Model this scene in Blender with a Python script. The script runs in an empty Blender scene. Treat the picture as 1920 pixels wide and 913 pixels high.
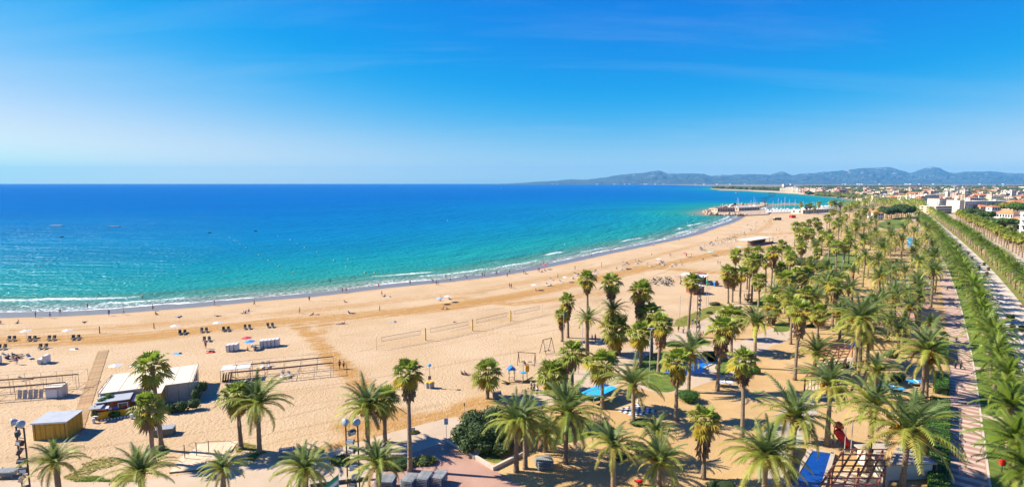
import bpy, bmesh, math, random
import numpy as np
from mathutils import Vector, Matrix, noise as mnoise
R = math.radians
random.seed(7)
S = bpy.context.scene
# ------------------------------------------------------------------ camera
CAM_H, FPX, PX0, PY0 = 36.0, 1013.0, 960.0, 456.5
PITCH = math.atan((PY0 - 343.2) / FPX)
cam = bpy.data.cameras.new("camera"); cam.sensor_width = 36; cam.lens = FPX * 36 / 1920
cam.clip_start = 0.5; cam.clip_end = 90000
co = bpy.data.objects.new("camera", cam); S.collection.objects.link(co)
co.location = (0, 0, CAM_H); co.rotation_euler = (math.pi / 2 - PITCH, 0, 0)
S.camera = co
# ------------------------------------------------------------------ sky, sun, exposure
SUN_EL = R(38.0); SUN_AZ = math.atan2(-6.6, 1.1)       # azimuth measured from +Y towards +X
sun_dir = Vector((math.sin(SUN_AZ) * math.cos(SUN_EL), math.cos(SUN_AZ) * math.cos(SUN_EL), math.sin(SUN_EL)))
W = bpy.data.worlds.new("World"); S.world = W; W.use_nodes = True
wn = W.node_tree; wn.nodes.clear()
sky = wn.nodes.new("ShaderNodeTexSky"); sky.sky_type = 'NISHITA'; sky.sun_disc = False
sky.sun_elevation = SUN_EL; sky.sun_rotation = SUN_AZ
sky.altitude = 0; sky.air_density = 1.0; sky.dust_density = 0.2; sky.ozone_density = 2.0
# colour grade of the whole sky dome, the same in every direction: scale, per-channel power, back to physical units
k1 = wn.nodes.new("ShaderNodeVectorMath"); k1.operation = 'MULTIPLY'; k1.inputs[1].default_value = (0.085, 0.085, 0.085)
sc_ = wn.nodes.new("ShaderNodeSeparateXYZ"); cc_ = wn.nodes.new("ShaderNodeCombineXYZ")
def wmath(op, a_, b_):
    n_ = wn.nodes.new("ShaderNodeMath"); n_.operation = op
    for i_, q_ in enumerate((a_, b_)):
        if isinstance(q_, (int, float)): n_.inputs[i_].default_value = q_
        else: wn.links.new(q_, n_.inputs[i_])
    return n_.outputs[0]
av = wmath('MULTIPLY', wmath('ADD', sc_.outputs[0], sc_.outputs[1]), .5)
rr_ = wn.nodes.new('ShaderNodeMapRange'); rr_.interpolation_type = 'SMOOTHSTEP'; rr_.inputs[1].default_value = .27; rr_.inputs[2].default_value = .74; rr_.inputs[4].default_value = 3.75
wn.links.new(av, rr_.inputs[0]); wn.links.new(rr_.outputs[0], cc_.inputs[0])
wn.links.new(wmath('MULTIPLY', wmath('POWER', av, 1.12), 6.7), cc_.inputs[1]); wn.links.new(wmath('MULTIPLY', wmath('POWER', sc_.outputs[2], .3), 4.83), cc_.inputs[2])
# thin cirrus, high and faint, the same in every direction
tc = wn.nodes.new("ShaderNodeTexCoord"); sx = wn.nodes.new("ShaderNodeSeparateXYZ")
dv = wn.nodes.new("ShaderNodeMath"); dv.operation = 'ADD'; dv.inputs[1].default_value = 0.08
dx = wn.nodes.new("ShaderNodeMath"); dx.operation = 'DIVIDE'; dy = wn.nodes.new("ShaderNodeMath"); dy.operation = 'DIVIDE'
cmb = wn.nodes.new("ShaderNodeCombineXYZ"); mp = wn.nodes.new("ShaderNodeMapping")
mp.inputs['Rotation'].default_value = (0, 0, R(18)); mp.inputs['Scale'].default_value = (0.16, 0.75, 1)
nz = wn.nodes.new("ShaderNodeTexNoise"); nz.inputs['Scale'].default_value = 1.5; nz.inputs['Detail'].default_value = 7; nz.inputs['Roughness'].default_value = 0.6; nz.inputs['Distortion'].default_value = 0.5
cr = wn.nodes.new("ShaderNodeMapRange"); cr.inputs[1].default_value = 0.52; cr.inputs[2].default_value = 0.85; cr.inputs[3].default_value = 0.0; cr.inputs[4].default_value = 0.16
mixc = wn.nodes.new("ShaderNodeMix"); mixc.data_type = 'RGBA'; mixc.inputs[7].default_value = (3.3, 3.8, 4.1, 1)
bg = wn.nodes.new("ShaderNodeBackground"); bg.inputs[1].default_value = 0.1
wo = wn.nodes.new("ShaderNodeOutputWorld"); L = wn.links.new
L(tc.outputs['Generated'], sx.inputs[0]); L(sx.outputs[2], dv.inputs[0])
L(sx.outputs[0], dx.inputs[0]); L(dv.outputs[0], dx.inputs[1]); L(sx.outputs[1], dy.inputs[0]); L(dv.outputs[0], dy.inputs[1])
L(dx.outputs[0], cmb.inputs[0]); L(dy.outputs[0], cmb.inputs[1]); L(cmb.outputs[0], mp.inputs[0]); L(mp.outputs[0], nz.inputs[0])
L(nz.outputs[0], cr.inputs[0]); L(sky.outputs[0], k1.inputs[0]); L(k1.outputs[0], sc_.inputs[0])
L(cc_.outputs[0], mixc.inputs[6]); L(cr.outputs[0], mixc.inputs[0]); L(mixc.outputs[2], bg.inputs[0]); L(bg.outputs[0], wo.inputs[0])
sl = bpy.data.lights.new("sun", 'SUN'); sl.energy = 5.0; sl.angle = R(0.55); sl.color = (1.0, 0.91, 0.77)
so = bpy.data.objects.new("sun", sl); S.collection.objects.link(so); so.location = (-60, 20, 90)
so.rotation_euler = sun_dir.to_track_quat('Z', 'Y').to_euler()
S.view_settings.view_transform = 'Standard'; S.view_settings.look = 'None'; S.view_settings.gamma = 1
S.view_settings.exposure = 1.15
S.cycles.max_bounces = 6; S.cycles.volume_bounces = 0; S.cycles.transparent_max_bounces = 6
# ------------------------------------------------------------------ pixel <-> ground
cp, sp = math.cos(PITCH), math.sin(PITCH)
def G(px, py, z=0.0):
    u = (px - PX0) / FPX; v = (py - PY0) / FPX
    t = (CAM_H - z) / (sp + v * cp)
    return Vector((u * t, (cp - v * sp) * t, z))
def HZ(P, ty):                      # height of the point above P that is seen at image row ty
    v = (ty - PY0) / FPX
    return CAM_H - P[1] * (v * cp + sp) / (cp - v * sp)
def DEP(P): return P[1] * cp - (P[2] - CAM_H) * sp
def PROJ(P):
    d = DEP(P); up = P[1] * sp + (P[2] - CAM_H) * cp
    return PX0 + FPX * P[0] / d, PY0 - FPX * up / d
def MPP(P): return DEP(P) / FPX     # metres per photo pixel at P
# ------------------------------------------------------------------ objects
ROOTC = S.collection
def link(o): ROOTC.objects.link(o); return o
PEND = {}
def tag(o, label, cat, group=None, share=False):
    o['label'] = label; o['category'] = cat
    if group: o['group'] = group
    if not share: PEND.setdefault(label, []).append(o)
    return o
def thing(name, label, cat, loc, rz=0.0, group=None, share=False, sc=None):
    o = link(bpy.data.objects.new(name, None)); o.location = loc; o.rotation_euler = (0, 0, rz)
    o.empty_display_size = 0.3
    if sc: o.scale = (sc, sc, sc)
    return tag(o, label, cat, group, share)
def obj(name, mesh, parent=None, loc=None, rot=None, sc=None):
    o = link(bpy.data.objects.new(name, mesh))
    if parent: o.parent = parent
    if loc is not None: o.location = loc
    if rot is not None: o.rotation_euler = rot
    if sc is not None: o.scale = (sc, sc, sc) if not hasattr(sc, '__len__') else sc
    return o
def copytree(src, loc, rz, label=None, cat=None, group=None, share=False, sc=None):
    c = link(src.copy()); c.location = loc; c.rotation_euler = (0, 0, rz)
    if sc: c.scale = (sc, sc, sc)
    if label: tag(c, label, cat or src['category'], group, share)
    for ch in KIDS(src):
        d = link(ch.copy()); d.parent = c
        for g in KIDS(ch):
            e = link(g.copy()); e.parent = d
    return c
_kids = {}
def KIDS(o):
    if o.name not in _kids: _kids[o.name] = list(o.children)
    return _kids[o.name]
class MB:
    def __init__(s): s.v = []; s.f = []; s.m = []; s.cur = 0
    def add(s, vs, fs):
        b = len(s.v); s.v += [tuple(p) for p in vs]
        for f in fs: s.f.append(tuple(i + b for i in f)); s.m.append(s.cur)
        return s
    def box(s, cx, cy, cz, sx_, sy_, sz_, rz=0.0, rx=0.0, ry=0.0, taper=1.0):
        M = Matrix.Translation((cx, cy, cz)) @ Matrix.Rotation(rz, 4, 'Z') @ Matrix.Rotation(ry, 4, 'Y') @ Matrix.Rotation(rx, 4, 'X')
        vs = []
        for z in (-.5, .5):
            k = taper if z > 0 else 1
            for x, y in ((-.5, -.5), (.5, -.5), (.5, .5), (-.5, .5)): vs.append(M @ Vector((x * sx_ * k, y * sy_ * k, z * sz_)))
        return s.add(vs, [(3, 2, 1, 0), (4, 5, 6, 7), (0, 1, 5, 4), (1, 2, 6, 5), (2, 3, 7, 6), (3, 0, 4, 7)])
    def bar(s, a, b, w, h=None):     # box beam between two points
        a = Vector(a); b = Vector(b); d = (b - a); l = d.length
        if l < 1e-6: return s
        q = d.to_track_quat('Z', 'Y').to_matrix(); h = h or w; vs = []
        for p in (a, b):
            for x, y in ((-1, -1), (1, -1), (1, 1), (-1, 1)): vs.append(p + q @ Vector((x * w / 2, y * h / 2, 0)))
        return s.add(vs, [(3, 2, 1, 0), (4, 5, 6, 7), (0, 1, 5, 4), (1, 2, 6, 5), (2, 3, 7, 6), (3, 0, 4, 7)])
    def tube(s, pts, rad, n=6, cap=True):
        pts = [Vector(p) for p in pts]; vs = []; fs = []
        if not hasattr(rad, '__len__'): rad = [rad] * len(pts)
        for i, p in enumerate(pts):
            d = (pts[min(i + 1, len(pts) - 1)] - pts[max(i - 1, 0)])
            q = d.to_track_quat('Z', 'Y').to_matrix() if d.length > 1e-9 else Matrix.Identity(3)
            for k in range(n):
                a = 2 * math.pi * k / n; vs.append(p + q @ Vector((math.cos(a) * rad[i], math.sin(a) * rad[i], 0)))
        for i in range(len(pts) - 1):
            for k in range(n):
                k2 = (k + 1) % n; fs.append((i * n + k, i * n + k2, (i + 1) * n + k2, (i + 1) * n + k))
        if cap: fs.append(tuple(range(n - 1, -1, -1))); b = (len(pts) - 1) * n; fs.append(tuple(b + k for k in range(n)))
        return s.add(vs, fs)
    def lathe(s, prof, n=10, cx=0, cy=0):  # prof: (r,z)
        return s.tube_prof([(cx, cy, z) for r, z in prof], [r for r, z in prof], n)
    def tube_prof(s, pts, rad, n):
        vs = []; fs = []
        for p, r in zip(pts, rad):
            for k in range(n):
                a = 2 * math.pi * k / n; vs.append((p[0] + math.cos(a) * r, p[1] + math.sin(a) * r, p[2]))
        for i in range(len(pts) - 1):
            for k in range(n):
                k2 = (k + 1) % n; fs.append((i * n + k, i * n + k2, (i + 1) * n + k2, (i + 1) * n + k))
        fs.append(tuple(range(n - 1, -1, -1))); b = (len(pts) - 1) * n; fs.append(tuple(b + k for k in range(n)))
        return s.add(vs, fs)
    def prism(s, poly, z0, z1):
        n = len(poly); vs = [(p[0], p[1], z0) for p in poly] + [(p[0], p[1], z1) for p in poly]
        fs = [tuple(range(n - 1, -1, -1)), tuple(range(n, 2 * n))] + [(i, (i + 1) % n, n + (i + 1) % n, n + i) for i in range(n)]
        return s.add(vs, fs)
    def mesh(s, name, mat, smooth=False):
        me = bpy.data.meshes.new(name); me.from_pydata(s.v, [], s.f)
        for m_ in (mat if isinstance(mat, (list, tuple)) else [mat]): me.materials.append(m_)
        if isinstance(mat, (list, tuple)): me.polygons.foreach_set('material_index', s.m)
        if smooth: me.polygons.foreach_set('use_smooth', [True] * len(me.polygons))
        me.update(); return me
    def obj(s, name, mat, parent=None, smooth=False, **k): return obj(name, s.mesh(name, mat, smooth), parent, **k)
# ------------------------------------------------------------------ materials
MATS = {}
def mat(name, col, rough=0.8, var=0.12, scale=1.5, bump=0.0, bscale=20.0, orand=0.0, spec=0.3, metal=0.0, trans=0.0, col2=None, detail=4.0, coat=0.0):
    if name in MATS: return MATS[name]
    m = bpy.data.materials.new(name); m.use_nodes = True; nt = m.node_tree; nt.nodes.clear()
    N = nt.nodes.new; K = nt.links.new
    out = N("ShaderNodeOutputMaterial"); b = N("ShaderNodeBsdfPrincipled"); t = N("ShaderNodeTexCoord")
    n = N("ShaderNodeTexNoise"); n.inputs['Scale'].default_value = scale; n.inputs['Detail'].default_value = detail; n.inputs['Roughness'].default_value = 0.6
    K(t.outputs['Object'], n.inputs['Vector'])
    mr = N("ShaderNodeMapRange"); mr.inputs[1].default_value = 0.3; mr.inputs[2].default_value = 0.7
    K(n.outputs[0], mr.inputs[0])
    mx = N("ShaderNodeMix"); mx.data_type = 'RGBA'
    c2 = col2 or tuple(min(1, c * (1 + var)) for c in col); c1 = col if col2 else tuple(c * (1 - var) for c in col)
    mx.inputs[6].default_value = (*c1, 1); mx.inputs[7].default_value = (*c2, 1)
    K(mr.outputs[0], mx.inputs[0]); c = mx.outputs[2]
    if orand:
        oi = N("ShaderNodeObjectInfo"); h = N("ShaderNodeHueSaturation")
        r1 = N("ShaderNodeMapRange"); r1.inputs[3].default_value = 1 - orand; r1.inputs[4].default_value = 1 + orand
        r2 = N("ShaderNodeMapRange"); r2.inputs[3].default_value = 0.5 - orand * 0.06; r2.inputs[4].default_value = 0.5 + orand * 0.06
        ml = N("ShaderNodeMath"); ml.operation = 'MULTIPLY'; ml.inputs[1].default_value = 7.31; fr = N("ShaderNodeMath"); fr.operation = 'FRACT'
        K(oi.outputs['Random'], r1.inputs[0]); K(oi.outputs['Random'], ml.inputs[0]); K(ml.outputs[0], fr.inputs[0]); K(fr.outputs[0], r2.inputs[0])
        K(r1.outputs[0], h.inputs['Value']); K(r2.outputs[0], h.inputs['Hue']); K(c, h.inputs['Color']); c = h.outputs[0]
    K(c, b.inputs['Base Color']); b.inputs['Roughness'].default_value = rough; b.inputs['Metallic'].default_value = metal
    b.inputs['Specular IOR Level'].default_value = spec; b.inputs['Coat Weight'].default_value = coat
    if bump:
        nb = N("ShaderNodeTexNoise"); nb.inputs['Scale'].default_value = bscale; nb.inputs['Detail'].default_value = 3
        K(t.outputs['Object'], nb.inputs['Vector']); bp = N("ShaderNodeBump"); bp.inputs['Strength'].default_value = bump; bp.inputs['Distance'].default_value = 0.5 / bscale * 4
        K(nb.outputs[0], bp.inputs['Height']); K(bp.outputs[0], b.inputs['Normal'])
    if trans:
        tr = N("ShaderNodeBsdfTranslucent"); K(c, tr.inputs[0]); ms = N("ShaderNodeMixShader"); ms.inputs[0].default_value = trans
        K(b.outputs[0], ms.inputs[1]); K(tr.outputs[0], ms.inputs[2]); K(ms.outputs[0], out.inputs[0])
    else: K(b.outputs[0], out.inputs[0])
    MATS[name] = m; return m
M_white = mat('white_paint', (.66, .65, .62), .6, .06, orand=.05)
M_offw = mat('offwhite_render', (.60, .54, .45), .85, .08, .3, orand=.12)
M_grey = mat('grey_metal', (.33, .34, .35), .5, .12, 3, metal=.3)
M_dgrey = mat('dark_metal', (.06, .062, .065), .5, .2, 3)
M_rust = mat('brown_steel', (.10, .055, .04), .6, .2, 3)
M_wood = mat('weathered_wood', (.34, .215, .10), .8, .2, 3, orand=.18)
M_woodp = mat('pale_wood', (.60, .45, .30), .85, .15, 3, orand=.12)
M_woodd = mat('dark_wood', (.16, .10, .06), .75, .2, 3, orand=.1)
M_redw = mat('redbrown_timber', (.27, .10, .06), .7, .2, 2, orand=.12)
M_terra = mat('terracotta', (.50, .19, .085), .85, .18, .8, orand=.15)
M_glass = mat('window_glass', (.035, .045, .055), .12, .1, 1, spec=.6, orand=.3)
M_conc = mat('concrete', (.40, .34, .27), .9, .10, .6, bump=.2, bscale=6)
M_yel = mat('ochre_board', (.46, .27, .035), .75, .12, 2)
M_yelb = mat('yellow_paint', (.75, .42, .02), .55, .08, 2)
M_blue = mat('blue_paint', (.02, .16, .55), .45, .08, 2)
M_lblue = mat('light_blue_canvas', (.02, .34, .72), .6, .1, 1)
M_red = mat('red_paint', (.60, .03, .02), .45, .1, 2)
M_green = mat('green_paint', (.01, .28, .14), .6, .1, 2)
M_orange = mat('orange_paint', (.75, .20, .02), .6, .1, 2)
M_black = mat('black_plastic', (.02, .02, .022), .5, .2, 4)
M_cano = mat('cream_canvas', (.62, .53, .40), .85, .06, .4)
M_sheet = mat('pale_metal_sheet', (.38, .40, .41), .5, .1, .8, metal=.2)
M_plast = mat('white_plastic', (.58, .58, .56), .45, .05, 3)
ORD = ['', 'first', 'second', 'third', 'fourth', 'fifth', 'sixth', 'seventh', 'eighth', 'ninth', 'tenth', 'eleventh', 'twelfth', 'thirteenth', 'fourteenth', 'fifteenth', 'sixteenth', 'seventeenth', 'eighteenth', 'nineteenth', 'twentieth']
def ordn(i):
    if i <= 20: return ORD[i]
    t = ['', '', 'twenty', 'thirty', 'forty', 'fifty', 'sixty', 'seventy', 'eighty', 'ninety'][(i // 10) % 10]
    h = 'hundred-' if i >= 100 else ''
    if i >= 100 and i % 100 <= 20: return h + (ORD[i % 100] or 'th')
    return h + (t + '-' + ORD[i % 10] if i % 10 else t[:-1] + 'ieth')
# ================================================================== shoreline and big sheets
SHORE_PX = [(-1500, 604), (-700, 600), (-300, 598), (0, 596), (100, 594), (204, 588.5), (287, 582), (400, 573), (500, 564), (600, 555), (700, 543.5), (740, 537.5), (850, 528), (960, 514), (1060, 495), (1100, 485.5), (1160, 472), (1240, 456), (1310, 440.5), (1340, 428.5), (1370, 419.5), (1390, 411), (1398, 404.5)]
shore = [G(*p) for p in SHORE_PX]
def chaikin(pts, n=2):
    for _ in range(n):
        q = [pts[0]]
        for a, b in zip(pts, pts[1:]): q += [a * .75 + b * .25, a * .25 + b * .75]
        pts = q + [pts[-1]]
    return pts
shore = chaikin(shore, 2)
# the rest of the coast: groyne, marina basin, inner bay, far headland
coast_tail = [G(*p) for p in [(1402, 403.5), (1335, 403.2), (1323, 400), (1345, 392), (1380, 386), (1430, 383.5), (1436, 386), (1420, 388.5), (1425, 393.5), (1445, 396.5), (1500, 395), (1560, 390), (1600, 384), (1622, 378.5), (1606, 374.5), (1570, 370), (1520, 365.2), (1460, 361), (1400, 357.6), (1345, 355.2), (1331, 354.2), (1350, 352.2), (1400, 350.6)]]
far_tail = [G(1330, 349.0), G(1270, 347.2), G(1180, 346.0), G(1060, 345.3), G(985, 344.9)]
def dist_field(P, line):
    P = np.asarray(P)[:, :2]; A = np.array([[p[0], p[1]] for p in line]); best = np.full(len(P), 1e18); sgn = np.zeros(len(P)); arc = np.zeros(len(P)); acc = 0.
    for a, b in zip(A, A[1:]):
        d = b - a; l2 = float(d @ d); L_ = math.sqrt(l2)
        if l2 < 1e-9: continue
        w = P - a; t = np.clip((w @ d) / l2, 0, 1); q = w - t[:, None] * d; dd = (q * q).sum(1)
        cr_ = d[0] * w[:, 1] - d[1] * w[:, 0]
        m = dd < best; best[m] = dd[m]; sgn[m] = np.sign(cr_[m]); arc[m] = acc + t[m] * L_; acc += L_
    return np.sqrt(best), sgn, arc
def attr(me, name, vals):
    a = me.attributes.new(name, 'FLOAT', 'POINT'); a.data.foreach_set('value', np.asarray(vals, dtype=np.float32))
def gridmesh(name, pxs, pys, keep, zf, extra):
    V = np.array([[*G(x, y)] for y in pys for x in pxs]); nx, ny = len(pxs), len(pys)
    at = extra(V); V[:, 2] = zf(V, at); k = keep(V, at)
    idx = np.arange(nx * ny).reshape(ny, nx)
    q = np.stack([idx[1:, :-1], idx[1:, 1:], idx[:-1, 1:], idx[:-1, :-1]], -1).reshape(-1, 4)
    q = q[k[q].any(1)]
    used = np.unique(q); rm = np.full(nx * ny, -1); rm[used] = np.arange(len(used))
    me = bpy.data.meshes.new(name); me.from_pydata(V[used].tolist(), [], rm[q].tolist())
    for n_, v_ in at.items(): attr(me, n_, v_[used])
    me.polygons.foreach_set('use_smooth', [True] * len(me.polygons))
    return me
def structure(o): o['kind'] = 'structure'; return o
def nodemat(name):
    m = bpy.data.materials.new(name); m.use_nodes = True; nt = m.node_tree; nt.nodes.clear(); return m, nt
class NT:
    def __init__(s, nt): s.nt = nt
    def n(s, t, **k):
        x = s.nt.nodes.new('ShaderNode' + t)
        for a, b in k.items(): setattr(x, a, b)
        return x
    def l(s, a, b): s.nt.links.new(a, b)
    def val(s, x, sock):
        if hasattr(x, 'is_output') or isinstance(x, bpy.types.NodeSocket): s.l(x, sock)
        else: sock.default_value = x
    def math(s, op, a, b=0.0, c=None):
        x = s.n('Math', operation=op); s.val(a, x.inputs[0]); s.val(b, x.inputs[1])
        if c is not None: s.val(c, x.inputs[2])
        return x.outputs[0]
    def mr(s, v, a, b, c=0.0, d=1.0, smooth=True):
        x = s.n('MapRange'); x.interpolation_type = 'SMOOTHSTEP' if smooth else 'LINEAR'
        for i, q in enumerate((v, a, b, c, d)): s.val(q, x.inputs[i])
        return x.outputs[0]
    def mix(s, f, a, b):
        x = s.n('Mix', data_type='RGBA'); s.val(f, x.inputs[0])
        for q, i in ((a, 6), (b, 7)):
            if isinstance(q, tuple): x.inputs[i].default_value = (*q, 1)
            else: s.l(q, x.inputs[i])
        return x.outputs[2]
    def noise(s, vec, scale, detail=3.0, rough=.55, dist=0.0):
        x = s.n('TexNoise'); x.inputs['Scale'].default_value = scale; x.inputs['Detail'].default_value = detail
        x.inputs['Roughness'].default_value = rough; x.inputs['Distortion'].default_value = dist; s.l(vec, x.inputs['Vector']); return x.outputs[0]
    def attr(s, name):
        x = s.n('Attribute'); x.attribute_name = name; return x.outputs['Fac']
    def comb(s, a, b, c=0.0):
        x = s.n('CombineXYZ'); s.val(a, x.inputs[0]); s.val(b, x.inputs[1]); s.val(c, x.inputs[2]); return x.outputs[0]
    def bump(s, h, st, dist):
        x = s.n('Bump'); x.inputs['Strength'].default_value = st; x.inputs['Distance'].default_value = dist; s.l(h, x.inputs['Height']); return x.outputs[0]
# ---------------- sea: one sheet to the horizon; d = metres offshore, s = metres along the shore
SEA_Z = -0.12
def sea_extra(V):
    d, sg, s_ = dist_field(V, [shore[0]] + shore + coast_tail)
    dl, sgl, s2 = dist_field(V, shore)
    u_ = V[:, 0] / (V[:, 1] * cp + CAM_H * sp) * FPX + PX0; sg = np.where((u_ < 1326) & (V[:, 1] > 520), 1, sg); sgl = np.where((u_ < 1326) & (V[:, 1] > 520), 1, sgl)
    dd = np.where(sg > 0, d, -d)
    s2 = V[:, 0] * .86 + V[:, 1] * .51
    return {'d': dd, 'ld': np.log10(1 + np.maximum(np.abs(d), 0)) * np.where(sg > 0, 1, -1), 's': s2, 'dm': np.where(sgl > 0, dl, -dl)}
pys = [344.9, 345.2, 345.6, 346.2, 347, 348, 349.5, 351, 353, 355.5, 358.5] + list(np.arange(361, 440, 1.6)) + list(np.arange(440, 640, 1.5))
sea_me = gridmesh('sea', list(np.linspace(-2200, 3600, 420)), pys, lambda V, a: a['d'] > -40, lambda V, a: SEA_Z + 0 * V[:, 0], sea_extra)
m, nt = nodemat('sea_water'); t = NT(nt)
geo = t.n('NewGeometry'); pos = geo.outputs['Position']; d = t.attr('dm'); s_ = t.attr('s'); dall = t.attr('d')
wob = t.noise(pos, .035, 3, .6); wob2 = t.noise(pos, .25, 3, .6)
dn = t.math('ADD', d, t.math('ADD', t.math('MULTIPLY', t.math('SUBTRACT', wob, .5), 11.0), t.math('MULTIPLY', t.math('SUBTRACT', wob2, .5), 2.6)))
ramp = t.n('ValToRGB'); t.l(t.mr(t.attr('ld'), 0.6, 3.9, smooth=False), ramp.inputs[0])
cr_ = ramp.color_ramp; stops = [(0.0, (.26, .23, .17)), (.10, (.20, .21, .16)), (.20, (.10, .21, .16)), (.27, (.022, .21, .19)), (.36, (.010, .22, .225)), (.43, (.005, .185, .26)), (.52, (.003, .15, .31)), (.67, (.002, .11, .335)), (1.0, (.002, .095, .33))]
cr_.elements[0].position = stops[0][0]; cr_.elements[0].color = (*stops[0][1], 1); cr_.elements[1].position = 1; cr_.elements[1].color = (*stops[-1][1], 1)
for p, c in stops[1:-1]: e = cr_.elements.new(p); e.color = (*c, 1)
big = t.noise(t.comb(t.math('MULTIPLY', d, .012), t.math('MULTIPLY', s_, .003)), 1.0, 4, .6)
col = t.mix(t.mr(big, .35, .7, 0, .5), ramp.outputs[0], t.mix(.55, ramp.outputs[0], (.004, .07, .20)))
# foam: swash lace, breaking crest, washed tongues
lace = t.noise(pos, .9, 5, .7, .6); patch = t.noise(t.comb(t.math('MULTIPLY', d, .05), t.math('MULTIPLY', s_, .018)), 1.0, 3)
edge = t.math('SUBTRACT', 1.0, t.mr(t.math('ABSOLUTE', t.math('SUBTRACT', dn, 7.3)), .15, 1.0))
inz = t.math('MULTIPLY', t.mr(dn, 6.6, 8.0), t.mr(dn, 20, 11))
lacef = t.math('MULTIPLY', inz, t.math('MULTIPLY', t.mr(lace, .50, .62), t.mr(patch, .40, .6, .15, .9)))
cres = t.math('SUBTRACT', 1.0, t.mr(t.math('ABSOLUTE', t.math('SUBTRACT', dn, 24.5)), .4, 2.3))
cbrk = t.mr(t.noise(t.comb(t.math('MULTIPLY', s_, .022), 0.3, 0.0), 1.0, 3), .49, .60)
crest = t.math('MULTIPLY', cres, t.math('MULTIPLY', cbrk, t.mr(lace, .36, .56)))
cres2 = t.math('MULTIPLY', t.math('SUBTRACT', 1.0, t.mr(t.math('ABSOLUTE', t.math('SUBTRACT', dn, 15.5)), .3, 1.6)), t.math('MULTIPLY', t.mr(t.noise(t.comb(t.math('MULTIPLY', s_, .03), 7.3), 1.0, 3), .48, .58), t.mr(lace, .4, .6)))
foam = t.math('MINIMUM', 1.0, t.math('ADD', t.math('ADD', t.math('MULTIPLY', edge, .8), lacef), t.math('ADD', crest, cres2)))
green = t.math('SUBTRACT', 1.0, t.mr(t.math('ABSOLUTE', t.math('SUBTRACT', dn, 28.0)), 1.0, 5.0))
col = t.mix(t.math('MULTIPLY', green, .5), col, (.06, .16, .10))
col = t.mix(foam, col, (.78, .80, .80))
b = t.n('BsdfDiffuse'); t.l(col, b.inputs[0]); g = t.n('BsdfGlossy'); g.inputs['Roughness'].default_value = .22; g.inputs[0].default_value = (.6, .9, 1, 1)
wv = t.noise(t.comb(t.math('MULTIPLY', d, .22), t.math('MULTIPLY', s_, .05)), 1.0, 4, .6, .4)
wv2 = t.noise(pos, .55, 3, .6, .3); wv3 = t.noise(t.comb(t.math('MULTIPLY', d, .05), t.math('MULTIPLY', s_, .012)), 1.0, 2)
hgt = t.math('ADD', t.math('ADD', t.math('MULTIPLY', wv, 1.0), t.math('MULTIPLY', wv2, .35)), t.math('MULTIPLY', wv3, 1.2))
bn = t.bump(hgt, 1.0, 2.6); t.l(bn, b.inputs['Normal']); t.l(bn, g.inputs['Normal'])
ms = t.n('MixShader'); ms.inputs[0].default_value = .035; t.l(b.outputs[0], ms.inputs[1]); t.l(g.outputs[0], ms.inputs[2])
o_ = t.n('OutputMaterial'); t.l(ms.outputs[0], o_.inputs[0]); sea_me.materials.append(m)
structure(obj('sea', sea_me))
# ---------------- beach sand: fine grid, sloping under the water
TRACKS = [([(-900, 648), (0, 640), (120, 638), (250, 633), (400, 616), (520, 604), (640, 594), (760, 584), (860, 572), (960, 556), (1050, 538), (1130, 521), (1210, 503), (1290, 488), (1370, 470), (1450, 462)], 5.5, 1.0),
          ([(-900, 628), (0, 622), (250, 612), (480, 592), (700, 569), (900, 545), (1060, 515), (1200, 487), (1320, 456), (1400, 440), (1440, 425), (1450, 410)], 5.0, .55),
          ([(545, 600), (585, 630), (620, 668), (660, 705), (720, 765), (770, 795)], 2.6, 1.0),
          ([(560, 600), (610, 606), (590, 640)], 3.0, .7),
          ([(860, 560), (960, 570), (1060, 560), (1140, 545)], 4.0, .7),
          ([(1180, 500), (1270, 505), (1350, 512), (1420, 520), (1470, 515)], 5.0, .8),
          ([(1370, 440), (1470, 438), (1540, 436)], 7.0, .7),
          ([(660, 800), (760, 795), (850, 775), (900, 755)], 3.5, .9), ([(600, 850), (690, 815), (760, 790)], 3.0, .7)]
def sand_extra(V):
    dd, sg, s2 = dist_field(V, shore)
    tr = np.zeros(len(V))
    for pl, w, a in TRACKS:
        q, _, _ = dist_field(V, [G(*p) for p in pl]); tr = np.maximum(tr, a * np.clip(1.35 - q / w, 0, 1))
    return {'d': np.where(sg > 0, dd, -dd), 'track': tr, 's': s2}
sand_me = gridmesh('beach', list(np.linspace(-1100, 1780, 370)), list(np.arange(398, 470, 1.5)) + list(np.arange(470, 640, 2)) + list(np.arange(640, 1100, 5)),
                   lambda V, a: (a['d'] < 9) & ((V[:, 1] < 560) | (V[:, 0] > 225 + (V[:, 1] - 560) * .5)), lambda V, a: -0.0165 * np.clip(a['d'], 0, 60), sand_extra)
m, nt = nodemat('beach_sand'); t = NT(nt); geo = t.n('NewGeometry'); pos = geo.outputs['Position']; d = t.attr('d'); tr = t.attr('track'); s_ = t.attr('s')
n1 = t.noise(pos, .06, 4, .6); n2 = t.noise(pos, 1.7, 4, .65); n3 = t.noise(pos, 3.6, 3, .6); n4 = t.noise(pos, .5, 4, .6)
rk = t.noise(t.comb(t.math('MULTIPLY', d, .9), t.math('MULTIPLY', s_, .02)), 1.0, 3, .6)
c = t.mix(t.mr(n1, .3, .7), (.455, .315, .175), (.51, .375, .23))
c = t.mix(t.mr(n3, .57, .70, 0, .75), c, (.24, .145, .075))
trn = t.math('MULTIPLY', tr, t.mr(t.math('ADD', t.math('MULTIPLY', rk, .6), t.math('MULTIPLY', n4, .4)), .36, .60, .35, 1.0))
c = t.mix(t.mr(trn, .12, .75, 0, 1), c, (.385, .215, .072))
c = t.mix(t.math('MULTIPLY', t.mr(tr, .2, .7), t.mr(rk, .58, .70, 0, .5)), c, (.31, .16, .045))
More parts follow.
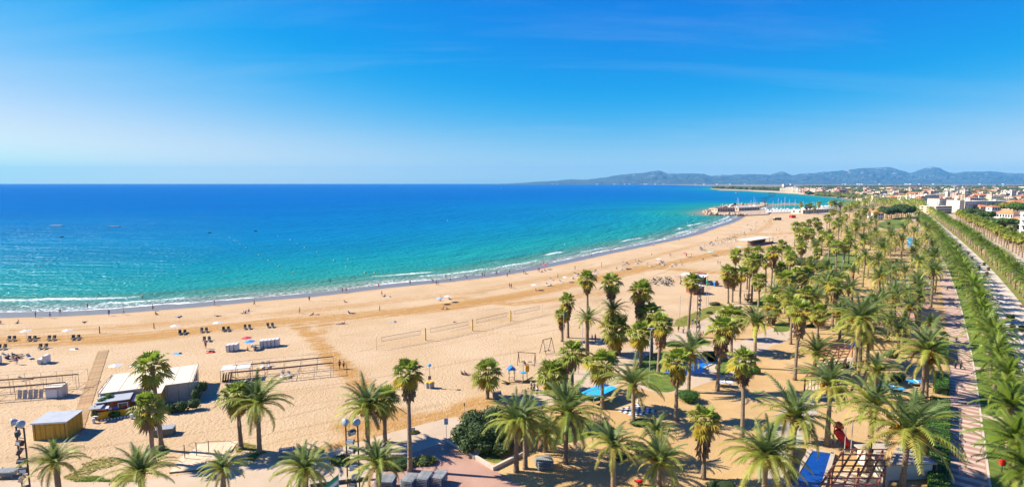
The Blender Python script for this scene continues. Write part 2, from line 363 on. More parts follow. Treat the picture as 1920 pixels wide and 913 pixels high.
lines = t.math('SUBTRACT', 1.0, t.mr(t.math('ABSOLUTE', t.math('SUBTRACT', t.noise(t.comb(t.math('MULTIPLY', d, .10), t.math('MULTIPLY', s_, .012)), 1.0, 2, .5, .6), .5)), 0.0, .012))
c = t.mix(t.math('MULTIPLY', lines, .35), c, (.27, .165, .085))
dn = t.math('ADD', d, t.math('MULTIPLY', t.math('SUBTRACT', n1, .5), 4.0))
damp = t.mr(dn, -9.0, -1.5); wet = t.mr(dn, -1.2, .6)
c = t.mix(t.math('MULTIPLY', damp, .45), c, (.42, .275, .15)); c = t.mix(wet, c, (.185, .145, .105))
b = t.n('BsdfPrincipled'); t.l(c, b.inputs['Base Color']); t.l(t.mr(wet, 0, 1, .95, .28), b.inputs['Roughness']); t.l(t.mr(wet, 0, 1, .1, .5), b.inputs['Specular IOR Level'])
hg = t.math('ADD', t.math('MULTIPLY', t.math('ADD', n2, t.math('MULTIPLY', n3, .5)), t.mr(damp, 0, 1, 1.0, .12)), t.math('MULTIPLY', t.math('MULTIPLY', rk, .5), tr))
t.l(t.bump(hg, 1.0, .24), b.inputs['Normal']); o_ = t.n('OutputMaterial'); t.l(b.outputs[0], o_.inputs[0]); sand_me.materials.append(m)
structure(obj('beach', sand_me))
# ---------------- inland ground, reaching the horizon
def poly_sheet(name, pts, z, m_, kind='structure', smooth=0):
    P = [Vector((p[0], p[1], z)) for p in (pts if isinstance(pts[0], Vector) else [G(*p) for p in pts])]
    if smooth: P = chaikin(P + [P[0]], smooth)[:-1]
    me = bpy.data.meshes.new(name); bm = bmesh.new(); vs = [bm.verts.new(p) for p in P]; f = bm.faces.new(vs); f.normal_update()
    if f.normal.z < 0: f.normal_flip()
    bmesh.ops.triangulate(bm, faces=[f]); bm.to_mesh(me); bm.free(); me.materials.append(m_)
    o = obj(name, me)
    if kind: o['kind'] = kind
    return o
m, nt = nodemat('dry_country'); t = NT(nt); geo = t.n('NewGeometry'); pos = geo.outputs['Position']
a1 = t.noise(pos, .004, 5, .6); a2 = t.noise(pos, .03, 4, .6); a3 = t.noise(pos, .3, 3)
c = t.mix(t.mr(a1, .4, .6), (.10, .105, .04), (.26, .19, .11)); c = t.mix(t.mr(a2, .45, .65), c, (.17, .14, .07)); c = t.mix(t.mr(a3, .4, .8, 0, .4), c, (.32, .25, .16))
b = t.n('BsdfPrincipled'); t.l(c, b.inputs['Base Color']); b.inputs['Roughness'].default_value = .95; o_ = t.n('OutputMaterial'); t.l(b.outputs[0], o_.inputs[0]); M_country = m
inland = [G(1540, 455), G(1500, 440), G(1470, 425), G(1440, 408), G(1430, 402)] + [Vector(p) for p in coast_tail[9:]] + far_tail + [Vector((600, 21550, 0)), Vector((24000, 21550, 0)), Vector((24500, 500, 0)), G(2600, 700), G(2600, 1150), G(1620, 1150)]
poly_sheet('ground', inland, -0.03, M_country)
far_sand = mat('far_beach_sand', (.62, .46, .30), .95, .1, .02)
bay = coast_tail[12:21]; bayin = []
for i, p in enumerate(bay):
    a = bay[max(i - 1, 0)]; b_ = bay[min(i + 1, len(bay) - 1)]; tdir = (b_ - a).normalized(); nrm = Vector((tdir.y, -tdir.x, 0))
    w = [18, 24, 30, 38, 48, 55, 60, 50, 30][i]; bayin.append(p + nrm * w)
me = bpy.data.meshes.new('bay_beach'); k = len(bay); vs = [(p.x, p.y, -.02) for p in bay] + [(p.x, p.y, 0.05) for p in bayin]
me.from_pydata(vs, [], [(i, i + 1, k + i + 1, k + i) for i in range(k - 1)]); me.materials.append(far_sand); structure(obj('bay_beach', me))
# ---------------- park surfaces
M_dirt = mat('park_dirt', (.37, .23, .09), .95, .14, .12, bump=.3, bscale=4.0, col2=(.50, .335, .155))
M_path = mat('pale_paving', (.40, .305, .205), .9, .08, .25, bump=.15, bscale=5, col2=(.47, .365, .26))
M_plaza = mat('pink_paving', (.33, .19, .135), .9, .08, .3, bump=.15, bscale=5, col2=(.40, .245, .18))
M_prom = mat('promenade_paving', (.50, .41, .32), .9, .08, .2, col2=(.56, .47, .38))
M_lawn = mat('lawn_grass', (.055, .125, .012), .9, .2, .9, bump=.9, bscale=6, col2=(.19, .22, .035), detail=8)
M_lawny = mat('dry_lawn_grass', (.13, .16, .02), .9, .2, .35, bump=.9, bscale=6, col2=(.26, .24, .05))
M_asph = mat('asphalt', (.20, .18, .165), .9, .12, .3)
M_kerb = mat('kerb_stone', (.50, .42, .34), .85, .1, 1.5)
poly_sheet('park_ground', [(880, 1150), (925, 880), (838, 827), (862, 790), (905, 765), (965, 748), (1020, 735), (1080, 712), (1120, 690), (1150, 668), (1220, 652), (1245, 640), (1300, 620), (1345, 596), (1390, 572), (1430, 556), (1480, 520), (1520, 480), (1545, 440), (1570, 405), (1640, 388), (1700, 380), (1760, 380), (2000, 420), (2500, 500), (2500, 1150)], .006, M_dirt)
poly_sheet('footpath', [(-500, 902), (240, 903), (330, 892), (405, 880), (527, 865), (605, 848), (647, 836), (737, 809), (837, 784), (857, 781), (872, 800), (838, 827), (758, 854), (700, 905), (640, 960), (640, 1150), (-500, 1150)], .010, M_path)
poly_sheet('plaza', [(758, 854), (838, 827), (925, 880), (985, 915), (1000, 1150), (640, 1150), (640, 960), (700, 905)], .014, M_plaza)
poly_sheet('seafront_path', [(975, 752), (1000, 735), (1060, 712), (1100, 690), (1130, 668), (1180, 652), (1235, 634), (1290, 618), (1330, 597), (1375, 571), (1395, 565), (1400, 572), (1360, 602), (1330, 625), (1285, 645), (1240, 655), (1195, 672), (1170, 695), (1165, 720), (1120, 752), (1080, 757), (1050, 760), (1000, 764)], .014, M_path, smooth=2)
poly_sheet('paved_court', [(1165, 720), (1260, 742), (1330, 715), (1385, 700), (1440, 650), (1480, 640), (1505, 600), (1450, 612), (1400, 640), (1340, 640), (1290, 655), (1250, 680)], .012, M_path, smooth=1)
poly_sheet('park_path', [(1700, 560), (1740, 545), (1765, 548), (1740, 590), (1700, 620), (1640, 625), (1590, 620), (1600, 600), (1660, 590)], .012, M_plaza, smooth=1)
poly_sheet('park_path', [(1660, 528), (1700, 512), (1760, 520), (1735, 550), (1690, 558), (1655, 548)], .012, M_path, smooth=1)
LAWNS = [([(1186, 700), (1200, 672), (1245, 655), (1275, 665), (1250, 690), (1287, 702), (1284, 719), (1258, 738), (1215, 730)], M_lawn), ([(1008, 838), (1020, 800), (1062, 768), (1105, 785), (1130, 800), (1115, 818), (1060, 832)], M_lawn),
         ([(1278, 648), (1305, 632), (1335, 640), (1330, 648), (1300, 646)], M_lawn), ([(1408, 572), (1430, 553), (1450, 553), (1443, 570), (1425, 580)], M_lawn), ([(1450, 622), (1455, 603), (1480, 602), (1484, 622)], M_lawn),
         ([(1532, 500), (1552, 470), (1575, 465), (1606, 475), (1614, 503), (1560, 503)], M_lawn), ([(1668, 506), (1672, 498), (1690, 497), (1688, 504), (1676, 507)], M_lawn), ([(1530, 520), (1540, 511), (1600, 512), (1590, 522), (1545, 524)], M_lawny),
         ([(1268, 598), (1300, 588), (1318, 578), (1352, 569), (1362, 572), (1325, 596), (1290, 612), (1262, 612)], M_lawny), ([(1015, 690), (1050, 668), (1075, 660), (1110, 664), (1080, 682), (1050, 700), (1025, 704)], M_lawny),
         ([(1340, 690), (1350, 668), (1365, 668), (1372, 700), (1350, 704)], M_lawn), ([(858, 832), (872, 822), (915, 842), (950, 862), (925, 872)], M_lawny), ([(1640, 420), (1680, 408), (1715, 410), (1700, 425), (1660, 432)], M_lawn)]
for pl, mm in LAWNS: poly_sheet('lawn', pl, .020, mm, smooth=2)
# ---------------- promenade: striped walk, lawn strips, wide paving, road
Wpx = [(1866, 985), (1853, 913), (1841.5, 816), (1823.5, 680), (1809, 611), (1796, 560), (1783, 522), (1772, 494), (1758, 469), (1742, 443), (1728, 424), (1716, 407), (1706, 395), (1698, 387), (1690, 380)]
Wl = chaikin([G(*p) for p in Wpx], 1)
Warc = [0.0]
for a, b_ in zip(Wl, Wl[1:]): Warc.append(Warc[-1] + (b_ - a).length)
def WP(s, off=0.0, z=0.0):
    s = max(0, min(s, Warc[-1] - 1e-3)); i = 0
    while Warc[i + 1] < s: i += 1
    t_ = (s - Warc[i]) / (Warc[i + 1] - Warc[i]); p = Wl[i].lerp(Wl[i + 1], t_)
    a = Wl[max(i - 1, 0)]; b_ = Wl[min(i + 2, len(Wl) - 1)]; d_ = (b_ - a).normalized()
    return Vector((p.x + d_.y * off, p.y - d_.x * off, z)), math.atan2(d_.y, d_.x)
WLEN = Warc[-1]
def strip(name, o0, o1, z, m_, s0=0, s1=None, step=6.0, kind='structure', thick=0):
    s1 = s1 or WLEN; n = max(2, int((s1 - s0) / step)); vs = []; fs = []
    for i in range(n + 1):
        s = s0 + (s1 - s0) * i / n
        vs += [WP(s, o0, z)[0], WP(s, o1, z)[0]]
        if i: k = 2 * i; fs.append((k - 2, k - 1, k + 1, k))
    me = bpy.data.meshes.new(name); me.from_pydata(vs, [], fs); me.materials.append(m_); o = obj(name, me); o['kind'] = kind; return o
M_band1 = mat('red_paving_band', (.33, .185, .14), .9, .10, 1.2, orand=.06)
M_band2 = mat('pale_paving_band', (.48, .37, .285), .9, .08, 1.2, orand=.06)
m, nt = nodemat('far_banded_paving'); t = NT(nt); geo = t.n('NewGeometry')
c = t.mix(t.noise(geo.outputs['Position'], .6, 3), (.36, .22, .17), (.47, .35, .27)); b = t.n('BsdfPrincipled'); t.l(c, b.inputs['Base Color']); b.inputs['Roughness'].default_value = .9; o_ = t.n('OutputMaterial'); t.l(b.outputs[0], o_.inputs[0])
walk = strip('striped_walk', -3.6, 0, .012, m)
sW, i = 0.0, 0
while sW < 170:
    w = .95; a0, _ = WP(sW, -3.55); a1, _ = WP(sW, -.05); b0, _ = WP(sW + w - .02, -3.55); b1, _ = WP(sW + w - .02, -.05)
    MB().prism([a0, b0, b1, a1][::-1], .012, .030 + random.random() * .004).obj('paving_band', M_band1 if i % 2 else M_band2, walk); sW += w; i += 1
strip('lawn_strip', .30, 7.2, .020, M_lawn); strip('lawn_strip', 14.9, 18.2, .020, M_lawny)
strip('promenade', 7.4, 14.7, .016, M_prom, step=8); strip('road', 20.5, 29.0, .016, M_asph); strip('pavement', 29.2, 36.0, .020, M_path)
strip('kerb', 0.02, .28, .075, M_kerb); strip('kerb', 7.18, 7.42, .07, M_kerb); strip('kerb', 14.68, 14.92, .075, M_kerb); strip('kerb', 28.98, 29.22, .12, M_kerb)
for q in (34, 62, 96, 140): strip('crossing_path', .1, 7.4, .028, M_path, q, q + 2.2, 1.0)
# ---------------- mountains: a real range with depth
PROF = [(900, 345.5), (960, 344.3), (1000, 341), (1040, 339.2), (1065, 336.2), (1100, 337), (1130, 333), (1170, 326.5), (1205, 324), (1232, 319.3), (1250, 325), (1290, 325.5), (1315, 325.4), (1330, 330), (1350, 328), (1375, 327.5), (1410, 326), (1440, 327.5), (1463, 321), (1482, 329), (1497, 326), (1560, 321), (1600, 316), (1630, 315), (1662, 313), (1682, 319), (1700, 324), (1722, 317), (1738, 312.5), (1755, 315), (1768, 322), (1782, 325), (1800, 321), (1850, 321), (1880, 324), (1920, 325), (2010, 322), (2200, 326), (2500, 321), (2900, 330)]
pxs = np.arange(900, 2900, 5.0); prof = np.interp(pxs, [p[0] for p in PROF], [p[1] for p in PROF])
rows = 44; V = []; Z0, Z1, Z2 = 12500., 18500., 21500.
for r in range(rows):
    tt = r / (rows - 1); Zr = Z0 + (Z2 - Z0) * tt
    for j, px in enumerate(pxs):
        X = (px - PX0) / FPX * Zr; pj = prof[j] + .9 * mnoise.fractal(Vector((px * .07, 3.1, 0)), 1, 2, 3)
        hr = CAM_H + Z1 * (343.2 - pj) / FPX
        k = (Zr - Z0) / (Z1 - Z0) if Zr < Z1 else 1 - .55 * (Zr - Z1) / (Z2 - Z1)
        k = max(0, k); env = k ** 1.6 if Zr < Z1 else k
        p3 = Vector((X / 1500., Zr / 2100., .4)); rid = 1 - abs(mnoise.fractal(p3, .9, 2.1, 5)) * 2.0
        fine = mnoise.fractal(p3 * 4, .8, 2.1, 4) * .22
        w = max(0, 1 - abs(Zr - Z1) / 1500.)
        h = hr * (env * (1 - (1 - w) * .45 * (1 - rid)) + (1 - w) * fine * min(1, k * 2))
        V.append((X, Zr, max(-3, h) if r else -3))
nx = len(pxs); F = [(r * nx + j, r * nx + j + 1, (r + 1) * nx + j + 1, (r + 1) * nx + j) for r in range(rows - 1) for j in range(nx - 1)]
me = bpy.data.meshes.new('mountains'); me.from_pydata(V, [], F)
m, nt = nodemat('haze_tinted_scrub'); t = NT(nt); geo = t.n('NewGeometry'); pos = geo.outputs['Position']; se = t.n('SeparateXYZ'); t.l(pos, se.inputs[0])
sn = t.n('SeparateXYZ'); t.l(geo.outputs['Normal'], sn.inputs[0])
r1 = t.noise(pos, .0032, 6, .65); r2 = t.noise(pos, .0011, 5, .6)
lime = t.math('MULTIPLY', t.mr(r1, .55, .66), t.mr(se.outputs[2], 150, 420, .1, 1.0))
c = t.mix(t.mr(r2, .35, .65), (.02, .035, .04), (.045, .06, .06)); c = t.mix(lime, c, (.46, .44, .40))  # some haze blue put into the scrub albedo, besides the haze volume
b = t.n('BsdfPrincipled'); t.l(c, b.inputs['Base Color']); b.inputs['Roughness'].default_value = 1; t.l(t.bump(t.math('ADD', t.noise(pos, .0011, 6, .62), t.math('MULTIPLY', t.noise(pos, .004, 5, .6), .35)), 1.0, 420.), b.inputs['Normal']); o_ = t.n('OutputMaterial'); t.l(b.outputs[0], o_.inputs[0]); me.materials.append(m)
structure(obj('mountains', me))
# ================================================================== palms
M_df = [mat('date_frond_young', (.16, .21, .06), .55, .15, 2, orand=.22, trans=.42, spec=.35), mat('date_frond', (.27, .31, .045), .55, .15, 2, orand=.25, trans=.45, spec=.35),
        mat('date_frond_old', (.39, .36, .075), .6, .2, 2, orand=.25, trans=.42), mat('dry_frond', (.27, .17, .07), .8, .2, 2, orand=.2)]
M_gf = mat('promenade_frond', (.17, .235, .022), .5, .15, 2, orand=.22, trans=.45, spec=.4)
M_ff = [mat('fan_leaf_young', (.26, .32, .035), .45, .15, 2, orand=.2, trans=.42, spec=.45), mat('fan_leaf', (.29, .31, .04), .5, .15, 2, orand=.22, trans=.42, spec=.4),
        mat('fan_leaf_old', (.42, .32, .03), .6, .2, 2, orand=.25, trans=.42), mat('dead_fan_leaf', (.27, .165, .08), .85, .2, 2, orand=.2)]
M_trd = mat('date_trunk', (.26, .18, .115), .9, .35, 6, bump=.8, bscale=7, orand=.15); M_trf = mat('fan_trunk', (.27, .195, .13), .9, .35, 6, bump=.8, bscale=7, orand=.15)
M_fruit = mat('orange_fruit', (.48, .23, .02), .6, .25, 6, orand=.15); M_boss = mat('leaf_bases', (.24, .15, .06), .9, .3, 6)
def frond_geo(mb, rng, e0, bend, Lf, st=21, lw=.19, lmax=.66, az=0.0, base=(0, 0, 0)):
    ca, sa = math.cos(az), math.sin(az); B = Vector(base)
    def T(x, y, z): return B + Vector((x * ca - y * sa, x * sa + y * ca, z))
    x = z = 0.0; pts = []
    for i in range(st + 1):
        t_ = i / st; e = e0 - bend * t_ ** 1.25; pts.append((x, z, e)); x += math.cos(e) * Lf / st; z += math.sin(e) * Lf / st
    tw = rng.uniform(-.35, .35)
    k = 4
    for a, b_ in zip(range(0, st, k), range(k, st + 1, k)):
        w0 = .05 * (1 - a / st) + .012; w1 = .05 * (1 - b_ / st) + .012
        mb.add([T(pts[a][0], -w0, pts[a][1]), T(pts[a][0], w0, pts[a][1]), T(pts[b_][0], w1, pts[b_][1]), T(pts[b_][0], -w1, pts[b_][1])], [(0, 1, 2, 3)])
    for i in range(2, st + 1):
        t_ = i / st; px, pz, e = pts[i]; ll = lmax * min(1, .35 + 2.2 * t_) * (1 - .62 * t_ ** 2.2) * rng.uniform(.85, 1.12)
        for sd in (-1, 1):
            f = .55 + .5 * t_ + rng.uniform(-.1, .1); up = .25 - .5 * t_ + rng.uniform(-.15, .15) + sd * tw * .5
            d_ = Vector((math.cos(e) * f - math.sin(e) * up, sd * 1.0, math.sin(e) * f + math.cos(e) * up)).normalized()
            tip = Vector((px, 0, pz)) + d_ * ll; tip.z -= .05
            h_ = lw * .5; bx, bz = math.cos(e) * h_, math.sin(e) * h_
            mb.add([T(px - bx, sd * .01, pz - bz), T(px + bx, sd * .01, pz + bz), T(tip.x + bx * .25, tip.y, tip.z + bz * .25)], [(0, 1, 2)])
DATE_E = [(84, 45), (70, 62), (54, 78), (36, 82), (16, 78), (-8, 70)]
def date_frond_mesh(i, seed, Lf, m_): 
    mb = MB(); rg = random.Random(seed * 7 + 1); frond_geo(mb, random.Random(seed), R(DATE_E[i][0] + rg.uniform(-9, 9)), R(DATE_E[i][1] + rg.uniform(-14, 26)), Lf * rg.uniform(.9, 1.08)); return mb.mesh('date_frond', m_)
def fan_geo(mb, rng, e0, pet, r, az=0.0, base=(0, 0, 0), droop=.35, seg=15):
    ca, sa = math.cos(az), math.sin(az); B = Vector(base)
    def T(x, y, z): return B + Vector((x * ca - y * sa, x * sa + y * ca, z))
    pe = e0 - .12; px, pz = math.cos(pe) * pet, math.sin(pe) * pet
    mb.add([T(0, -.035, 0), T(0, .035, 0), T(px, .02, pz), T(px, -.02, pz)], [(0, 1, 2, 3)])
    e = e0 - .25; ax = Vector((math.cos(e), 0, math.sin(e))); up = Vector((-math.sin(e), 0, math.cos(e)))
    for k in range(seg):
        a = (k / (seg - 1) - .5) * R(250); da = R(250) / seg * .62; rr = r * (1 - .22 * abs(a) / R(125)) * rng.uniform(.88, 1.08)
        def P(a_, q, lift): return Vector((px, 0, pz)) + (ax * math.cos(a_) + Vector((0, math.sin(a_), 0))) * q + up * lift
        c = P(a, 0, 0); cup = .20 * abs(math.sin(a)) * r
        m1 = P(a - da, rr * .62, cup * .8 - .03); m2 = P(a + da, rr * .62, cup * .8 - .03); mid = P(a, rr * .62, cup * .8 + .05); tip = P(a, rr, cup); tip.z -= droop * r * rng.uniform(.5, 1.2)
        mb.add([T(*q) for q in (c, m1, mid, m2, tip)], [(0, 1, 2), (0, 2, 3), (1, 4, 2), (2, 4, 3)])
FAN_E = [80, 56, 32, 8, -20, -48, -72]
def fan_leaf_mesh(i, seed, m_):
    mb = MB(); e = FAN_E[i]; fan_geo(mb, random.Random(seed), R(e), 1.15 if e > -40 else .8, 1.12, droop=.18 if e > 40 else .38); return mb.mesh('fan_leaf', m_)
dm_of = [0, 0, 1, 1, 2, 2]
DATE_F = [[date_frond_mesh(i, 10 * i + k, (3.3, 3.9, 4.1, 4.1, 3.9, 3.4)[i], M_df[dm_of[i]]) for k in range(5)] for i in range(6)]
GREEN_F = [[date_frond_mesh(i, 10 * i + k, (3.0, 3.6, 3.8, 3.8, 3.6, 3.1)[i], M_gf if i < 5 else M_df[1]) for k in range(4)] for i in range(6)]
DRY_F = [date_frond_mesh(5, 99, 2.6, M_df[3])]
fm_of = [0, 0, 1, 1, 1, 2, 3]
FAN_F = [[fan_leaf_mesh(i, 10 * i + k, M_ff[fm_of[i]]) for k in range(3)] for i in range(7)]
FAN_OLD = [[fan_leaf_mesh(i, 50 + 10 * i + k, M_ff[min(3, fm_of[i] + 1)]) for k in range(2)] for i in range(7)]
def trunk_mesh(name, h, r0, r1, seed, m_, rings=14, lean=(0, 0), n=9):
    rng = random.Random(seed); mb = MB(); pts = []; rad = []
    for i in range(rings + 1):
        t_ = i / rings; k = 1 + rng.uniform(-.10, .10); fl = .35 * max(0, 1 - t_ * 9)
        pts.append((lean[0] * t_ ** 1.6, lean[1] * t_ ** 1.6, -.15 + (h + .15) * t_)); rad.append((r0 + (r1 - r0) * t_) * k * (1 + fl))
    mb.tube(pts, rad, n); return mb.mesh(name, m_, True)
def boss_mesh(date):
    mb = MB(); rng = random.Random(5)
    prof = [(.20, -.9), (.30, -.6), (.42, -.25), (.40, .05), (.20, .30), (.04, .42)] if date else [(.16, -.5), (.24, -.2), (.26, .1), (.12, .35), (.03, .5)]
    mb.lathe(prof, 9)
    for k in range(40):
        a = rng.uniform(0, 6.28); z = rng.uniform(-.9, .1); r = .42 if date else .25
        p = Vector((math.cos(a) * r * .8, math.sin(a) * r * .8, z)); q = p + Vector((math.cos(a) * .16, math.sin(a) * .16, .2)); mb.bar(p, q, .06, .03)
    return mb.mesh('crown_core', M_boss)
BOSS = {True: boss_mesh(True), False: boss_mesh(False)}
def fruit_mesh():
    mb = MB(); rng = random.Random(3)
    for k in range(26):
        a = rng.uniform(-.5, .5); l = rng.uniform(.5, .85); e = rng.uniform(-.5, .7)
        mb.tube([(.25, 0, .1), (.25 + math.cos(a) * l * .6, math.sin(a) * l * .6, .1 + math.sin(e) * l * .5), (.25 + math.cos(a) * l, math.sin(a) * l, .1 + math.sin(e) * l * .5 - .3)], [.02, .04, .055], 4)
    return mb.mesh('fruit_stalks', M_fruit)
FRUIT = fruit_mesh()
def skirt_mesh():
    mb = MB(); rng = random.Random(8)
    for k in range(34):
        a = rng.uniform(0, 6.28); z = rng.uniform(-1.7, -.1); fan_geo(mb, rng, R(rng.uniform(-86, -66)), .25, .95, a, (math.cos(a) * .18, math.sin(a) * .18, z), .1, 7)
    return mb.mesh('dead_leaf_skirt', M_ff[3])
SKIRT = skirt_mesh()
# whole crowns for palms too far away to tell fronds apart
def crown_mesh(date, seed, green=False):
    rng = random.Random(seed); mb = MB()
    if date:
        for i, (e, bnd) in enumerate(DATE_E):
            for k in range((6, 8, 9, 9, 8, 6)[i]):
                mb.cur = (0 if green else dm_of[i]); frond_geo(mb, rng, R(e + rng.uniform(-8, 8)), R(bnd), (3.1, 3.7, 4.0, 4.0, 3.8, 3.3)[i] * rng.uniform(.88, 1.05), 11, .34, .66, rng.uniform(0, 6.28))
        return mb.mesh('crown', [M_gf] if green else M_df[:3])
    for i, e in enumerate(FAN_E):
        for k in range((4, 6, 7, 7, 5, 4, 4)[i]):
            mb.cur = fm_of[i]; fan_geo(mb, rng, R(e + rng.uniform(-9, 9)), 1.15 if i < 5 else .8, 1.15, rng.uniform(0, 6.28), (0, 0, -.25 * max(0, i - 3)), .3, 8)
    return mb.mesh('crown', M_ff)
CROWN_D = [crown_mesh(True, s) for s in (1, 2, 3, 4)]; CROWN_G = [crown_mesh(True, s, True) for s in (5, 6, 7)]; CROWN_F = [crown_mesh(False, s) for s in (1, 2, 3, 4)]
TRK = {}
def trunk_for(kind, h, seed):
    key = (kind, round(h * 2) / 2, seed % 3)
    if key not in TRK:
        rng = random.Random(int(key[1] * 2) * 31 + key[2] * 7 + (kind == 'F')); lean = (rng.uniform(-.04, .04) * h, rng.uniform(-.04, .04) * h)
        if kind == 'F': me = trunk_mesh('trunk', key[1], .32, .20, seed, M_trf, 16 if h > 6 else 9, lean)
        else: me = trunk_mesh('trunk', key[1], .33, .27, seed, M_trd, 14 if h > 6 else 8, lean)
        TRK[key] = (me, lean, key[1])
    return TRK[key]
NPALM = [0]
def palm(P, h, kind, rcrown, label, group, near, fruit=0.0, skirt=0.0, dry=0.0, share=False, thin=1.0, name=None):
    """kind D date palm, F fan palm, G lush promenade date palm; h = height of the crown's centre; rcrown = crown radius in metres"""
    NPALM[0] += 1; rng = random.Random(NPALM[0] * 17 + 3); date = kind != 'F'
    root = thing(name or ('date_palm' if date else 'fan_palm'), label, 'palm tree', P, rng.uniform(0, 6.28), group, share)
    me, lean, th = trunk_for('F' if not date else 'D', h, NPALM[0]); tr = obj('trunk', me, root); tr.scale = (1, 1, h / th)
    if near: tr.scale = (1.0, 1.0, h / th)
    top = Vector((lean[0], lean[1], h)); sc = rcrown / (3.35 if date else 2.0)
    if not near:
        o = obj('crown', rng.choice(CROWN_F if not date else (CROWN_G if kind == 'G' else CROWN_D)), root, top, (0, 0, rng.uniform(0, 6.28)), sc * (1 if date else .92))
        return root
    obj('crown_core', BOSS[date], root, top, None, sc)
    if date:
        thin = thin * rng.uniform(.82, 1.1); lowk = rng.choice((0, .5, 1, 1, 1.2)); cnt = [int(c * thin * (lowk if i_ == 5 else 1) + .5) for i_, c in enumerate((6, 9, 10, 9, 8, 6))]; lib = GREEN_F if kind == 'G' else DATE_F
        for i, c in enumerate(cnt):
            off = rng.uniform(0, 6.28)
            for k in range(c):
                a = off + 6.283 * k / max(c, 1) + rng.uniform(-.22, .22)
                me = rng.choice(lib[i]) if rng.random() > dry * (i > 3) else DRY_F[0]
                o = obj('frond', me, root, top, (rng.uniform(-.2, .2), rng.uniform(-.13, .13), a), sc * rng.uniform(.86, 1.08))
        if rng.random() < fruit:
            for k in range(rng.randint(2, 4)): obj('fruit_stalk', FRUIT, root, top + Vector((0, 0, .1)), (0, rng.uniform(-.2, .3), rng.uniform(0, 6.28)), sc)
    else:
        kf = rng.uniform(.85, 1.1); cnt = [max(2, int(c * kf + .5)) for c in (3, 5, 6, 6, 5, 4, 3 if skirt else 2)]
        for i, c in enumerate(cnt):
            off = rng.uniform(0, 6.28)
            for k in range(c):
                a = off + 6.283 * k / c + rng.uniform(-.25, .25); old = rng.random() < (.12 + .5 * skirt) * (i > 2)
                obj('frond', rng.choice((FAN_OLD if old else FAN_F)[i]), root, top + Vector((0, 0, -.18 * max(0, i - 3) * sc)), (rng.uniform(-.3, .3), rng.uniform(-.15, .15), a), sc * rng.uniform(.85, 1.1))
        if skirt > .3: obj('dead_leaf_skirt', SKIRT, root, top + Vector((0, 0, -.2)), (0, 0, rng.uniform(0, 6.28)), (sc, sc, sc * (.7 + skirt)))
    return root
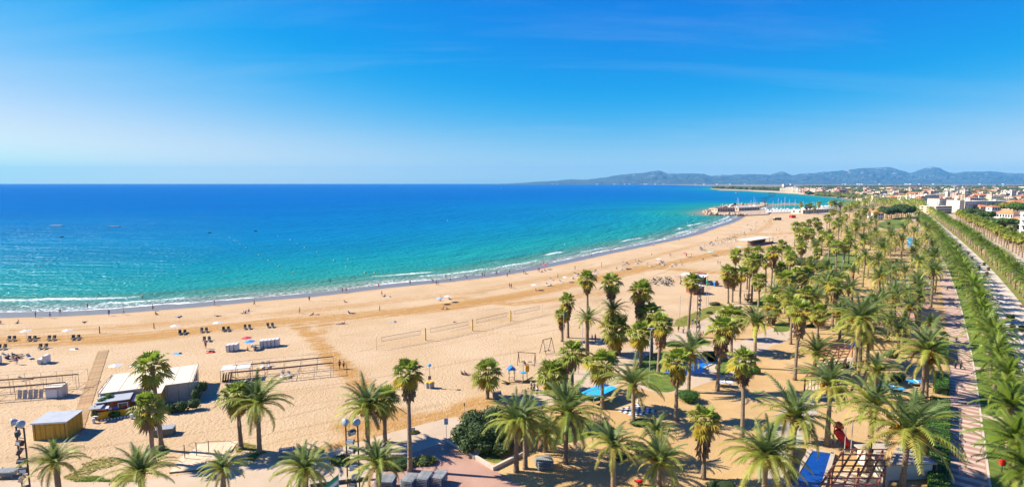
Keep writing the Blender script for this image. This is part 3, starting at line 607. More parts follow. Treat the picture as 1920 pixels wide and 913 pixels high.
# ---------------- individually placed palms: kind, base px, crown-centre px, crown radius px, label, skirt/fruit
PALMS = [
 ('D', 112, 938, 112, 868, 46, 'short date palm left of the grassy sand patch', 0), ('F', 303, 843, 297, 688, 33, 'tall fan palm in front of the beach bar', .25), ('F', 288, 868, 275, 764, 32, 'shorter fan palm in front of the yellow bar counter', .1),
 ('D', 270, 955, 268, 888, 56, 'bushy date palm beside the grassy sand patch', 0), ('D', 420, 955, 420, 880, 40, 'small date palm below the plank ramp', .5), ('F', 452, 841, 440, 742, 31, 'fan palm standing in the left of two grass rings', 0),
 ('D', 487, 849, 485, 757, 56, 'slender date palm with bright green heart in a grass ring', 0), ('D', 575, 962, 575, 882, 52, 'low date palm left of the green and white flag', .8), ('D', 690, 838, 683, 766, 56, 'date palm with orange fruit behind the middle floodlight tower', 1),
 ('F', 722, 828, 722, 752, 29, 'slim fan palm right of the middle floodlight tower', .1), ('F', 769, 882, 764, 702, 29, 'very tall fan palm with yellow skirt at the pink plaza', .6), ('D', 712, 955, 712, 870, 52, 'spiky date palm right of the middle floodlight tower', 1),
 ('F', 914, 747, 912, 698, 29, 'fan palm behind the big dark bush on the sand', .2), ('D', 968, 884, 960, 792, 54, 'left date palm of a close pair beside the big bush', .5), ('D', 985, 878, 990, 785, 48, 'right date palm of a close pair beside the big bush', .4),
 ('D', 1060, 868, 1058, 780, 76, 'large spreading date palm on the lawn by the grey rack', .7), ('D', 1022, 846, 1025, 812, 40, 'low date palm half hidden behind the large spreading one', 0), ('F', 1073, 731, 1069, 662, 28, 'fan palm left of the blue canopy', .1), ('F', 1036, 732, 1037, 703, 31, 'low fan palm beside the bicycles', 0),
 ('F', 1129, 766, 1128, 683, 31, 'fan palm growing beside the blue canopy', .3), ('D', 1187, 794, 1186, 724, 52, 'date palm in front of the chessboard', 0), ('D', 1150, 936, 1145, 835, 50, 'date palm with bare trunk below the pampas grass', .2), ('D', 1228, 862, 1228, 812, 36, 'small date palm in front of the brown bushes', 0),
 ('D', 1235, 925, 1236, 868, 56, 'short date palm above the red seat', .3), ('F', 1267, 787, 1264, 680, 29, 'fan palm left of the round hedge', .35), ('D', 1291, 735, 1291, 664, 40, 'date palm rising out of the round hedge', .2), ('F', 1345, 732, 1343, 616, 29, 'yellowing fan palm beside the blue basin', .6),
 ('F', 1371, 660, 1371, 598, 28, 'fan palm behind the blue basin', .3), ('D', 1414, 690, 1413, 610, 44, 'date palm with fruit beside the clipped hedge', 1), ('F', 1391, 822, 1388, 678, 28, 'tall fan palm with spotted trunk on the open dirt', .5), ('F', 1319, 897, 1317, 788, 31, 'fan palm with thick brown skirt on the open dirt', 1),
 ('D', 1432, 940, 1432, 858, 74, 'broad date palm left of the blue pool', 1), ('D', 1481, 905, 1487, 784, 73, 'broad date palm with orange fruit above the blue pool', 1), ('D', 1550, 835, 1555, 725, 54, 'date palm beside the red slide', .6), ('D', 1625, 885, 1626, 758, 64, 'tall date palm between red slide and hedge', .4),
 ('D', 1690, 925, 1690, 812, 88, 'largest date palm beside the near hedge', 1), ('D', 1727, 750, 1731, 660, 56, 'date palm with yellow fruit beside the blue table', 1), ('D', 1736, 744, 1744, 676, 42, 'lower date palm behind the yellow fruiting one', .6), ('D', 1602, 700, 1604, 602, 50, 'date palm with orange heart behind the pergola', 1), ('D', 1612, 690, 1618, 622, 42, 'date palm close behind the orange hearted one', 0),
 ('D', 1526, 705, 1527, 662, 40, 'low date palm before the upper pergola', 0), ('D', 1640, 752, 1644, 697, 42, 'date palm beside the left blue table', 0), ('D', 1626, 680, 1628, 640, 34, 'short date palm right of the upper pergola', 0),
 ('F', 1102, 668, 1100, 524, 18, 'tall slim fan palm at the beach edge, left of three', .4), ('D', 1099, 681, 1100, 602, 27, 'date palm at the foot of the tall slim fan palm', 0), ('F', 1143, 664, 1142, 531, 20, 'tall slim fan palm at the beach edge, middle of three', .4), ('F', 1200, 661, 1197, 546, 23, 'heavy fan palm at the beach edge, right of three', 1),
 ('F', 1065, 633, 1061, 566, 17, 'brown skirted fan palm beside the swings', .8), ('F', 1054, 640, 1048, 592, 14, 'small yellowing fan palm beside the swings', .7), ('D', 1146, 665, 1144, 583, 26, 'date palm among the beach edge fan palms', 0), ('F', 1153, 664, 1151, 617, 30, 'broad fan palm among the beach edge palms', .4),
 ('F', 1200, 688, 1202, 626, 26, 'fan palm beside the tall lamp post', .2), ('F', 1234, 700, 1236, 608, 23, 'fan palm with hanging leaves right of the lamp post', .8), ('F', 1222, 669, 1223, 590, 24, 'yellow fan palm behind the lamp post', .6), ('F', 1290, 631, 1284, 527, 17, 'tall lone fan palm beside the brown cabin', .3),
 ('F', 1376, 545, 1375, 478, 14, 'fan palm at the grove edge by the blue box', .2), ('F', 1365, 569, 1363, 511, 16, 'fan palm at the grove edge, nearest the blue box', .5), ('F', 1373, 566, 1374, 525, 13, 'short fan palm inside the grove edge', .1), ('F', 1387, 570, 1387, 512, 15, 'fan palm of the grove behind the pampas grass', .3),
 ('F', 1400, 542, 1401, 474, 13, 'fan palm of the grove in the back row', .2), ('F', 1416, 546, 1416, 472, 13, 'fan palm of the grove in the back row', .2), ('F', 1403, 560, 1404, 497, 17, 'fan palm in the middle of the grove', .1), ('F', 1409, 567, 1412, 490, 16, 'fan palm in the middle of the grove', .1), ('F', 1422, 575, 1422, 526, 15, 'short fan palm at the small lawn', 0),
 ('F', 1435, 548, 1433, 489, 13, 'fan palm behind the small lawn', .6), ('F', 1445, 553, 1445, 473, 15, 'tall fan palm behind the small lawn', .7), ('F', 1476, 508, 1476, 472, 13, 'fan palm in the far grove clump', .3), ('F', 1465, 506, 1464, 459, 11, 'fan palm in the far grove clump', .3), ('F', 1481, 514, 1482, 480, 12, 'fan palm in the far grove clump', .3), ('F', 1460, 546, 1460, 504, 16, 'fan palm in the near grove clump', .2),
 ('F', 1470, 588, 1469, 527, 21, 'yellow skirted fan palm in the near grove clump', .8), ('F', 1503, 546, 1502, 517, 14, 'fan palm in the near grove clump', .6), ('D', 1532, 562, 1531, 533, 19, 'dark date palm beside the white steps', .5), ('D', 1528, 500, 1527, 464, 18, 'date palm in front of the dark shrubs', 0), ('F', 1500, 494, 1502, 456, 13, 'fan palm above the dark shrubs', .4),
 ('D', 1480, 612, 1481, 557, 26, 'date palm behind the shady lawn', 0), ('F', 1448, 609, 1447, 573, 19, 'fan palm with yellow skirt beside the shady lawn', .7), ('F', 1490, 712, 1491, 584, 23, 'tall fan palm with tan skirt near the upper pergola', .9), ('F', 1482, 645, 1478, 570, 19, 'fan palm behind the tan skirted one', .3), ('D', 1522, 610, 1523, 561, 28, 'spreading date palm above the shaded dirt', 0), ('F', 1532, 638, 1529, 588, 19, 'fan palm in front of the spreading date palm', .1),
 ('F', 1560, 621, 1560, 536, 17, 'slim fan palm at the sandy path', .6), ('D', 1597, 569, 1598, 511, 19, 'lone date palm on the sandy path', .2), ('F', 1567, 518, 1567, 462, 13, 'fan palm on the far lawn', .6), ('F', 1553, 494, 1554, 450, 12, 'fan palm on the far lawn', .3), ('F', 1582, 494, 1581, 459, 13, 'fan palm on the far lawn', .4), ('F', 1591, 494, 1590, 450, 12, 'fan palm on the far lawn', .3),
 ('D', 1604, 502, 1604, 470, 14, 'date palm at the right of the far lawn', .4), ('D', 1617, 538, 1618, 479, 14, 'date palm right of the far lawn', .4), ('D', 1616, 492, 1616, 452, 19, 'date palm behind the far lawn', 0), ('D', 1689, 502, 1689, 452, 17, 'tall date palm on the round lawn', .5), ('D', 1650, 516, 1655, 469, 20, 'date palm in the dense inner park', 0), ('D', 1645, 541, 1646, 489, 21, 'date palm in the dense inner park', 0),
 ('D', 1645, 582, 1644, 519, 25, 'date palm in the dense inner park', .3), ('D', 1668, 551, 1669, 511, 19, 'date palm in the dense inner park', .5), ('D', 1669, 482, 1669, 444, 17, 'date palm in the dense inner park', 0), ('D', 1632, 606, 1634, 565, 25, 'date palm with fruit in the dense inner park', 1), ('D', 1647, 610, 1649, 562, 24, 'date palm in the dense inner park', .3),
 ('D', 1718, 487, 1718, 464, 15, 'date palm beside the far pool', .4), ('D', 1745, 500, 1742, 463, 19, 'date palm along the striped walk', 0), ('D', 1747, 535, 1746, 482, 24, 'date palm along the striped walk', 0), ('D', 1745, 577, 1746, 510, 26, 'date palm along the striped walk', .6), ('D', 1718, 537, 1718, 492, 20, 'date palm left of the striped walk', .3), ('D', 1721, 560, 1721, 523, 20, 'date palm left of the striped walk', .7), ('D', 1721, 592, 1703, 541, 26, 'date palm left of the striped walk', 1),
 ('D', 1697, 640, 1698, 578, 26, 'date palm behind the pale wall', .3), ('D', 1691, 646, 1690, 608, 27, 'date palm behind the pale wall', 1), ('D', 1684, 662, 1682, 622, 24, 'date palm behind the pale wall', 0), ('D', 1741, 650, 1741, 607, 21, 'small date palm beside the pale wall', 0), ('D', 1665, 640, 1664, 603, 24, 'date palm left of the pale wall', 0),
 ('D', 1642, 467, 1642, 437, 13, 'date palm by the dark kiosk', 0), ('D', 1669, 470, 1669, 438, 15, 'date palm by the dark kiosk', 0), ('D', 1693, 470, 1693, 431, 15, 'date palm by the dark kiosk', 0), ('D', 1712, 465, 1712, 436, 15, 'date palm by the far pool', .4), ('D', 1734, 470, 1734, 432, 17, 'date palm by the far pool', 0), ('D', 1618, 490, 1618, 452, 17, 'date palm at the inner park edge', 0), ('D', 1655, 500, 1655, 460, 18, 'date palm at the inner park edge', 0), ('D', 1720, 445, 1720, 418, 13, 'date palm by the far pool', 0), ('D', 1700, 440, 1701, 412, 12, 'date palm by the far pool', 0),
 ('F', 1489, 467, 1489, 424, 10, 'lone yellow fan palm at the beach edge', .8), ('F', 1502, 462, 1502, 424, 9, 'fan palm at the far beach edge', .3), ('F', 1515, 455, 1515, 419, 9, 'fan palm at the far beach edge', .4), ('F', 1526, 448, 1525, 415, 9, 'fan palm at the far beach edge', .4), ('F', 1535, 455, 1535, 423, 9, 'fan palm at the far beach edge', .4), ('F', 1550, 430, 1550, 408, 8, 'fan palm at the far beach edge', .6), ('F', 1497, 478, 1496, 438, 11, 'fan palm at the far beach edge', .3), ('F', 1510, 475, 1511, 436, 11, 'fan palm at the far beach edge', .3), ('F', 1520, 470, 1521, 437, 10, 'fan palm at the far beach edge', .3), ('F', 1540, 478, 1540, 440, 11, 'fan palm at the far beach edge', .3),
 ('F', 1500, 402, 1500, 383, 5, 'dark fan palm behind the marina', .2), ('F', 1512, 402, 1512, 387, 5, 'dark fan palm behind the marina', .2), ('F', 1518, 402, 1518, 385, 5.5, 'dark fan palm behind the marina', .2), ('F', 1526, 401, 1526, 390, 5, 'dark fan palm behind the marina', .2), ('F', 1534, 401, 1534, 382, 5.5, 'dark fan palm behind the marina', .2), ('F', 1559, 397, 1559, 380, 5, 'dark fan palm behind the marina', .2), ('F', 1565, 397, 1565, 379, 5, 'dark fan palm behind the marina', .2), ('F', 1575, 397, 1575, 383, 5, 'dark fan palm behind the marina', .2),
]
def canon(k): return 'park palms' if k == 'D' else 'fan palms of the park and beach'
for k, bx, by, cx, cy, r, lab, ex in PALMS:
    P = G(bx, by); h = max(2.2, HZ(P, cy)); rc = r * MPP(P + Vector((0, 0, h)))
    near = DEP(P) < 175
    palm(P, h, k, rc * (1.08 if k == 'D' else 1.08), lab, canon(k), near, fruit=ex if k == 'D' else 0, skirt=ex if k == 'F' else 0, dry=.15)
# fill of the inner park where single bases are hidden
rng = random.Random(21); cnt = 0
def inside(p, poly):
    c = False; j = len(poly) - 1
    for i in range(len(poly)):
        if (poly[i][1] > p[1]) != (poly[j][1] > p[1]) and p[0] < (poly[j][0] - poly[i][0]) * (p[1] - poly[i][1]) / (poly[j][1] - poly[i][1]) + poly[i][0]: c = not c
        j = i
    return c
FILL = [(1545, 470), (1552, 425), (1575, 402), (1620, 396), (1640, 412), (1650, 425), (1640, 440), (1610, 455), (1590, 470)]
placed = []
FILL2 = [(1440, 600), (1420, 575), (1450, 540), (1490, 500), (1530, 470), (1600, 440), (1660, 432), (1735, 440), (1745, 500), (1755, 560), (1740, 600), (1680, 640), (1620, 660), (1560, 640), (1500, 640)]
for k, bx, by, cx, cy, r, lab, ex in PALMS: placed.append(G(bx, by))
n2 = 0; tries = 0
while n2 < 68 and tries < 9000:
    tries += 1; q = (rng.uniform(1420, 1760), rng.uniform(430, 660))
    if not inside(q, FILL2) or (1575 < q[0] < 1625 and 515 < q[1] < 590) or (1535 < q[0] < 1610 and 468 < q[1] < 512): continue
    P = G(*q)
    if any((P - o).length < 5.2 for o in placed): continue
    placed.append(P); k = 'F' if q[0] < 1540 and rng.random() < .6 else 'D'; n2 += 1
    palm(P, rng.uniform(7, 10.5) if k == 'F' else rng.uniform(4.5, 8), k, rng.uniform(2.3, 2.8) if k == 'F' else rng.uniform(3.6, 4.5), ('fan' if k == 'F' else 'date') + ' palm filling the crowded middle of the park', canon(k), DEP(P) < 175, fruit=.3, skirt=.4 if k == 'F' else 0, dry=.1)
while cnt < 46:
    q = (rng.uniform(1540, 1720), rng.uniform(385, 480))
    if not inside(q, FILL): continue
    P = G(*q)
    if any((P - o).length < 7 for o in placed): continue
    placed.append(P); k = 'F' if rng.random() < (.75 if q[1] < 425 else .4) else 'D'
    palm(P, rng.uniform(9, 12.5) if k == 'F' else rng.uniform(7, 9), k, rng.uniform(2.3, 2.8) if k == 'F' else rng.uniform(3.4, 4), 'palm packed into the dense far grove beyond the lawn', 'palms of the dense far grove', False, share=True); cnt += 1
# ---------------- avenue rows beside the striped walk and the road
def row(off, s0, s1, step, kind, h, rc, label, group, jit=1.0, seed=1, share_after=400):
    rng = random.Random(seed); s = s0; i = 0
    while s < s1:
        P, a = WP(s + rng.uniform(-jit, jit), off + rng.uniform(-.35, .35)); px, py = PROJ(P + Vector((0, 0, h))); dep = DEP(P)
        if px < 2040 and dep > 40 and dep < 560:
            i += 1; palm(P, h * rng.uniform(.82, 1.14), kind, rc * rng.uniform(.85, 1.12), '%s, %s from the near end' % (label, ordn(i)), group, dep < 150)
        s += step
row(2.7, 5, 560, 8.8, 'G', 5.5, 4.3, 'date palm in the lawn row touching the striped walk', 'avenue palms along the striped walk', seed=3)
row(16.6, 60, 600, 7.6, 'G', 6.4, 3.8, 'date palm in the row right of the wide promenade', 'avenue palms along the road', seed=5)
row(31.5, 120, 620, 9.5, 'F', 8.2, 2.3, 'slim fan palm in the row beyond the road', 'fan palms beyond the road', seed=7)
row(35.0, 125, 620, 12.5, 'F', 8.0, 2.3, 'slim fan palm in the second row beyond the road', 'fan palms beyond the road', seed=8)
# far palms that read as one green mass
def palm_mass(name, pts, label, seed):
    rng = random.Random(seed); mb = MB()
    for P, h, r, k in pts:
        mb.cur = 4; mb.tube([P, P + Vector((0, 0, h))], [.3, .22], 4, False); n = 11 if k == 'D' else 13
        for j in range(n):
            a = rng.uniform(0, 6.28); e = R(rng.choice((70, 50, 30, 10, -15, -35))); mb.cur = 0 if e > .9 else (1 if e > -.1 else 2)
            c = P + Vector((0, 0, h)); d1 = Vector((math.cos(a) * math.cos(e), math.sin(a) * math.cos(e), math.sin(e))); sd = Vector((-math.sin(a), math.cos(a), 0)) * r * .16
            m_ = c + d1 * r * .6; t_ = c + d1 * r; t_.z -= r * .4; mb.add([c, m_ + sd, t_, m_ - sd], [(0, 1, 2, 3)])
    o = mb.obj(name, [M_gf, M_df[1], M_df[2], M_df[2], M_trd]); o['kind'] = 'stuff'; o['label'] = label; o['category'] = 'palm trees'; return o
pts = []; rng = random.Random(5)
for i in range(430):
    q = (rng.uniform(1555, 1735), rng.uniform(371, 397)); 
    if q[0] < 1625 and q[1] < 383 + (1625 - q[0]) * .12: continue
    pts.append((G(*q), rng.uniform(7, 11), rng.uniform(2.8, 4), rng.choice('DF')))
for off in (2.6, 16.6):
    for s in np.arange(520, WLEN, 6.5):
        P, a = WP(s, off)
        if DEP(P) > 555: pts.append((P, 6.5, 3.9, 'D'))
palm_mass('distant_palms', pts, 'mass of distant palms where the avenue rows run together', 4)
# ================================================================== shrubs, hedges
M_leaf = [mat('dark_shrub_leaf', (.055, .10, .025), .6, .2, 3, orand=.15, trans=.2), mat('hedge_leaf', (.06, .15, .015), .55, .2, 3, orand=.12, trans=.25), mat('yellow_shrub_leaf', (.22, .24, .03), .6, .2, 3, orand=.15, trans=.25), mat('pine_leaf', (.06, .115, .02), .6, .2, 3, orand=.15, trans=.15), mat('brown_bush_leaf', (.17, .12, .06), .8, .25, 3, orand=.15, trans=.15)]
M_plume = mat('pampas_plume', (.55, .38, .26), .9, .15, 3, orand=.1, trans=.2); M_bark = mat('bark', (.14, .10, .07), .9, .3, 5); M_core = mat('shrub_shade_core', (.03, .055, .015), .9, .3, 2)  # core colour is darkened to stand in for shade between the leaves
def leafcloud(name, lobes, n, ls, seed, m_, flat=0.0):
    """leaf-sized faces spread over and just under the surface of several lobes, plus inner cores coloured dark as shade"""
    rng = random.Random(seed); mb = MB(); area = [l[3] * l[4] + l[4] * l[5] for l in lobes]; tot = sum(area)
    for l, a in zip(lobes, area):
        for k in range(int(n * a / tot)):
            u = Vector((rng.gauss(0, 1), rng.gauss(0, 1), rng.gauss(0, 1))).normalized()
            if u.z < -.5: u.z *= -.6; u.normalize()
            rr = rng.uniform(.80, 1.04) * (1 + .13 * mnoise.noise(Vector((u.x * 3 + l[0], u.y * 3 + l[1], u.z * 3))))
            p = Vector((l[0] + u.x * l[3] * rr, l[1] + u.y * l[4] * rr, l[2] + u.z * l[5] * rr)); nn = (u + Vector((rng.gauss(0, .5), rng.gauss(0, .5), rng.gauss(0, .5)))).normalized()
            q = nn.to_track_quat('Z', 'Y').to_matrix(); a_ = rng.uniform(0, 6.28); s_ = ls * rng.uniform(.6, 1.3)
            e1 = q @ Vector((math.cos(a_), math.sin(a_), 0)) * s_; e2 = q @ Vector((-math.sin(a_), math.cos(a_), 0)) * s_ * .6
            mb.add([p - e1, p - e2 * .9, p + e1, p + e2 * .9], [(0, 1, 2, 3)])
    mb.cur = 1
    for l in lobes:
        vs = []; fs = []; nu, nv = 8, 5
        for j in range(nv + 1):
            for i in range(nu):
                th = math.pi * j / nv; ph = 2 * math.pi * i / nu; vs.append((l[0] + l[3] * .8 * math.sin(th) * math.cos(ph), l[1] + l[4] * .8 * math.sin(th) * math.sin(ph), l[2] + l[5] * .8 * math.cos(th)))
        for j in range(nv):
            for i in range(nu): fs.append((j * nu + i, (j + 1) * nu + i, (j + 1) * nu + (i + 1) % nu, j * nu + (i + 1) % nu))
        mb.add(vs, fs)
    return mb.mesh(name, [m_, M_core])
def shrub(name, lab, px, py, lobes, n, ls, mi, seed=1, cat='shrub', group=None):
    """lobes in metres round the base"""
    P = G(px, py); r = thing(name, lab, cat, P, 0, group); obj('foliage', leafcloud('foliage', lobes, n, ls, seed, M_leaf[mi]), r)
    mb = MB()
    for l in lobes[:6]: mb.tube([(l[0] * .3, l[1] * .3, -.1), (l[0] * .7, l[1] * .7, l[2] * .5), (l[0], l[1], l[2])], [.12, .09, .04], 5)
    mb.obj('stem', M_bark, r); return r
def hedge_box(name, lab, pts, w, h, mi, seed, dens=70, group=None):
    """clipped hedge following a line of ground points"""
    c = sum(pts, Vector()) / len(pts); r = thing(name, lab, 'hedge', c, 0, group); rng = random.Random(seed); mb = MB(); core = MB()
    for a, b_ in zip(pts, pts[1:]):
        d_ = b_ - a; L_ = d_.length; d_.normalize(); nrm = Vector((-d_.y, d_.x, 0))
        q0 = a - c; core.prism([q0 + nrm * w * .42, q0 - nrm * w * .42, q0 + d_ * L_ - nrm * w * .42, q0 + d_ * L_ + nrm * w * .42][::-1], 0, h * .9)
        for k in range(int(L_ * (w + 2 * h) * dens)):
            t_ = rng.uniform(0, L_); f = rng.uniform(0, w + 2 * h)
            if f < w: p = q0 + d_ * t_ + nrm * (f - w / 2); z = h + .12 * mnoise.noise((q0 + d_ * t_) * .8); n0 = Vector((0, 0, 1))
            elif f < w + h: p = q0 + d_ * t_ + nrm * w / 2; z = f - w; n0 = nrm
            else: p = q0 + d_ * t_ - nrm * w / 2; z = f - w - h; n0 = -nrm
            wob = .16 * mnoise.noise(Vector((p.x * .9, p.y * .9, z))); p = Vector((p.x, p.y, z)) + n0 * (wob + rng.uniform(-.1, .05))
            nn = (n0 + Vector((rng.gauss(0, .6), rng.gauss(0, .6), rng.gauss(0, .6)))).normalized(); q = nn.to_track_quat('Z', 'Y').to_matrix(); a_ = rng.uniform(0, 6.28); s_ = .11 * rng.uniform(.6, 1.3)
            e1 = q @ Vector((math.cos(a_), math.sin(a_), 0)) * s_; e2 = q @ Vector((-math.sin(a_), math.cos(a_), 0)) * s_ * .6; mb.add([p - e1, p - e2, p + e1, p + e2], [(0, 1, 2, 3)])
    mb.obj('foliage', M_leaf[mi], r); core.obj('shade_core', M_core, r); return r
rng = random.Random(11)
lob = [(-3.4, -.3, 1.6, 1.8, 1.7, 1.6), (-1.2, -1.0, 2.0, 2.2, 1.9, 1.9), (1.2, -.6, 1.9, 2.1, 1.9, 1.9), (3.4, .6, 2.0, 2.0, 1.9, 1.9), (-2.0, 1.8, 2.3, 2.3, 2.0, 2.0), (.8, 2.2, 2.6, 2.4, 2.1, 2.1), (3.2, 2.8, 2.3, 2.0, 2.0, 2.0), (-.3, -2.2, 1.2, 1.5, 1.3, 1.2), (-2.6, -2.2, 1.1, 1.3, 1.2, 1.1), (1.8, -2.6, 1.0, 1.4, 1.2, 1.0)]
shrub('round_tree_bush', 'big dark green bush beside the pink plaza', 915, 836, lob, 7500, .17, 0, 3)
hl = [WP(s, -4.6)[0] for s in (10, 15, 20)]
hedge_box('hedge', 'nearest clipped hedge block beside the striped walk', [WP(s, -4.7)[0] for s in (2, 6, 10, 13)], 2.0, 1.2, 1, 1); hedge_box('hedge', 'bright hedge block in the middle of the striped walk', [WP(s, -5.2)[0] for s in (14, 18, 22, 25)], 3.0, 1.4, 1, 2); hedge_box('hedge', 'hedge block left of the walking couple', [WP(s, -4.9)[0] for s in (26, 31, 36)], 2.4, 1.4, 1, 3)
hedge_box('hedge', 'thin hedge beside the far part of the striped walk', [WP(s, -4.6)[0] for s in (62, 70, 78)], 1.6, 1.8, 1, 4, 40); hedge_box('hedge', 'low hedge in front of the pale wall', [WP(s, -4.8)[0] for s in (42, 47, 51)], 2.0, 1.2, 1, 5, 50)
for px, py, rx, rz, mi, lab in [(1290, 752, 1.9, 1.5, 1, 'round clipped hedge around a date palm trunk'), (1392, 698, 1.2, 1.5, 1, 'tall clipped hedge beside the fruiting palm'), (1416, 700, .9, 1.0, 1, 'small clipped hedge under the fruiting palm')]:
    shrub('round_hedge', lab, px, py, [(0, 0, rz * .55, rx, rx, rz * .62), (rx * .3, 0, rz * .7, rx * .75, rx * .8, rz * .5), (-rx * .3, .1, rz * .7, rx * .75, rx * .8, rz * .5)], 1800, .10, mi, 5, 'hedge')
for px, py, rx, rz, mi, lab in [(1263, 648, 1.9, .9, 1, 'green hedge left of the pampas grass'), (1330, 666, 1.6, .8, 0, 'dark shrub behind the blue basin'), (1102, 745, 2.6, .9, 1, 'low green shrubs under the blue canopy'), (1066, 752, 1.8, .8, 1, 'low green shrub left of the blue canopy'), (1205, 795, 1.9, .8, 0, 'dark shrub at the foot of the chessboard palm'), (1125, 812, 2.2, 1.0, 0, 'dark tussock below the pampas grass'), (1240, 925, 1.6, .8, 2, 'yellow shrub below the short date palm'), (1352, 915, 1.7, .7, 0, 'dark clipped shrub at the bottom edge'), (1190, 838, 1.4, .6, 4, 'brown twiggy bush on the dirt'), (1212, 852, 1.5, .5, 4, 'flat brown bush behind the short date palm'), (1165, 858, 1.6, .6, 4, 'brown bush in the palm shade'), (1252, 848, 1.0, .5, 4, 'small brown bush right of the others'),
                            (1520, 613, .9, .7, 1, 'tiny green bush in the shaded dirt'), (1672, 670, 1.4, 1.4, 2, 'yellow-green shrub near the palm pair'), (1580, 690, 1.3, 1.0, 0, 'dark shrub beside the upper pergola'), (1683, 715, 1.4, 1.6, 0, 'dark shrub left of the ping-pong table'), (1760, 650, 1.3, 1.0, 0, 'dark shrub beside the striped walk'), (1768, 628, 1.0, .8, 0, 'dark shrub at the end of the pale wall'), (1725, 745, .8, .5, 4, 'small brown shrub at the double palm trunk'),
                            (1340, 572, 1.6, .9, 4, 'grey bush on the dry verge'), (1330, 588, .9, .6, 0, 'small dark bush on the dry verge'), (1512, 497, 5.5, 3.0, 0, 'dark shrub mass behind the grove'), (1535, 505, 4.0, 2.2, 0, 'dark shrubs left of the far lawn'), (1582, 505, 2.0, 1.5, 0, 'dark shrub beside the lamp on the far lawn'), (1365, 540, 1.2, .7, 4, 'brown bush behind the blue box'), (795, 868, 1.5, .8, 2, 'yellow-green shrub at the tall palm'), (740, 873, 2.4, .9, 1, 'green shrub strip right of the middle floodlight tower'), (640, 868, 1.3, 1.0, 1, 'green shrub left of the middle floodlight tower'), (775, 812, .7, .3, 2, 'tuft at the sign on the sand')]:
    shrub('shrub', lab, px, py, [(0, 0, rz * .5, rx, rx * .8, rz * .65), (rx * .5, .2, rz * .45, rx * .7, rx * .6, rz * .55), (-rx * .5, -.1, rz * .4, rx * .7, rx * .65, rz * .55)], 420 if rx < 3 else 1600, .11 if rx < 3 else .22, mi, int(px))
def pampas(px, py, lab, n=26, h=2.0):
    r = thing('pampas_grass', lab, 'grass plant', G(px, py)); rng = random.Random(px); a = MB(); b_ = MB()
    for k in range(160):
        az = rng.uniform(0, 6.28); l = rng.uniform(.9, 1.6); a.tube([(0, 0, 0), (math.cos(az) * l * .5, math.sin(az) * l * .5, l * .7), (math.cos(az) * l, math.sin(az) * l, l * .35)], [.03, .025, .005], 3, False)
    for k in range(n):
        az = rng.uniform(0, 6.28); x, y = math.cos(az) * rng.uniform(.2, 1.3), math.sin(az) * rng.uniform(.2, 1.0); z = h * rng.uniform(.8, 1.1); b_.tube([(x * .7, y * .7, .8), (x, y, z - .7), (x * 1.05, y * 1.05, z - .3), (x * 1.15, y * 1.1, z)], [.015, .06, .11, .01], 5)
    a.obj('leaves', M_leaf[1], r); b_.obj('plumes', M_plume, r)
pampas(1128, 805, 'pink pampas grass below the blue canopy', 30, 2.3); pampas(1310, 640, 'pale pampas grass beside the two walkers', 24, 2.4); pampas(1402, 566, 'pale pampas grass in front of the grove', 20, 2.6); pampas(1300, 642, 'low pampas grass left of the pale one', 14, 2.0)
# dry grass tufts on the sand: uncountable, one object per patch
def tufts(lab, poly, n, h, m_, seed):
    rng = random.Random(seed); mb = MB(); xs = [p[0] for p in poly]; ys = [p[1] for p in poly]; k = 0
    while k < n:
        q = (rng.uniform(min(xs), max(xs)), rng.uniform(min(ys), max(ys)))
        if not inside(q, poly): continue
        k += 1; P = G(*q); 
        if mnoise.noise(P * .35) < -.15: continue
        for j in range(4):
            a = rng.uniform(0, 6.28); hh = h * rng.uniform(.5, 1.3); s = Vector((math.cos(a), math.sin(a), 0)); mb.add([P + s.cross(Vector((0, 0, 1))) * .06, P - s.cross(Vector((0, 0, 1))) * .06, P + s * hh * 1.6 + Vector((0, 0, hh * .8))], [(0, 1, 2)])
    o = mb.obj('grass_tufts', m_); o['kind'] = 'stuff'; o['label'] = lab; o['category'] = 'grass'
M_gr1 = mat('dry_grass_blade', (.34, .31, .05), .7, .25, 3, trans=.25); M_gr2 = mat('green_grass_blade', (.16, .25, .02), .7, .25, 3, trans=.25)
tufts('yellow-green dry grass on the sand at bottom left', [(110, 898), (140, 872), (175, 862), (205, 853), (240, 868), (262, 890), (255, 902), (130, 901)], 1500, .13, M_gr1, 1); tufts('greener grass along the footpath at bottom left', [(135, 902), (180, 888), (250, 890), (258, 902)], 900, .15, M_gr2, 2)
tufts('grass ring around the left of two palm trunks', [(440, 838), (455, 828), (478, 832), (482, 842), (465, 850), (445, 848)], 420, .13, M_gr1, 3); tufts('grass ring around the right of two palm trunks', [(462, 858), (485, 843), (508, 850), (505, 862), (480, 866)], 420, .13, M_gr2, 4); tufts('grass at the foot of the tall palm by the ramp', [(268, 848), (285, 836), (310, 834), (320, 847), (300, 856), (276, 860)], 500, .13, M_gr2, 5)
tufts('dry grass verge beside the seafront path', [(1268, 598), (1318, 578), (1352, 569), (1362, 572), (1325, 596), (1290, 612), (1262, 612)], 1100, .15, M_gr1, 6)
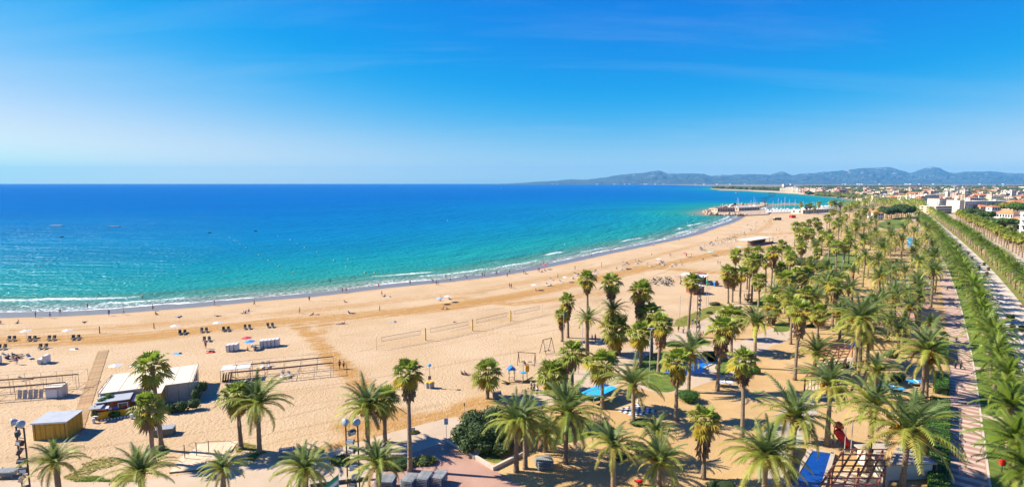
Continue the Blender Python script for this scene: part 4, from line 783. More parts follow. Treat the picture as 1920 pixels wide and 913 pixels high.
# ================================================================== beach bar and huts
def frame(a, b):   # ground frame from two pixels: origin, rotation, length
    A = G(*a); B = G(*b); d_ = B - A; return A, math.atan2(d_.y, d_.x), d_.length
A, rz, Lb = frame((190, 771), (361, 747)); bar = thing('beach_bar', 'cream roofed beach bar on the sand beside the boardwalk', 'beach bar', A, rz)
D = 8.4; HW = 2.95
mb = MB()
for x in np.arange(Lb * .60, Lb - .2, 1.55): MB().box(x + .75, 0, HW / 2, 1.5, .12, HW).obj('wall_panel', M_woodp, bar)
MB().box(Lb * .30, 0, HW * .82, Lb * .58, .10, HW * .34).obj('front_fascia', M_woodp, bar)
for x in (.06, Lb - .06): MB().box(x, D / 2, HW / 2, .12, D - .3, HW - .02).obj('side_wall', M_woodp, bar)
MB().box(Lb / 2, D - .06, HW / 2, Lb - .3, .12, HW - .03).obj('back_wall', M_woodp, bar)
rf = MB().box(Lb / 2, D / 2, HW + .10, Lb + .5, D + .5, .14, 0, R(1.2)).obj('roof', M_cano, bar)
for x in np.arange(0, Lb + .4, 2.45): MB().box(x, D / 2, HW + .20, .05, D + .4, .03, 0, R(1.2)).obj('roof_seam', M_cano, rf)
mb = MB()
for x in (-.2, Lb + .2):
    for y in np.arange(0, D + .1, 2.4): mb.bar((x, y, 0), (x, y, HW + .35), .07)
    mb.bar((x, 0, HW + .33), (x, D, HW + .33), .06)
mb.obj('roof_rail', M_dgrey, bar)
ann = MB().box(Lb * .18, -1.6, 2.5, Lb * .36, 2.8, .12, 0, R(4)); ann.obj('front_canopy', M_sheet, bar); MB().box(Lb * .47, -1.5, 2.1, Lb * .2, 2.6, .10, 0, R(5)).obj('small_canopy', M_sheet, bar)
MB().box(Lb * .18, -.35, 1.1, Lb * .35, .1, 2.2).obj('serving_back_wall', M_redw, bar)
for k, c_ in enumerate((M_red, M_orange, M_white, M_blue, M_yelb, M_red)): MB().box(Lb * (.05 + .052 * k), -3.0, 1.32, .5, .3, .36).obj('counter_display', c_, bar)
MB().box(Lb * .19, -3.2, .55, Lb * .33, .35, 1.05).obj('serving_counter', M_yelb, bar); MB().box(Lb * .19, -3.2, 1.11, Lb * .34, .5, .07).obj('counter_top', M_woodd, bar)
for x in (.1, Lb * .18, Lb * .355): MB().bar((x, -3.45, 0), (x, -3.45, 2.25), .1).obj('canopy_post', M_woodd, bar)
fr = MB().box(Lb * .285, -3.05, 1.55, 1.3, .12, 1.0).obj('serving_window', M_white, bar); MB().box(Lb * .285, -3.12, 1.55, 1.1, .06, .8).obj('pane', M_glass, fr)
MB().box(Lb * .09, -3.6, 1.85, 1.6, .9, .06, 0, R(14)).obj('menu_awning', M_plast, bar)
MB().box(Lb * .645, -1.9, 1.45, Lb * .11, 3.6, 2.9).obj('side_cabin', M_yel, bar); MB().box(Lb * .645, -1.9, 2.96, Lb * .12, 3.8, .1).obj('side_cabin_roof', M_cano, bar); MB().box(Lb * .585, -3.3, 2.2, Lb * .02, .7, 1.3).obj('orange_panel', M_orange, bar)
for k in range(9): MB().box(Lb * .08 + k * .42, -4.25, .12, .22, .14, .24).obj('planter_edge_stone', M_white, bar)
shrub('shrub', 'leafy planter in front of the yellow bar counter', 213, 783, [(0, 0, .45, .8, .4, .5), (.6, 0, .5, .5, .4, .5)], 600, .1, 1, 31); shrub('climbing_plant', 'tall climbing plant at the left corner of the bar', 180, 785, [(0, 0, .9, .6, .6, 1.0), (.2, 1.2, 2.0, .7, .8, .9), (.5, 2.2, 2.3, .8, .8, .8)], 900, .12, 1, 32)
shrub('shrub', 'dark shrubs along the shaded right wall of the bar', 340, 771, [(0, 0, .8, 1.2, .9, .9), (1.6, .8, .9, 1.1, .9, .9), (-1.4, -.6, .7, 1.0, .8, .8)], 900, .13, 0, 33); shrub('climbing_plant', 'vine on the right end of the bar', 367, 752, [(0, 0, 1.0, .6, .8, 1.1), (0, 1.4, 1.8, .6, .9, 1.0), (-.1, 2.8, 1.4, .5, .8, 1.0)], 800, .13, 0, 34)
P, rz_, _ = frame((176, 790), (190, 789)); t_ = thing('terrace_set', 'small shaded terrace table at the left end of the bar', 'table', P, rz_); MB().box(.2, .6, 2.1, 1.7, 1.5, .06, 0, R(8)).obj('shade_panel', M_grey, t_); MB().box(.2, .5, .72, .8, .8, .05).obj('table_top', M_white, t_); MB().bar((.2, .5, 0), (.2, .5, .72), .08).obj('table_leg', M_grey, t_)
for sx_ in (-.6, 1.0): MB().bar((sx_, 1.2, 0), (sx_, 1.2, 2.15), .06).obj('shade_post', M_grey, t_)
for px, py in ((176, 793), (247, 785)):
    r = thing('litter_bin', 'white bin beside the ' + ('bar terrace' if px < 200 else 'yellow bar counter'), 'bin', G(px, py)); MB().lathe([(.18, 0), (.22, .7), (.24, .72)], 10).obj('bucket', M_plast, r); MB().lathe([(.25, .72), (.20, .8)], 10).obj('rim', M_plast, r)
A, rz, Lb = frame((63, 826), (128, 822)); hut = thing('storage_hut', 'ochre storage hut with pale roof on the sand', 'hut', A, rz)
MB().box(Lb / 2, .05, 1.25, Lb, .1, 2.5).obj('front_wall', M_yel, hut); MB().box(Lb / 2, 3.35, 1.3, Lb, .1, 2.6).obj('back_wall', M_yel, hut)
for x in (.05, Lb - .05): MB().box(x, 1.7, 1.25, .1, 3.19, 2.5).obj('side_wall', M_yel, hut)
MB().box(Lb / 2, 1.7, 2.63, Lb + .25, 3.75, .1, 0, R(2)).obj('roof', M_sheet, hut); MB().box(Lb / 2, -.17, 2.50, Lb + .2, .05, .14).obj('roof_trim', M_white, hut)
MB().box(Lb * .5, -.02, 1.1, .95, .04, 2.05).obj('door', M_yel, hut)
for k in range(7): MB().box(Lb * (k + .5) / 7, -.03, 1.25, .06, .05, 2.45).obj('batten', M_woodd if k in (0, 6) else M_yel, hut)
for k in range(4): MB().box(Lb + .02, .5 + k * .8, 1.25, .05, .06, 2.45).obj('batten', M_yel, hut)
A, rz, Lb = frame((287, 820), (324, 816)); r = thing('storage_chest', 'long dark storage chest behind the two fan palms', 'chest', A, rz); MB().box(Lb / 2, .7, .5, Lb, 1.4, 1.0).obj('body', mat('green_grey_board', (.13, .135, .10), .8, .15, 2), r); MB().box(Lb / 2, .7, 1.04, Lb + .1, 1.5, .08).obj('lid', M_grey, r)
# boardwalk of planks, from the bar to the sea
def planked(name, lab, pa, pb, w, n, m_, z=.05, cat='boardwalk'):
    A = G(*pa); B = G(*pb); d_ = (B - A); L_ = d_.length; r = thing(name, lab, cat, A, math.atan2(d_.y, d_.x)); pl = L_ / n; me = MB().box(0, 0, z / 2 + .02, pl * .93, w, z).mesh('plank', m_); rng = random.Random(n)
    for k in range(n): obj('plank', me, r, (pl * (k + .5), rng.uniform(-.03, .03), rng.uniform(0, .008)), (0, 0, rng.uniform(-.008, .008)))
    for s in (-1, 1): MB().bar((0, s * w * .42, .015), (L_, s * w * .42, .015), .08, .05).obj('bearer', M_woodd, r)
    return r
planked('boardwalk', 'wooden boardwalk running down the sand past the bar', (141, 810), (194, 657), 1.9, 90, M_wood)
A, rz, Lb = frame((318, 887), (404, 879)); r = thing('ramp', 'pale plank ramp between footpath and sand', 'ramp', A, rz)
me = MB().box(0, 2.1, .16, Lb / 34 * .93, 4.2, .06).mesh('plank', M_woodp); me2 = MB().box(0, 1.7, .0, Lb / 34 * .93, 3.4, .06).mesh('plank', M_woodp)
for k in range(34): obj('plank', me, r, (Lb / 34 * (k + .5), 0, random.uniform(0, .006))); obj('plank', me2, r, (Lb / 34 * (k + .5) + .6, 4.2, .15 + random.uniform(0, .006)), (R(-3), 0, 0))
MB().box(Lb / 2, -.03, .08, Lb, .08, .16).obj('edge_beam', M_woodd, r)
hr = thing('rope_railing', 'rope railing on three posts beside the plank ramp', 'railing', G(347, 861), 0); 
tops = []
for px, py in ((347, 861), (369, 856), (392, 853)):
    q = G(px, py) - G(347, 861); MB().tube([q, q + Vector((0, 0, 2.0))], .06, 6).obj('post', M_woodd, hr); tops.append(q + Vector((0, 0, 1.95)))
q = G(352, 834) - G(347, 861); MB().tube([q, tops[1] + Vector((-.4, .3, 0)), tops[1], (tops[1] + tops[2]) / 2 + Vector((0, 0, -.12)), tops[2], tops[2] + Vector((2.5, .5, -.2)), tops[2] + Vector((5.5, 1, -1.9))], .025, 5).obj('rope', M_dgrey, hr)
# ================================================================== floodlight towers
def tower(px, py, ty, lab, seed, w=1.35, rz=0.0):
    P = G(px, py); h = HZ(P, ty); r = thing('floodlight_tower', lab, 'floodlight tower', P, rz); rng = random.Random(seed)
    for s in (-1, 1): MB().tube([(s * w / 2, 0, 0), (s * w / 2, 0, h)], .085, 8).obj('mast', M_rust, r)
    z = 1.2
    while z < h: MB().tube([(-w / 2, 0, z), (w / 2, 0, z)], .035, 5).obj('rung', M_rust, r); z += 1.15
    z = h - .7; hm = MB().box(0, -.22, 0, .75, .42, .5).mesh('floodlight', M_grey); 
    while z > 1.5:
        a = rng.uniform(-.9, .9); o = MB().box(0, -.2, 0, .8, .38, .55, 0, rng.uniform(-.6, .3)).obj('floodlight', rng.choice((M_dgrey, M_dgrey, M_grey, M_rust, M_woodp)), r, loc=(rng.uniform(-.12, .12), 0, z), rot=(0, 0, a)); MB().box(0, -.41, 0, .62, .02, .38).obj('lens', M_plast, o); z -= 1.05
    for s in (-1, 1):
        o = MB().tube([(0, -.42, .12), (0, -.36, .12), (0, -.1, .1), (0, .22, .0), (0, .34, 0)], [.40, .44, .36, .16, .08], 14).obj('round_lamp', M_sheet, r, True, loc=(s * .52, 0, h + .42), rot=(0, 0, s * .5)); MB().bar((s * .5, 0, h - .05), (s * .52, 0, h + .3), .06).obj('lamp_bracket', M_dgrey, r)
    return r
tower(53, 950, 800, 'floodlight tower at the left edge beside the ochre hut', 1, 1.25, -.3); tower(664, 935, 798, 'floodlight tower in the middle behind the green flag', 2, 1.35, 0); tower(1308, 632, 524, 'dark floodlight tower beside the brown cabin', 3, .9, .5)
# flags
def flag(px, py, h, w, hh, lab, sag, cols):
    P = G(px, py); r = thing('flag', lab, 'flag', P, 0); MB().tube([(0, 0, 0), (0, 0, h)], .045, 6).obj('flag_pole', M_sheet, r)
    n = 8
    for k, c in enumerate(cols):
        mb = MB(); z1 = -hh * k / len(cols); z0 = -hh * (k + 1) / len(cols); vs = []
        for i in range(n + 1):
            t_ = i / n; yy = .18 * math.sin(t_ * 7) * t_; dz = sag * t_; vs += [(-w * t_, yy, h + z1 - dz - .05), (-w * t_, yy, h + z0 - dz - .05), (-w * t_, yy + .02, h + z0 - dz - .05), (-w * t_, yy + .02, h + z1 - dz - .05)]
        fs = []
        for i in range(n):
            b_ = 4 * i; fs += [(b_, b_ + 4, b_ + 5, b_ + 1), (b_ + 3, b_ + 2, b_ + 6, b_ + 7), (b_, b_ + 3, b_ + 7, b_ + 4), (b_ + 1, b_ + 5, b_ + 6, b_ + 2)]
        mb.add(vs, fs).obj('flag_stripe', c, r, True)
flag(637, 960, HZ(G(637, 960), 888), 2.4, 1.5, 'green flag with white stripe at the bottom edge', 2.0, [M_green, M_white, M_green]); 
P = G(1324, 575); r = thing('flag', 'green beach flag hanging on a pole by the brown cabin', 'flag', P); hh = HZ(P, 524); MB().tube([(0, 0, 0), (0, 0, hh)], .06, 6).obj('flag_pole', M_grey, r); MB().tube([(0, 0, hh - .1), (.1, 0, hh - .6), (.15, 0, hh - 1.3), (.1, 0, hh - 1.9)], [.15, .4, .38, .1], 6).obj('flag_cloth', M_green, r)
P = G(1328, 572); r = thing('lamp_post', 'thin lamp post beside the green beach flag', 'lamp post', P); MB().tube([(0, 0, 0), (0, 0, HZ(P, 530))], .06, 6).obj('pole', M_grey, r); MB().box(.2, 0, HZ(P, 531), .7, .2, .12).obj('lamp_head', M_grey, r)
# lamp posts
for px, py, ty, lab in [(1217, 728, 616, 'tall lamp post with crossbar head beside the small lawn'), (1363, 662, 625, 'short pale lamp post in the paved court'), (1577, 522, 480, 'lamp post with blue head on the far lawn'), (1517, 518, 467, 'pale lamp post beside the dark shrubs'), (1092, 660, 605, 'thin pole beside the beach edge palms'), (1274, 604, 555, 'thin leaning pole on the dry verge'), (1583, 850, 802, 'white post at the pool rail'), (1595, 849, 790, 'thin post right of the white pool post'), (1696, 502, 485, 'pale lamp post right of the tall palm'), (1056, 700, 580, 'thin pole in front of the brown skirted palms'), (1292, 780, 730, 'hidden'), (1084, 700, 640, 'thin post at the swings')]:
    if lab == 'hidden': continue
    P = G(px, py); h = HZ(P, ty); r = thing('lamp_post', lab, 'lamp post', P); MB().tube([(0, 0, 0), (0, 0, h)], [.075, .05], 6).obj('pole', M_sheet, r)
    if 'crossbar' in lab or 'lamp post' in lab: MB().box(0, 0, h + .04, 1.3 if 'crossbar' in lab else .8, .3, .12).obj('lamp_head', M_blue if 'blue' in lab else M_sheet, r)
    else: MB().lathe([(.08, h), (.08, h + .06), (.02, h + .12)], 6).obj('cap', M_grey, r)
# ================================================================== racks of stacked grey loungers and trolleys
def lounger_stack(px, py, w, d_, n, rz, lab, h=.14, m_=None):
    r = thing('lounger_stack', lab, 'lounger stack', G(px, py), rz); m_ = m_ or mat('grey_lounger', (.25, .27, .27), .6, .15, 2, orand=.15)
    for k in range(n):
        z = .32 + k * h
        for s in (-1, 1): MB().bar((-w / 2, s * d_ / 2, z), (w / 2, s * d_ / 2, z + .05), .05).obj('side_rail', m_, r)
        me = MB().box(0, 0, 0, w / 9 * .7, d_ * .96, .025).mesh('slat', m_)
        for j in range(9): obj('slat', me, r, (-w / 2 + w / 9 * (j + .5), 0, z + .035), (0, random.uniform(-.03, .03), 0))
    for sx_ in (-1, 1):
        for s in (-1, 1): MB().bar((sx_ * w * .42, s * d_ * .45, 0), (sx_ * w * .42, s * d_ * .45, .34 + n * h), .05).obj('leg', m_, r)
lounger_stack(14, 893, 2.3, 1.2, 4, .05, 'grey lounger stack on the sand left of the floodlight tower', .17); lounger_stack(537, 856, 1.9, 1.2, 4, .25, 'grey lounger stack on the footpath edge', .22); lounger_stack(1020, 876, 2.2, 1.6, 5, .25, 'grey lounger stack in the shade under the large palm', .2); lounger_stack(932, 747, 1.5, 1.2, 4, .2, 'grey lounger stack behind the big bush', .22)
lounger_stack(724, 915, 2.2, 1.9, 6, -.1, 'grey lounger stack left of the tall palm trunk', .2); lounger_stack(768, 917, 1.5, 1.9, 7, -.25, 'grey lounger stack at the foot of the tall palm', .2); lounger_stack(796, 913, 1.4, 1.9, 7, -.25, 'grey lounger stack, middle of the plaza row', .2); lounger_stack(824, 908, 1.4, 1.9, 6, -.3, 'grey lounger stack at the plaza, right end of the row', .2)
# dark planter wall with bent railings at bottom centre
r = thing('planter_wall', 'dark planter wall below the middle floodlight tower', 'wall', G(640, 905), .25); MB().box(0, 0, .22, 7, .3, .44).obj('wall', M_dgrey, r); MB().box(0, .05, .48, 7.2, .45, .07).obj('coping', M_conc, r)
r = thing('bike_rack', 'curved metal bicycle rack at the bottom edge', 'bike rack', G(545, 925), .4)
for k in range(4): MB().tube([(k * .35, 0, 0), (k * .35 + .1, .2, .5), (k * .35 + .8, 1.0, .85), (k * .35 + 1.7, 1.8, .7), (k * .35 + 2.2, 2.2, 0)], .035, 6).obj('hoop', M_woodd, r)
# low wall round the bush bed
A, rz, Lb = frame((838, 828), (925, 882)); r = thing('garden_wall', 'low stone wall between plaza and bush bed', 'wall', A, rz); n = 12
for k in range(n): MB().box(Lb / n * (k + .5), .15, .24, Lb / n - .015, .35, .48 + random.uniform(0, .01)).obj('stone', M_kerb, r)
A, rz, Lb = frame((925, 882), (985, 852)); r = thing('garden_wall', 'low stone wall in the palm shade right of the plaza', 'wall', A, rz); n = 9
for k in range(n): MB().box(Lb / n * (k + .5), .15, .24, Lb / n - .015, .35, .48 + random.uniform(0, .01)).obj('stone', M_kerb, r)
r = thing('utility_box', 'small box with orange top beside the big bush', 'utility box', G(893, 850), -.5); MB().box(0, 0, .5, .9, .8, 1.0).obj('body', M_offw, r); MB().box(0, 0, 1.04, 1.0, .9, .08).obj('top', M_orange, r)
# signs
def sign(px, py, ty, w, h, lab, m_, marks=True):
    P = G(px, py); t_ = HZ(P, ty); r = thing('sign', lab, 'sign', P, .1); MB().tube([(0, 0, 0), (0, 0, t_)], .035, 6).obj('post', M_sheet, r); o = MB().box(0, -.05, t_ - h / 2, w, .04, h).obj('board', m_, r)
    if marks:
        mk = MB()
        for k in range(6): mk.box((-.22 + .22 * (k % 3)) * w, -.075, t_ - h * (.25 + .45 * (k // 3)), w * .16, .006, h * .26)
        mk.obj('pictograms', M_grey, o)
sign(837, 824, 783, .55, .95, 'white notice sign on a thin post at the footpath', M_white); sign(774, 812, 801, .7, .4, 'small notice board on the sand behind the tall palm', M_sheet, False); sign(871, 792, 755, .15, .5, 'thin dark post behind the big bush', M_dgrey, False); sign(42, 890, 858, .1, .1, 'thin post in the sand left of the short palm', M_woodd, False)
r = thing('litter_bin', 'dark round bin at the footpath by the big bush', 'bin', G(857, 818)); MB().lathe([(.26, 0), (.28, .75), (.3, .8)], 12).obj('drum', M_rust, r); MB().lathe([(.31, .8), (.2, .9)], 12).obj('rim', M_dgrey, r)
P = G(806, 727); r = thing('beach_shower', 'shower column with bins at its foot on the open sand', 'shower', P, .1); h = HZ(P, 686); MB().tube([(0, 0, 0), (0, 0, h)], .05, 6).obj('pole', M_sheet, r); MB().lathe([(.1, h - .1), (.28, h), (.3, h + .25), (.15, h + .4)], 10).obj('shower_head', M_lblue, r); MB().box(0, -.1, h * .48, .5, .25, .6).obj('notice_box', M_woodd, r)
for k, (x, y) in enumerate(((-.45, 0), (.1, -.25), (.5, .1))): o = MB().lathe([(.28, 0), (.30, .95), (.27, 1.0)], 10, x, y).obj('waste_drum', M_grey, r); MB().lathe([(.31, 1.0), (.31, 1.12), (.1, 1.18)], 10, x, y).obj('drum_lid', M_yelb, o)
# ================================================================== shade frames and lounger depots on the sand
def shade_frame(lab, pa, pb, rows, depth, nb, h=2.2):
    A, rz, Lb = frame(pa, pb); r = thing('shade_frame', lab, 'shade frame', A, rz)
    for j in range(rows):
        y0 = j * (depth + .9); mb = MB()
        for i in range(nb + 1):
            x = Lb * i / nb; MB().bar((x, y0, 0), (x, y0, h), .06).obj('post', M_woodp, r); mb.bar((x, y0 + depth, 0), (x, y0 + depth, h), .05); mb.bar((x, y0, h - .03), (x, y0 + depth, h - .03), .045)
        mb.bar((0, y0 + depth, h), (Lb, y0 + depth, h), .05); mb.bar((0, y0, .04), (Lb, y0, .04), .05); mb.obj('tie_frame', M_woodp, r)
        MB().tube([(0, y0, h + .12), (Lb * .5, y0, h + .06), (Lb, y0, h + .12)], [.13, .16, .13], 6).obj('rolled_awning', M_woodd if j == 0 else M_wood, r)
    return r
shade_frame('bare shade frame with rolled awnings, right of the beach bar', (430, 722), (625, 702), 2, 3.0, 6); shade_frame('bare shade frame with rolled awnings at the left edge', (-70, 757), (125, 741), 2, 3.2, 6)
P, rz, Lb = frame((414, 718), (470, 712)); r = thing('awning_shelter', 'white topped lounger shelter at the shade frame', 'shelter', P, rz)
for k in range(2): MB().box(Lb * (.25 + .5 * k), 1.4, 2.3, Lb * .46, 2.4, .08, 0, R(3)).obj('canopy', M_plast, r)
for x in (0, Lb / 2, Lb):
    for y in (.1, 2.6): MB().bar((x, y, 0), (x, y, 2.28), .07).obj('post', M_dgrey, r)
for k in range(4): MB().box(.3 + k * .42, .9, .7, .12, 1.3, 1.35, 0, 0, R(8)).obj('folded_lounger', M_black, r)
A, rz, Lb = frame((86, 747), (116, 745)); r = thing('supply_hut', 'small white tarpaulin hut with red roof edge on the sand', 'hut', A, rz); MB().box(Lb / 2, .9, .95, Lb, 1.8, 1.9).obj('body', M_sheet, r); MB().box(Lb / 2, .9, 1.97, Lb + .25, 2.1, .08, 0, R(4)).obj('roof', M_offw, r); MB().box(Lb / 2, -.17, 1.84, Lb + .25, .05, .16).obj('roof_edge', M_terra, r); MB().box(Lb * .4, -.06, .8, Lb * .7, .12, 1.4, 0, R(-4)).obj('tarpaulin', M_plast, r)
for k in range(5):
    r = thing('folded_lounger', 'folded grey lounger leaning beside the white hut', 'sun lounger', G(38 + k * 10, 747 - k * .5), .1, 'folded loungers beside the white hut'); mb = MB(); mb.box(0, 0, .75, .62, .06, 1.45, 0, R(-12)); mb.obj('panel', M_grey, r)
    for j in range(6): MB().box(0, -.06 - .0 + .048 * (j - 2.5), .25 + j * .22, .56, .03, .1, 0, R(-12)).obj('slat', M_woodp, r)
# white stacked loungers
def white_stack(px, py, lab, rz, h=1.35):
    r = thing('white_lounger_stack', lab, 'lounger stack', G(px, py), rz, 'stacks of white plastic loungers'); o = MB().box(0, 0, h / 2 + .1, .62, 1.5, h).obj('stack_body', M_plast, r)
    for k in range(9): MB().box(0, -.757, .25 + k * h / 10, .5, .03, .06).obj('slat', M_offw, r)
    mb = MB()
    for x in (-.25, .25):
        for y in (-.6, .6): mb.bar((x, y, 0), (x, y, .12), .06)
    mb.obj('feet', M_grey, r); MB().box(0, 0, h + .13, .55, 1.3, .05).obj('top_lounger', M_white, r)
for k in range(3): white_stack(429 + 7.6 * k, 658 - .9 * k, 'white lounger stack, row of three above the shade frame', .12)
for k in range(5): white_stack(492 + 7.2 * k, 651 - .8 * k, 'white lounger stack, row of five above the shade frame', .12, 1.5)
white_stack(78, 681, 'low white lounger stack above the white hut', .2, .9); white_stack(88, 680, 'tall white lounger stack above the white hut', .2, 1.5); white_stack(-4, 682, 'white lounger stack cut by the left edge', .2, 1.4)
# ================================================================== loungers, parasols
M_ld = mat('dark_lounger_cloth', (.05, .05, .055), .7, .2, 3, orand=.2); M_lw = mat('pale_lounger_cloth', (.50, .48, .44), .7, .1, 3, orand=.25)
def lounger_proto(m_):
    r = bpy.data.objects.new('sun_lounger', None); link(r); r['category'] = 'sun lounger'
    MB().box(.55, 0, .33, 1.25, .62, .06).obj('seat', m_, r); MB().box(-.35, 0, .52, .72, .62, .06, 0, 0, R(32)).obj('backrest', m_, r); mb = MB()
    for x in (-.3, 1.05):
        for y in (-.27, .27): mb.bar((x, y, 0), (x, y, .34), .05)
    mb.bar((-.6, -.3, .30), (1.15, -.3, .30), .04); mb.bar((-.6, .3, .30), (1.15, .3, .30), .04); mb.obj('frame', M_plast, r); o = MB().box(-.62, 0, .86, .36, .6, .04, 0, 0, R(-40)).obj('sun_hood', m_, r)
    return r
LP = {'d': lounger_proto(M_ld), 'w': lounger_proto(M_lw)}; first = {'d': True, 'w': True}
def lounger(P, rz, k, label, group, share=False):
    if first[k]: o = LP[k]; KIDS(o); o.location = P; o.rotation_euler = (0, 0, rz); first[k] = False; tag(o, label, 'sun lounger', group, share); return o
    return copytree(LP[k], P, rz, label, 'sun lounger', group, share)
M_um = [mat('white_parasol', (.74, .72, .68), .7, .06, 2, trans=.25), mat('blue_parasol', (.03, .30, .70), .7, .1, 2, trans=.2), mat('red_parasol', (.62, .06, .08), .7, .1, 2, trans=.2), mat('turquoise_parasol', (.25, .62, .58), .7, .1, 2, trans=.2), mat('straw_thatch', (.34, .24, .12), .9, .25, 4), mat('striped_parasol', (.35, .45, .62), .7, .3, 9, trans=.2)]
def parasol(px, py, mi, lab, r_=1.15, h=2.15):
    o = thing('parasol', lab, 'parasol', G(px, py), random.uniform(0, 1)); MB().tube([(0, 0, 0), (0, 0, h + .08)], .03, 6).obj('pole', M_plast, o); mb = MB(); n = 8; vs = [(0, 0, h)]
    for k in range(n): a = 6.2832 * k / n; vs.append((math.cos(a) * r_, math.sin(a) * r_, h - .42))
    for k in range(n): a = 6.2832 * (k + .5) / n; vs.append((math.cos(a) * r_ * .94, math.sin(a) * r_ * .94, h - .36))
    mb.add(vs, [(0, k + 1, n + 1 + k) for k in range(n)] + [(0, n + 1 + k, (k + 1) % n + 1) for k in range(n)]); cn = mb.obj('canopy', M_um[mi], o); v = MB()
    for k in range(n): v.bar((0, 0, h - .03), (math.cos(6.2832 * k / n) * r_ * .97, math.sin(6.2832 * k / n) * r_ * .97, h - .44), .015)
    v.obj('ribs', M_grey, o)
for i, (px, py) in enumerate([(22, 638), (60, 638), (97, 637), (142, 636), (81, 653), (4, 654), (342, 626), (383, 622), (424, 620), (464, 616), (507, 613), (388, 639)]):
    P = G(px, py)
    for s, w in ((-1, 'left'), (1, 'right')): lounger(P + Vector((s * .55, s * .05, 0)), R(-60 + random.uniform(-5, 5)), 'd', '%s dark lounger of a pair on the raked sand' % w, 'dark loungers set out in pairs')
for px, py, mi, lab in [(50, 634, 0, 'white parasol above the dark lounger row, far left'), (128, 633, 0, 'white parasol above the dark lounger row'), (330, 624, 0, 'white parasol left of the dark lounger pairs'), (409, 618, 0, 'white parasol between the dark lounger pairs'), (463, 648, 2, 'red parasol beside the white lounger stacks'), (469, 655, 1, 'blue parasol beside the white lounger stacks'), (825, 570, 5, 'blue striped parasol on the open sand'), (840, 566, 0, 'white parasol beside the striped one'), (218, 702, 0, 'white parasol lying behind the beach bar roof'), (257, 701, 0, 'white parasol behind the beach bar, next to the first')]: parasol(px, py, mi, lab)
for px, py, k, rz in [(440 + 52, 688, 'w', -1.3), (503, 687, 'w', -1.2), (529, 707, 'w', -1.3), (541, 706, 'w', -1.2), (44, 712, 'w', .4), (30, 668, 'd', .4), (18, 676, 'd', .2), (55, 672, 'w', -.5), (12, 668, 'w', .3), (478, 652, 'w', .3)]: lounger(G(px, py), rz, k, 'lounger at the depot on the near sand', 'loungers at the depots')
# scattered loungers on the middle beach
rng = random.Random(77)
def lounge_field(x0, y0, x1, y1, n, hw, lab):
    for k in range(n):
        t_ = rng.random(); px = x0 + (x1 - x0) * t_ + rng.uniform(-6, 6); py = y0 + (y1 - y0) * t_ + rng.uniform(-hw, hw); P = G(px, py)
        lounger(P, rng.uniform(-1.4, -.6) + rng.choice((0, 0, 3.1)), rng.choice('dww'), lab, 'loungers scattered over the middle beach', True)
lounge_field(1030, 530, 1120, 512, 16, 7, 'lounger on the sand behind the beach edge palms'); lounge_field(1160, 500, 1280, 494, 22, 7, 'lounger on the sand beyond the terrace'); lounge_field(1310, 470, 1400, 440, 44, 8, 'lounger in the scattered field before the marina'); lounge_field(1345, 452, 1420, 430, 20, 5, 'lounger in the scattered field before the marina'); lounge_field(1400, 428, 1440, 416, 12, 4, 'lounger far along the beach toward the marina')
for px, py, mi, lab, r_ in [(1168, 504, 4, 'straw thatched parasol on the middle beach', 1.6), (1002, 544, 0, 'white parasol on the middle beach behind the volleyball nets', 1.2), (1284, 482, 2, 'red parasol on the middle beach', 1.3), (1332, 479, 3, 'turquoise sunshade on the middle beach', 1.7), (1387, 469, 3, 'pale turquoise sunshade at the grove edge', 1.6), (1060, 529, 0, 'white parasol above the scattered loungers', 1.1), (1235, 493, 0, 'white parasol beyond the terrace', 1.1), (1021, 505, 2, 'pink parasol beside a family near the water', 1.2)]: parasol(px, py, mi, lab, r_)
# towels
for px, py, c, lab in [(335, 594, M_lblue, 'blue towels near the water'), (728, 557, M_plast, 'pale towel near two bathers'), (657, 588, M_white, 'white towel with a sitting bather'), (138, 655, M_white, 'pale towel on the sand below the lounger row'), (737, 604, M_sheet, 'pale towel on the open sand'), (640, 608, M_woodp, 'towel with belongings on the open sand'), (333, 663, M_lblue, 'turquoise towel behind the tall palm'), (395, 661, M_red, 'red towel beside a bather')]:
    r = thing('beach_towel', lab, 'towel', G(px, py), random.uniform(-.4, .4)); mb = MB(); vs = []; n = 6
    for i in range(n + 1):
        for j in (0, 1): vs.append((-.9 + 1.8 * i / n, -.45 + .9 * j, .03 + .03 * math.sin(i * 2.1 + j)))
    mb.add(vs, [(2 * i, 2 * i + 2, 2 * i + 3, 2 * i + 1) for i in range(n)]); o = mb.obj('cloth', c, r); MB().box(.5, .2, .14, .45, .3, .22, .4).obj('beach_bag', M_dgrey, r)
# posts on the sand
for px, py, ty, lab in [(187, 625, 612, 'short wooden post on the raked sand, left'), (289, 616, 606, 'short wooden post on the raked sand'), (712, 582, 574, 'short post beside a sitting bather'), (1046, 521, 513, 'short post on the sand near the water'), (1128, 501, 492, 'short post on the middle beach')]:
    P = G(px, py); r = thing('post', lab, 'post', P); MB().tube([(0, 0, -.1), (0, 0, HZ(P, ty))], [.11, .10], 8).obj('shaft', M_woodd, r); MB().lathe([(.12, HZ(P, ty)), (.12, HZ(P, ty) + .06), (.04, HZ(P, ty) + .1)], 8).obj('cap', M_dgrey, r)
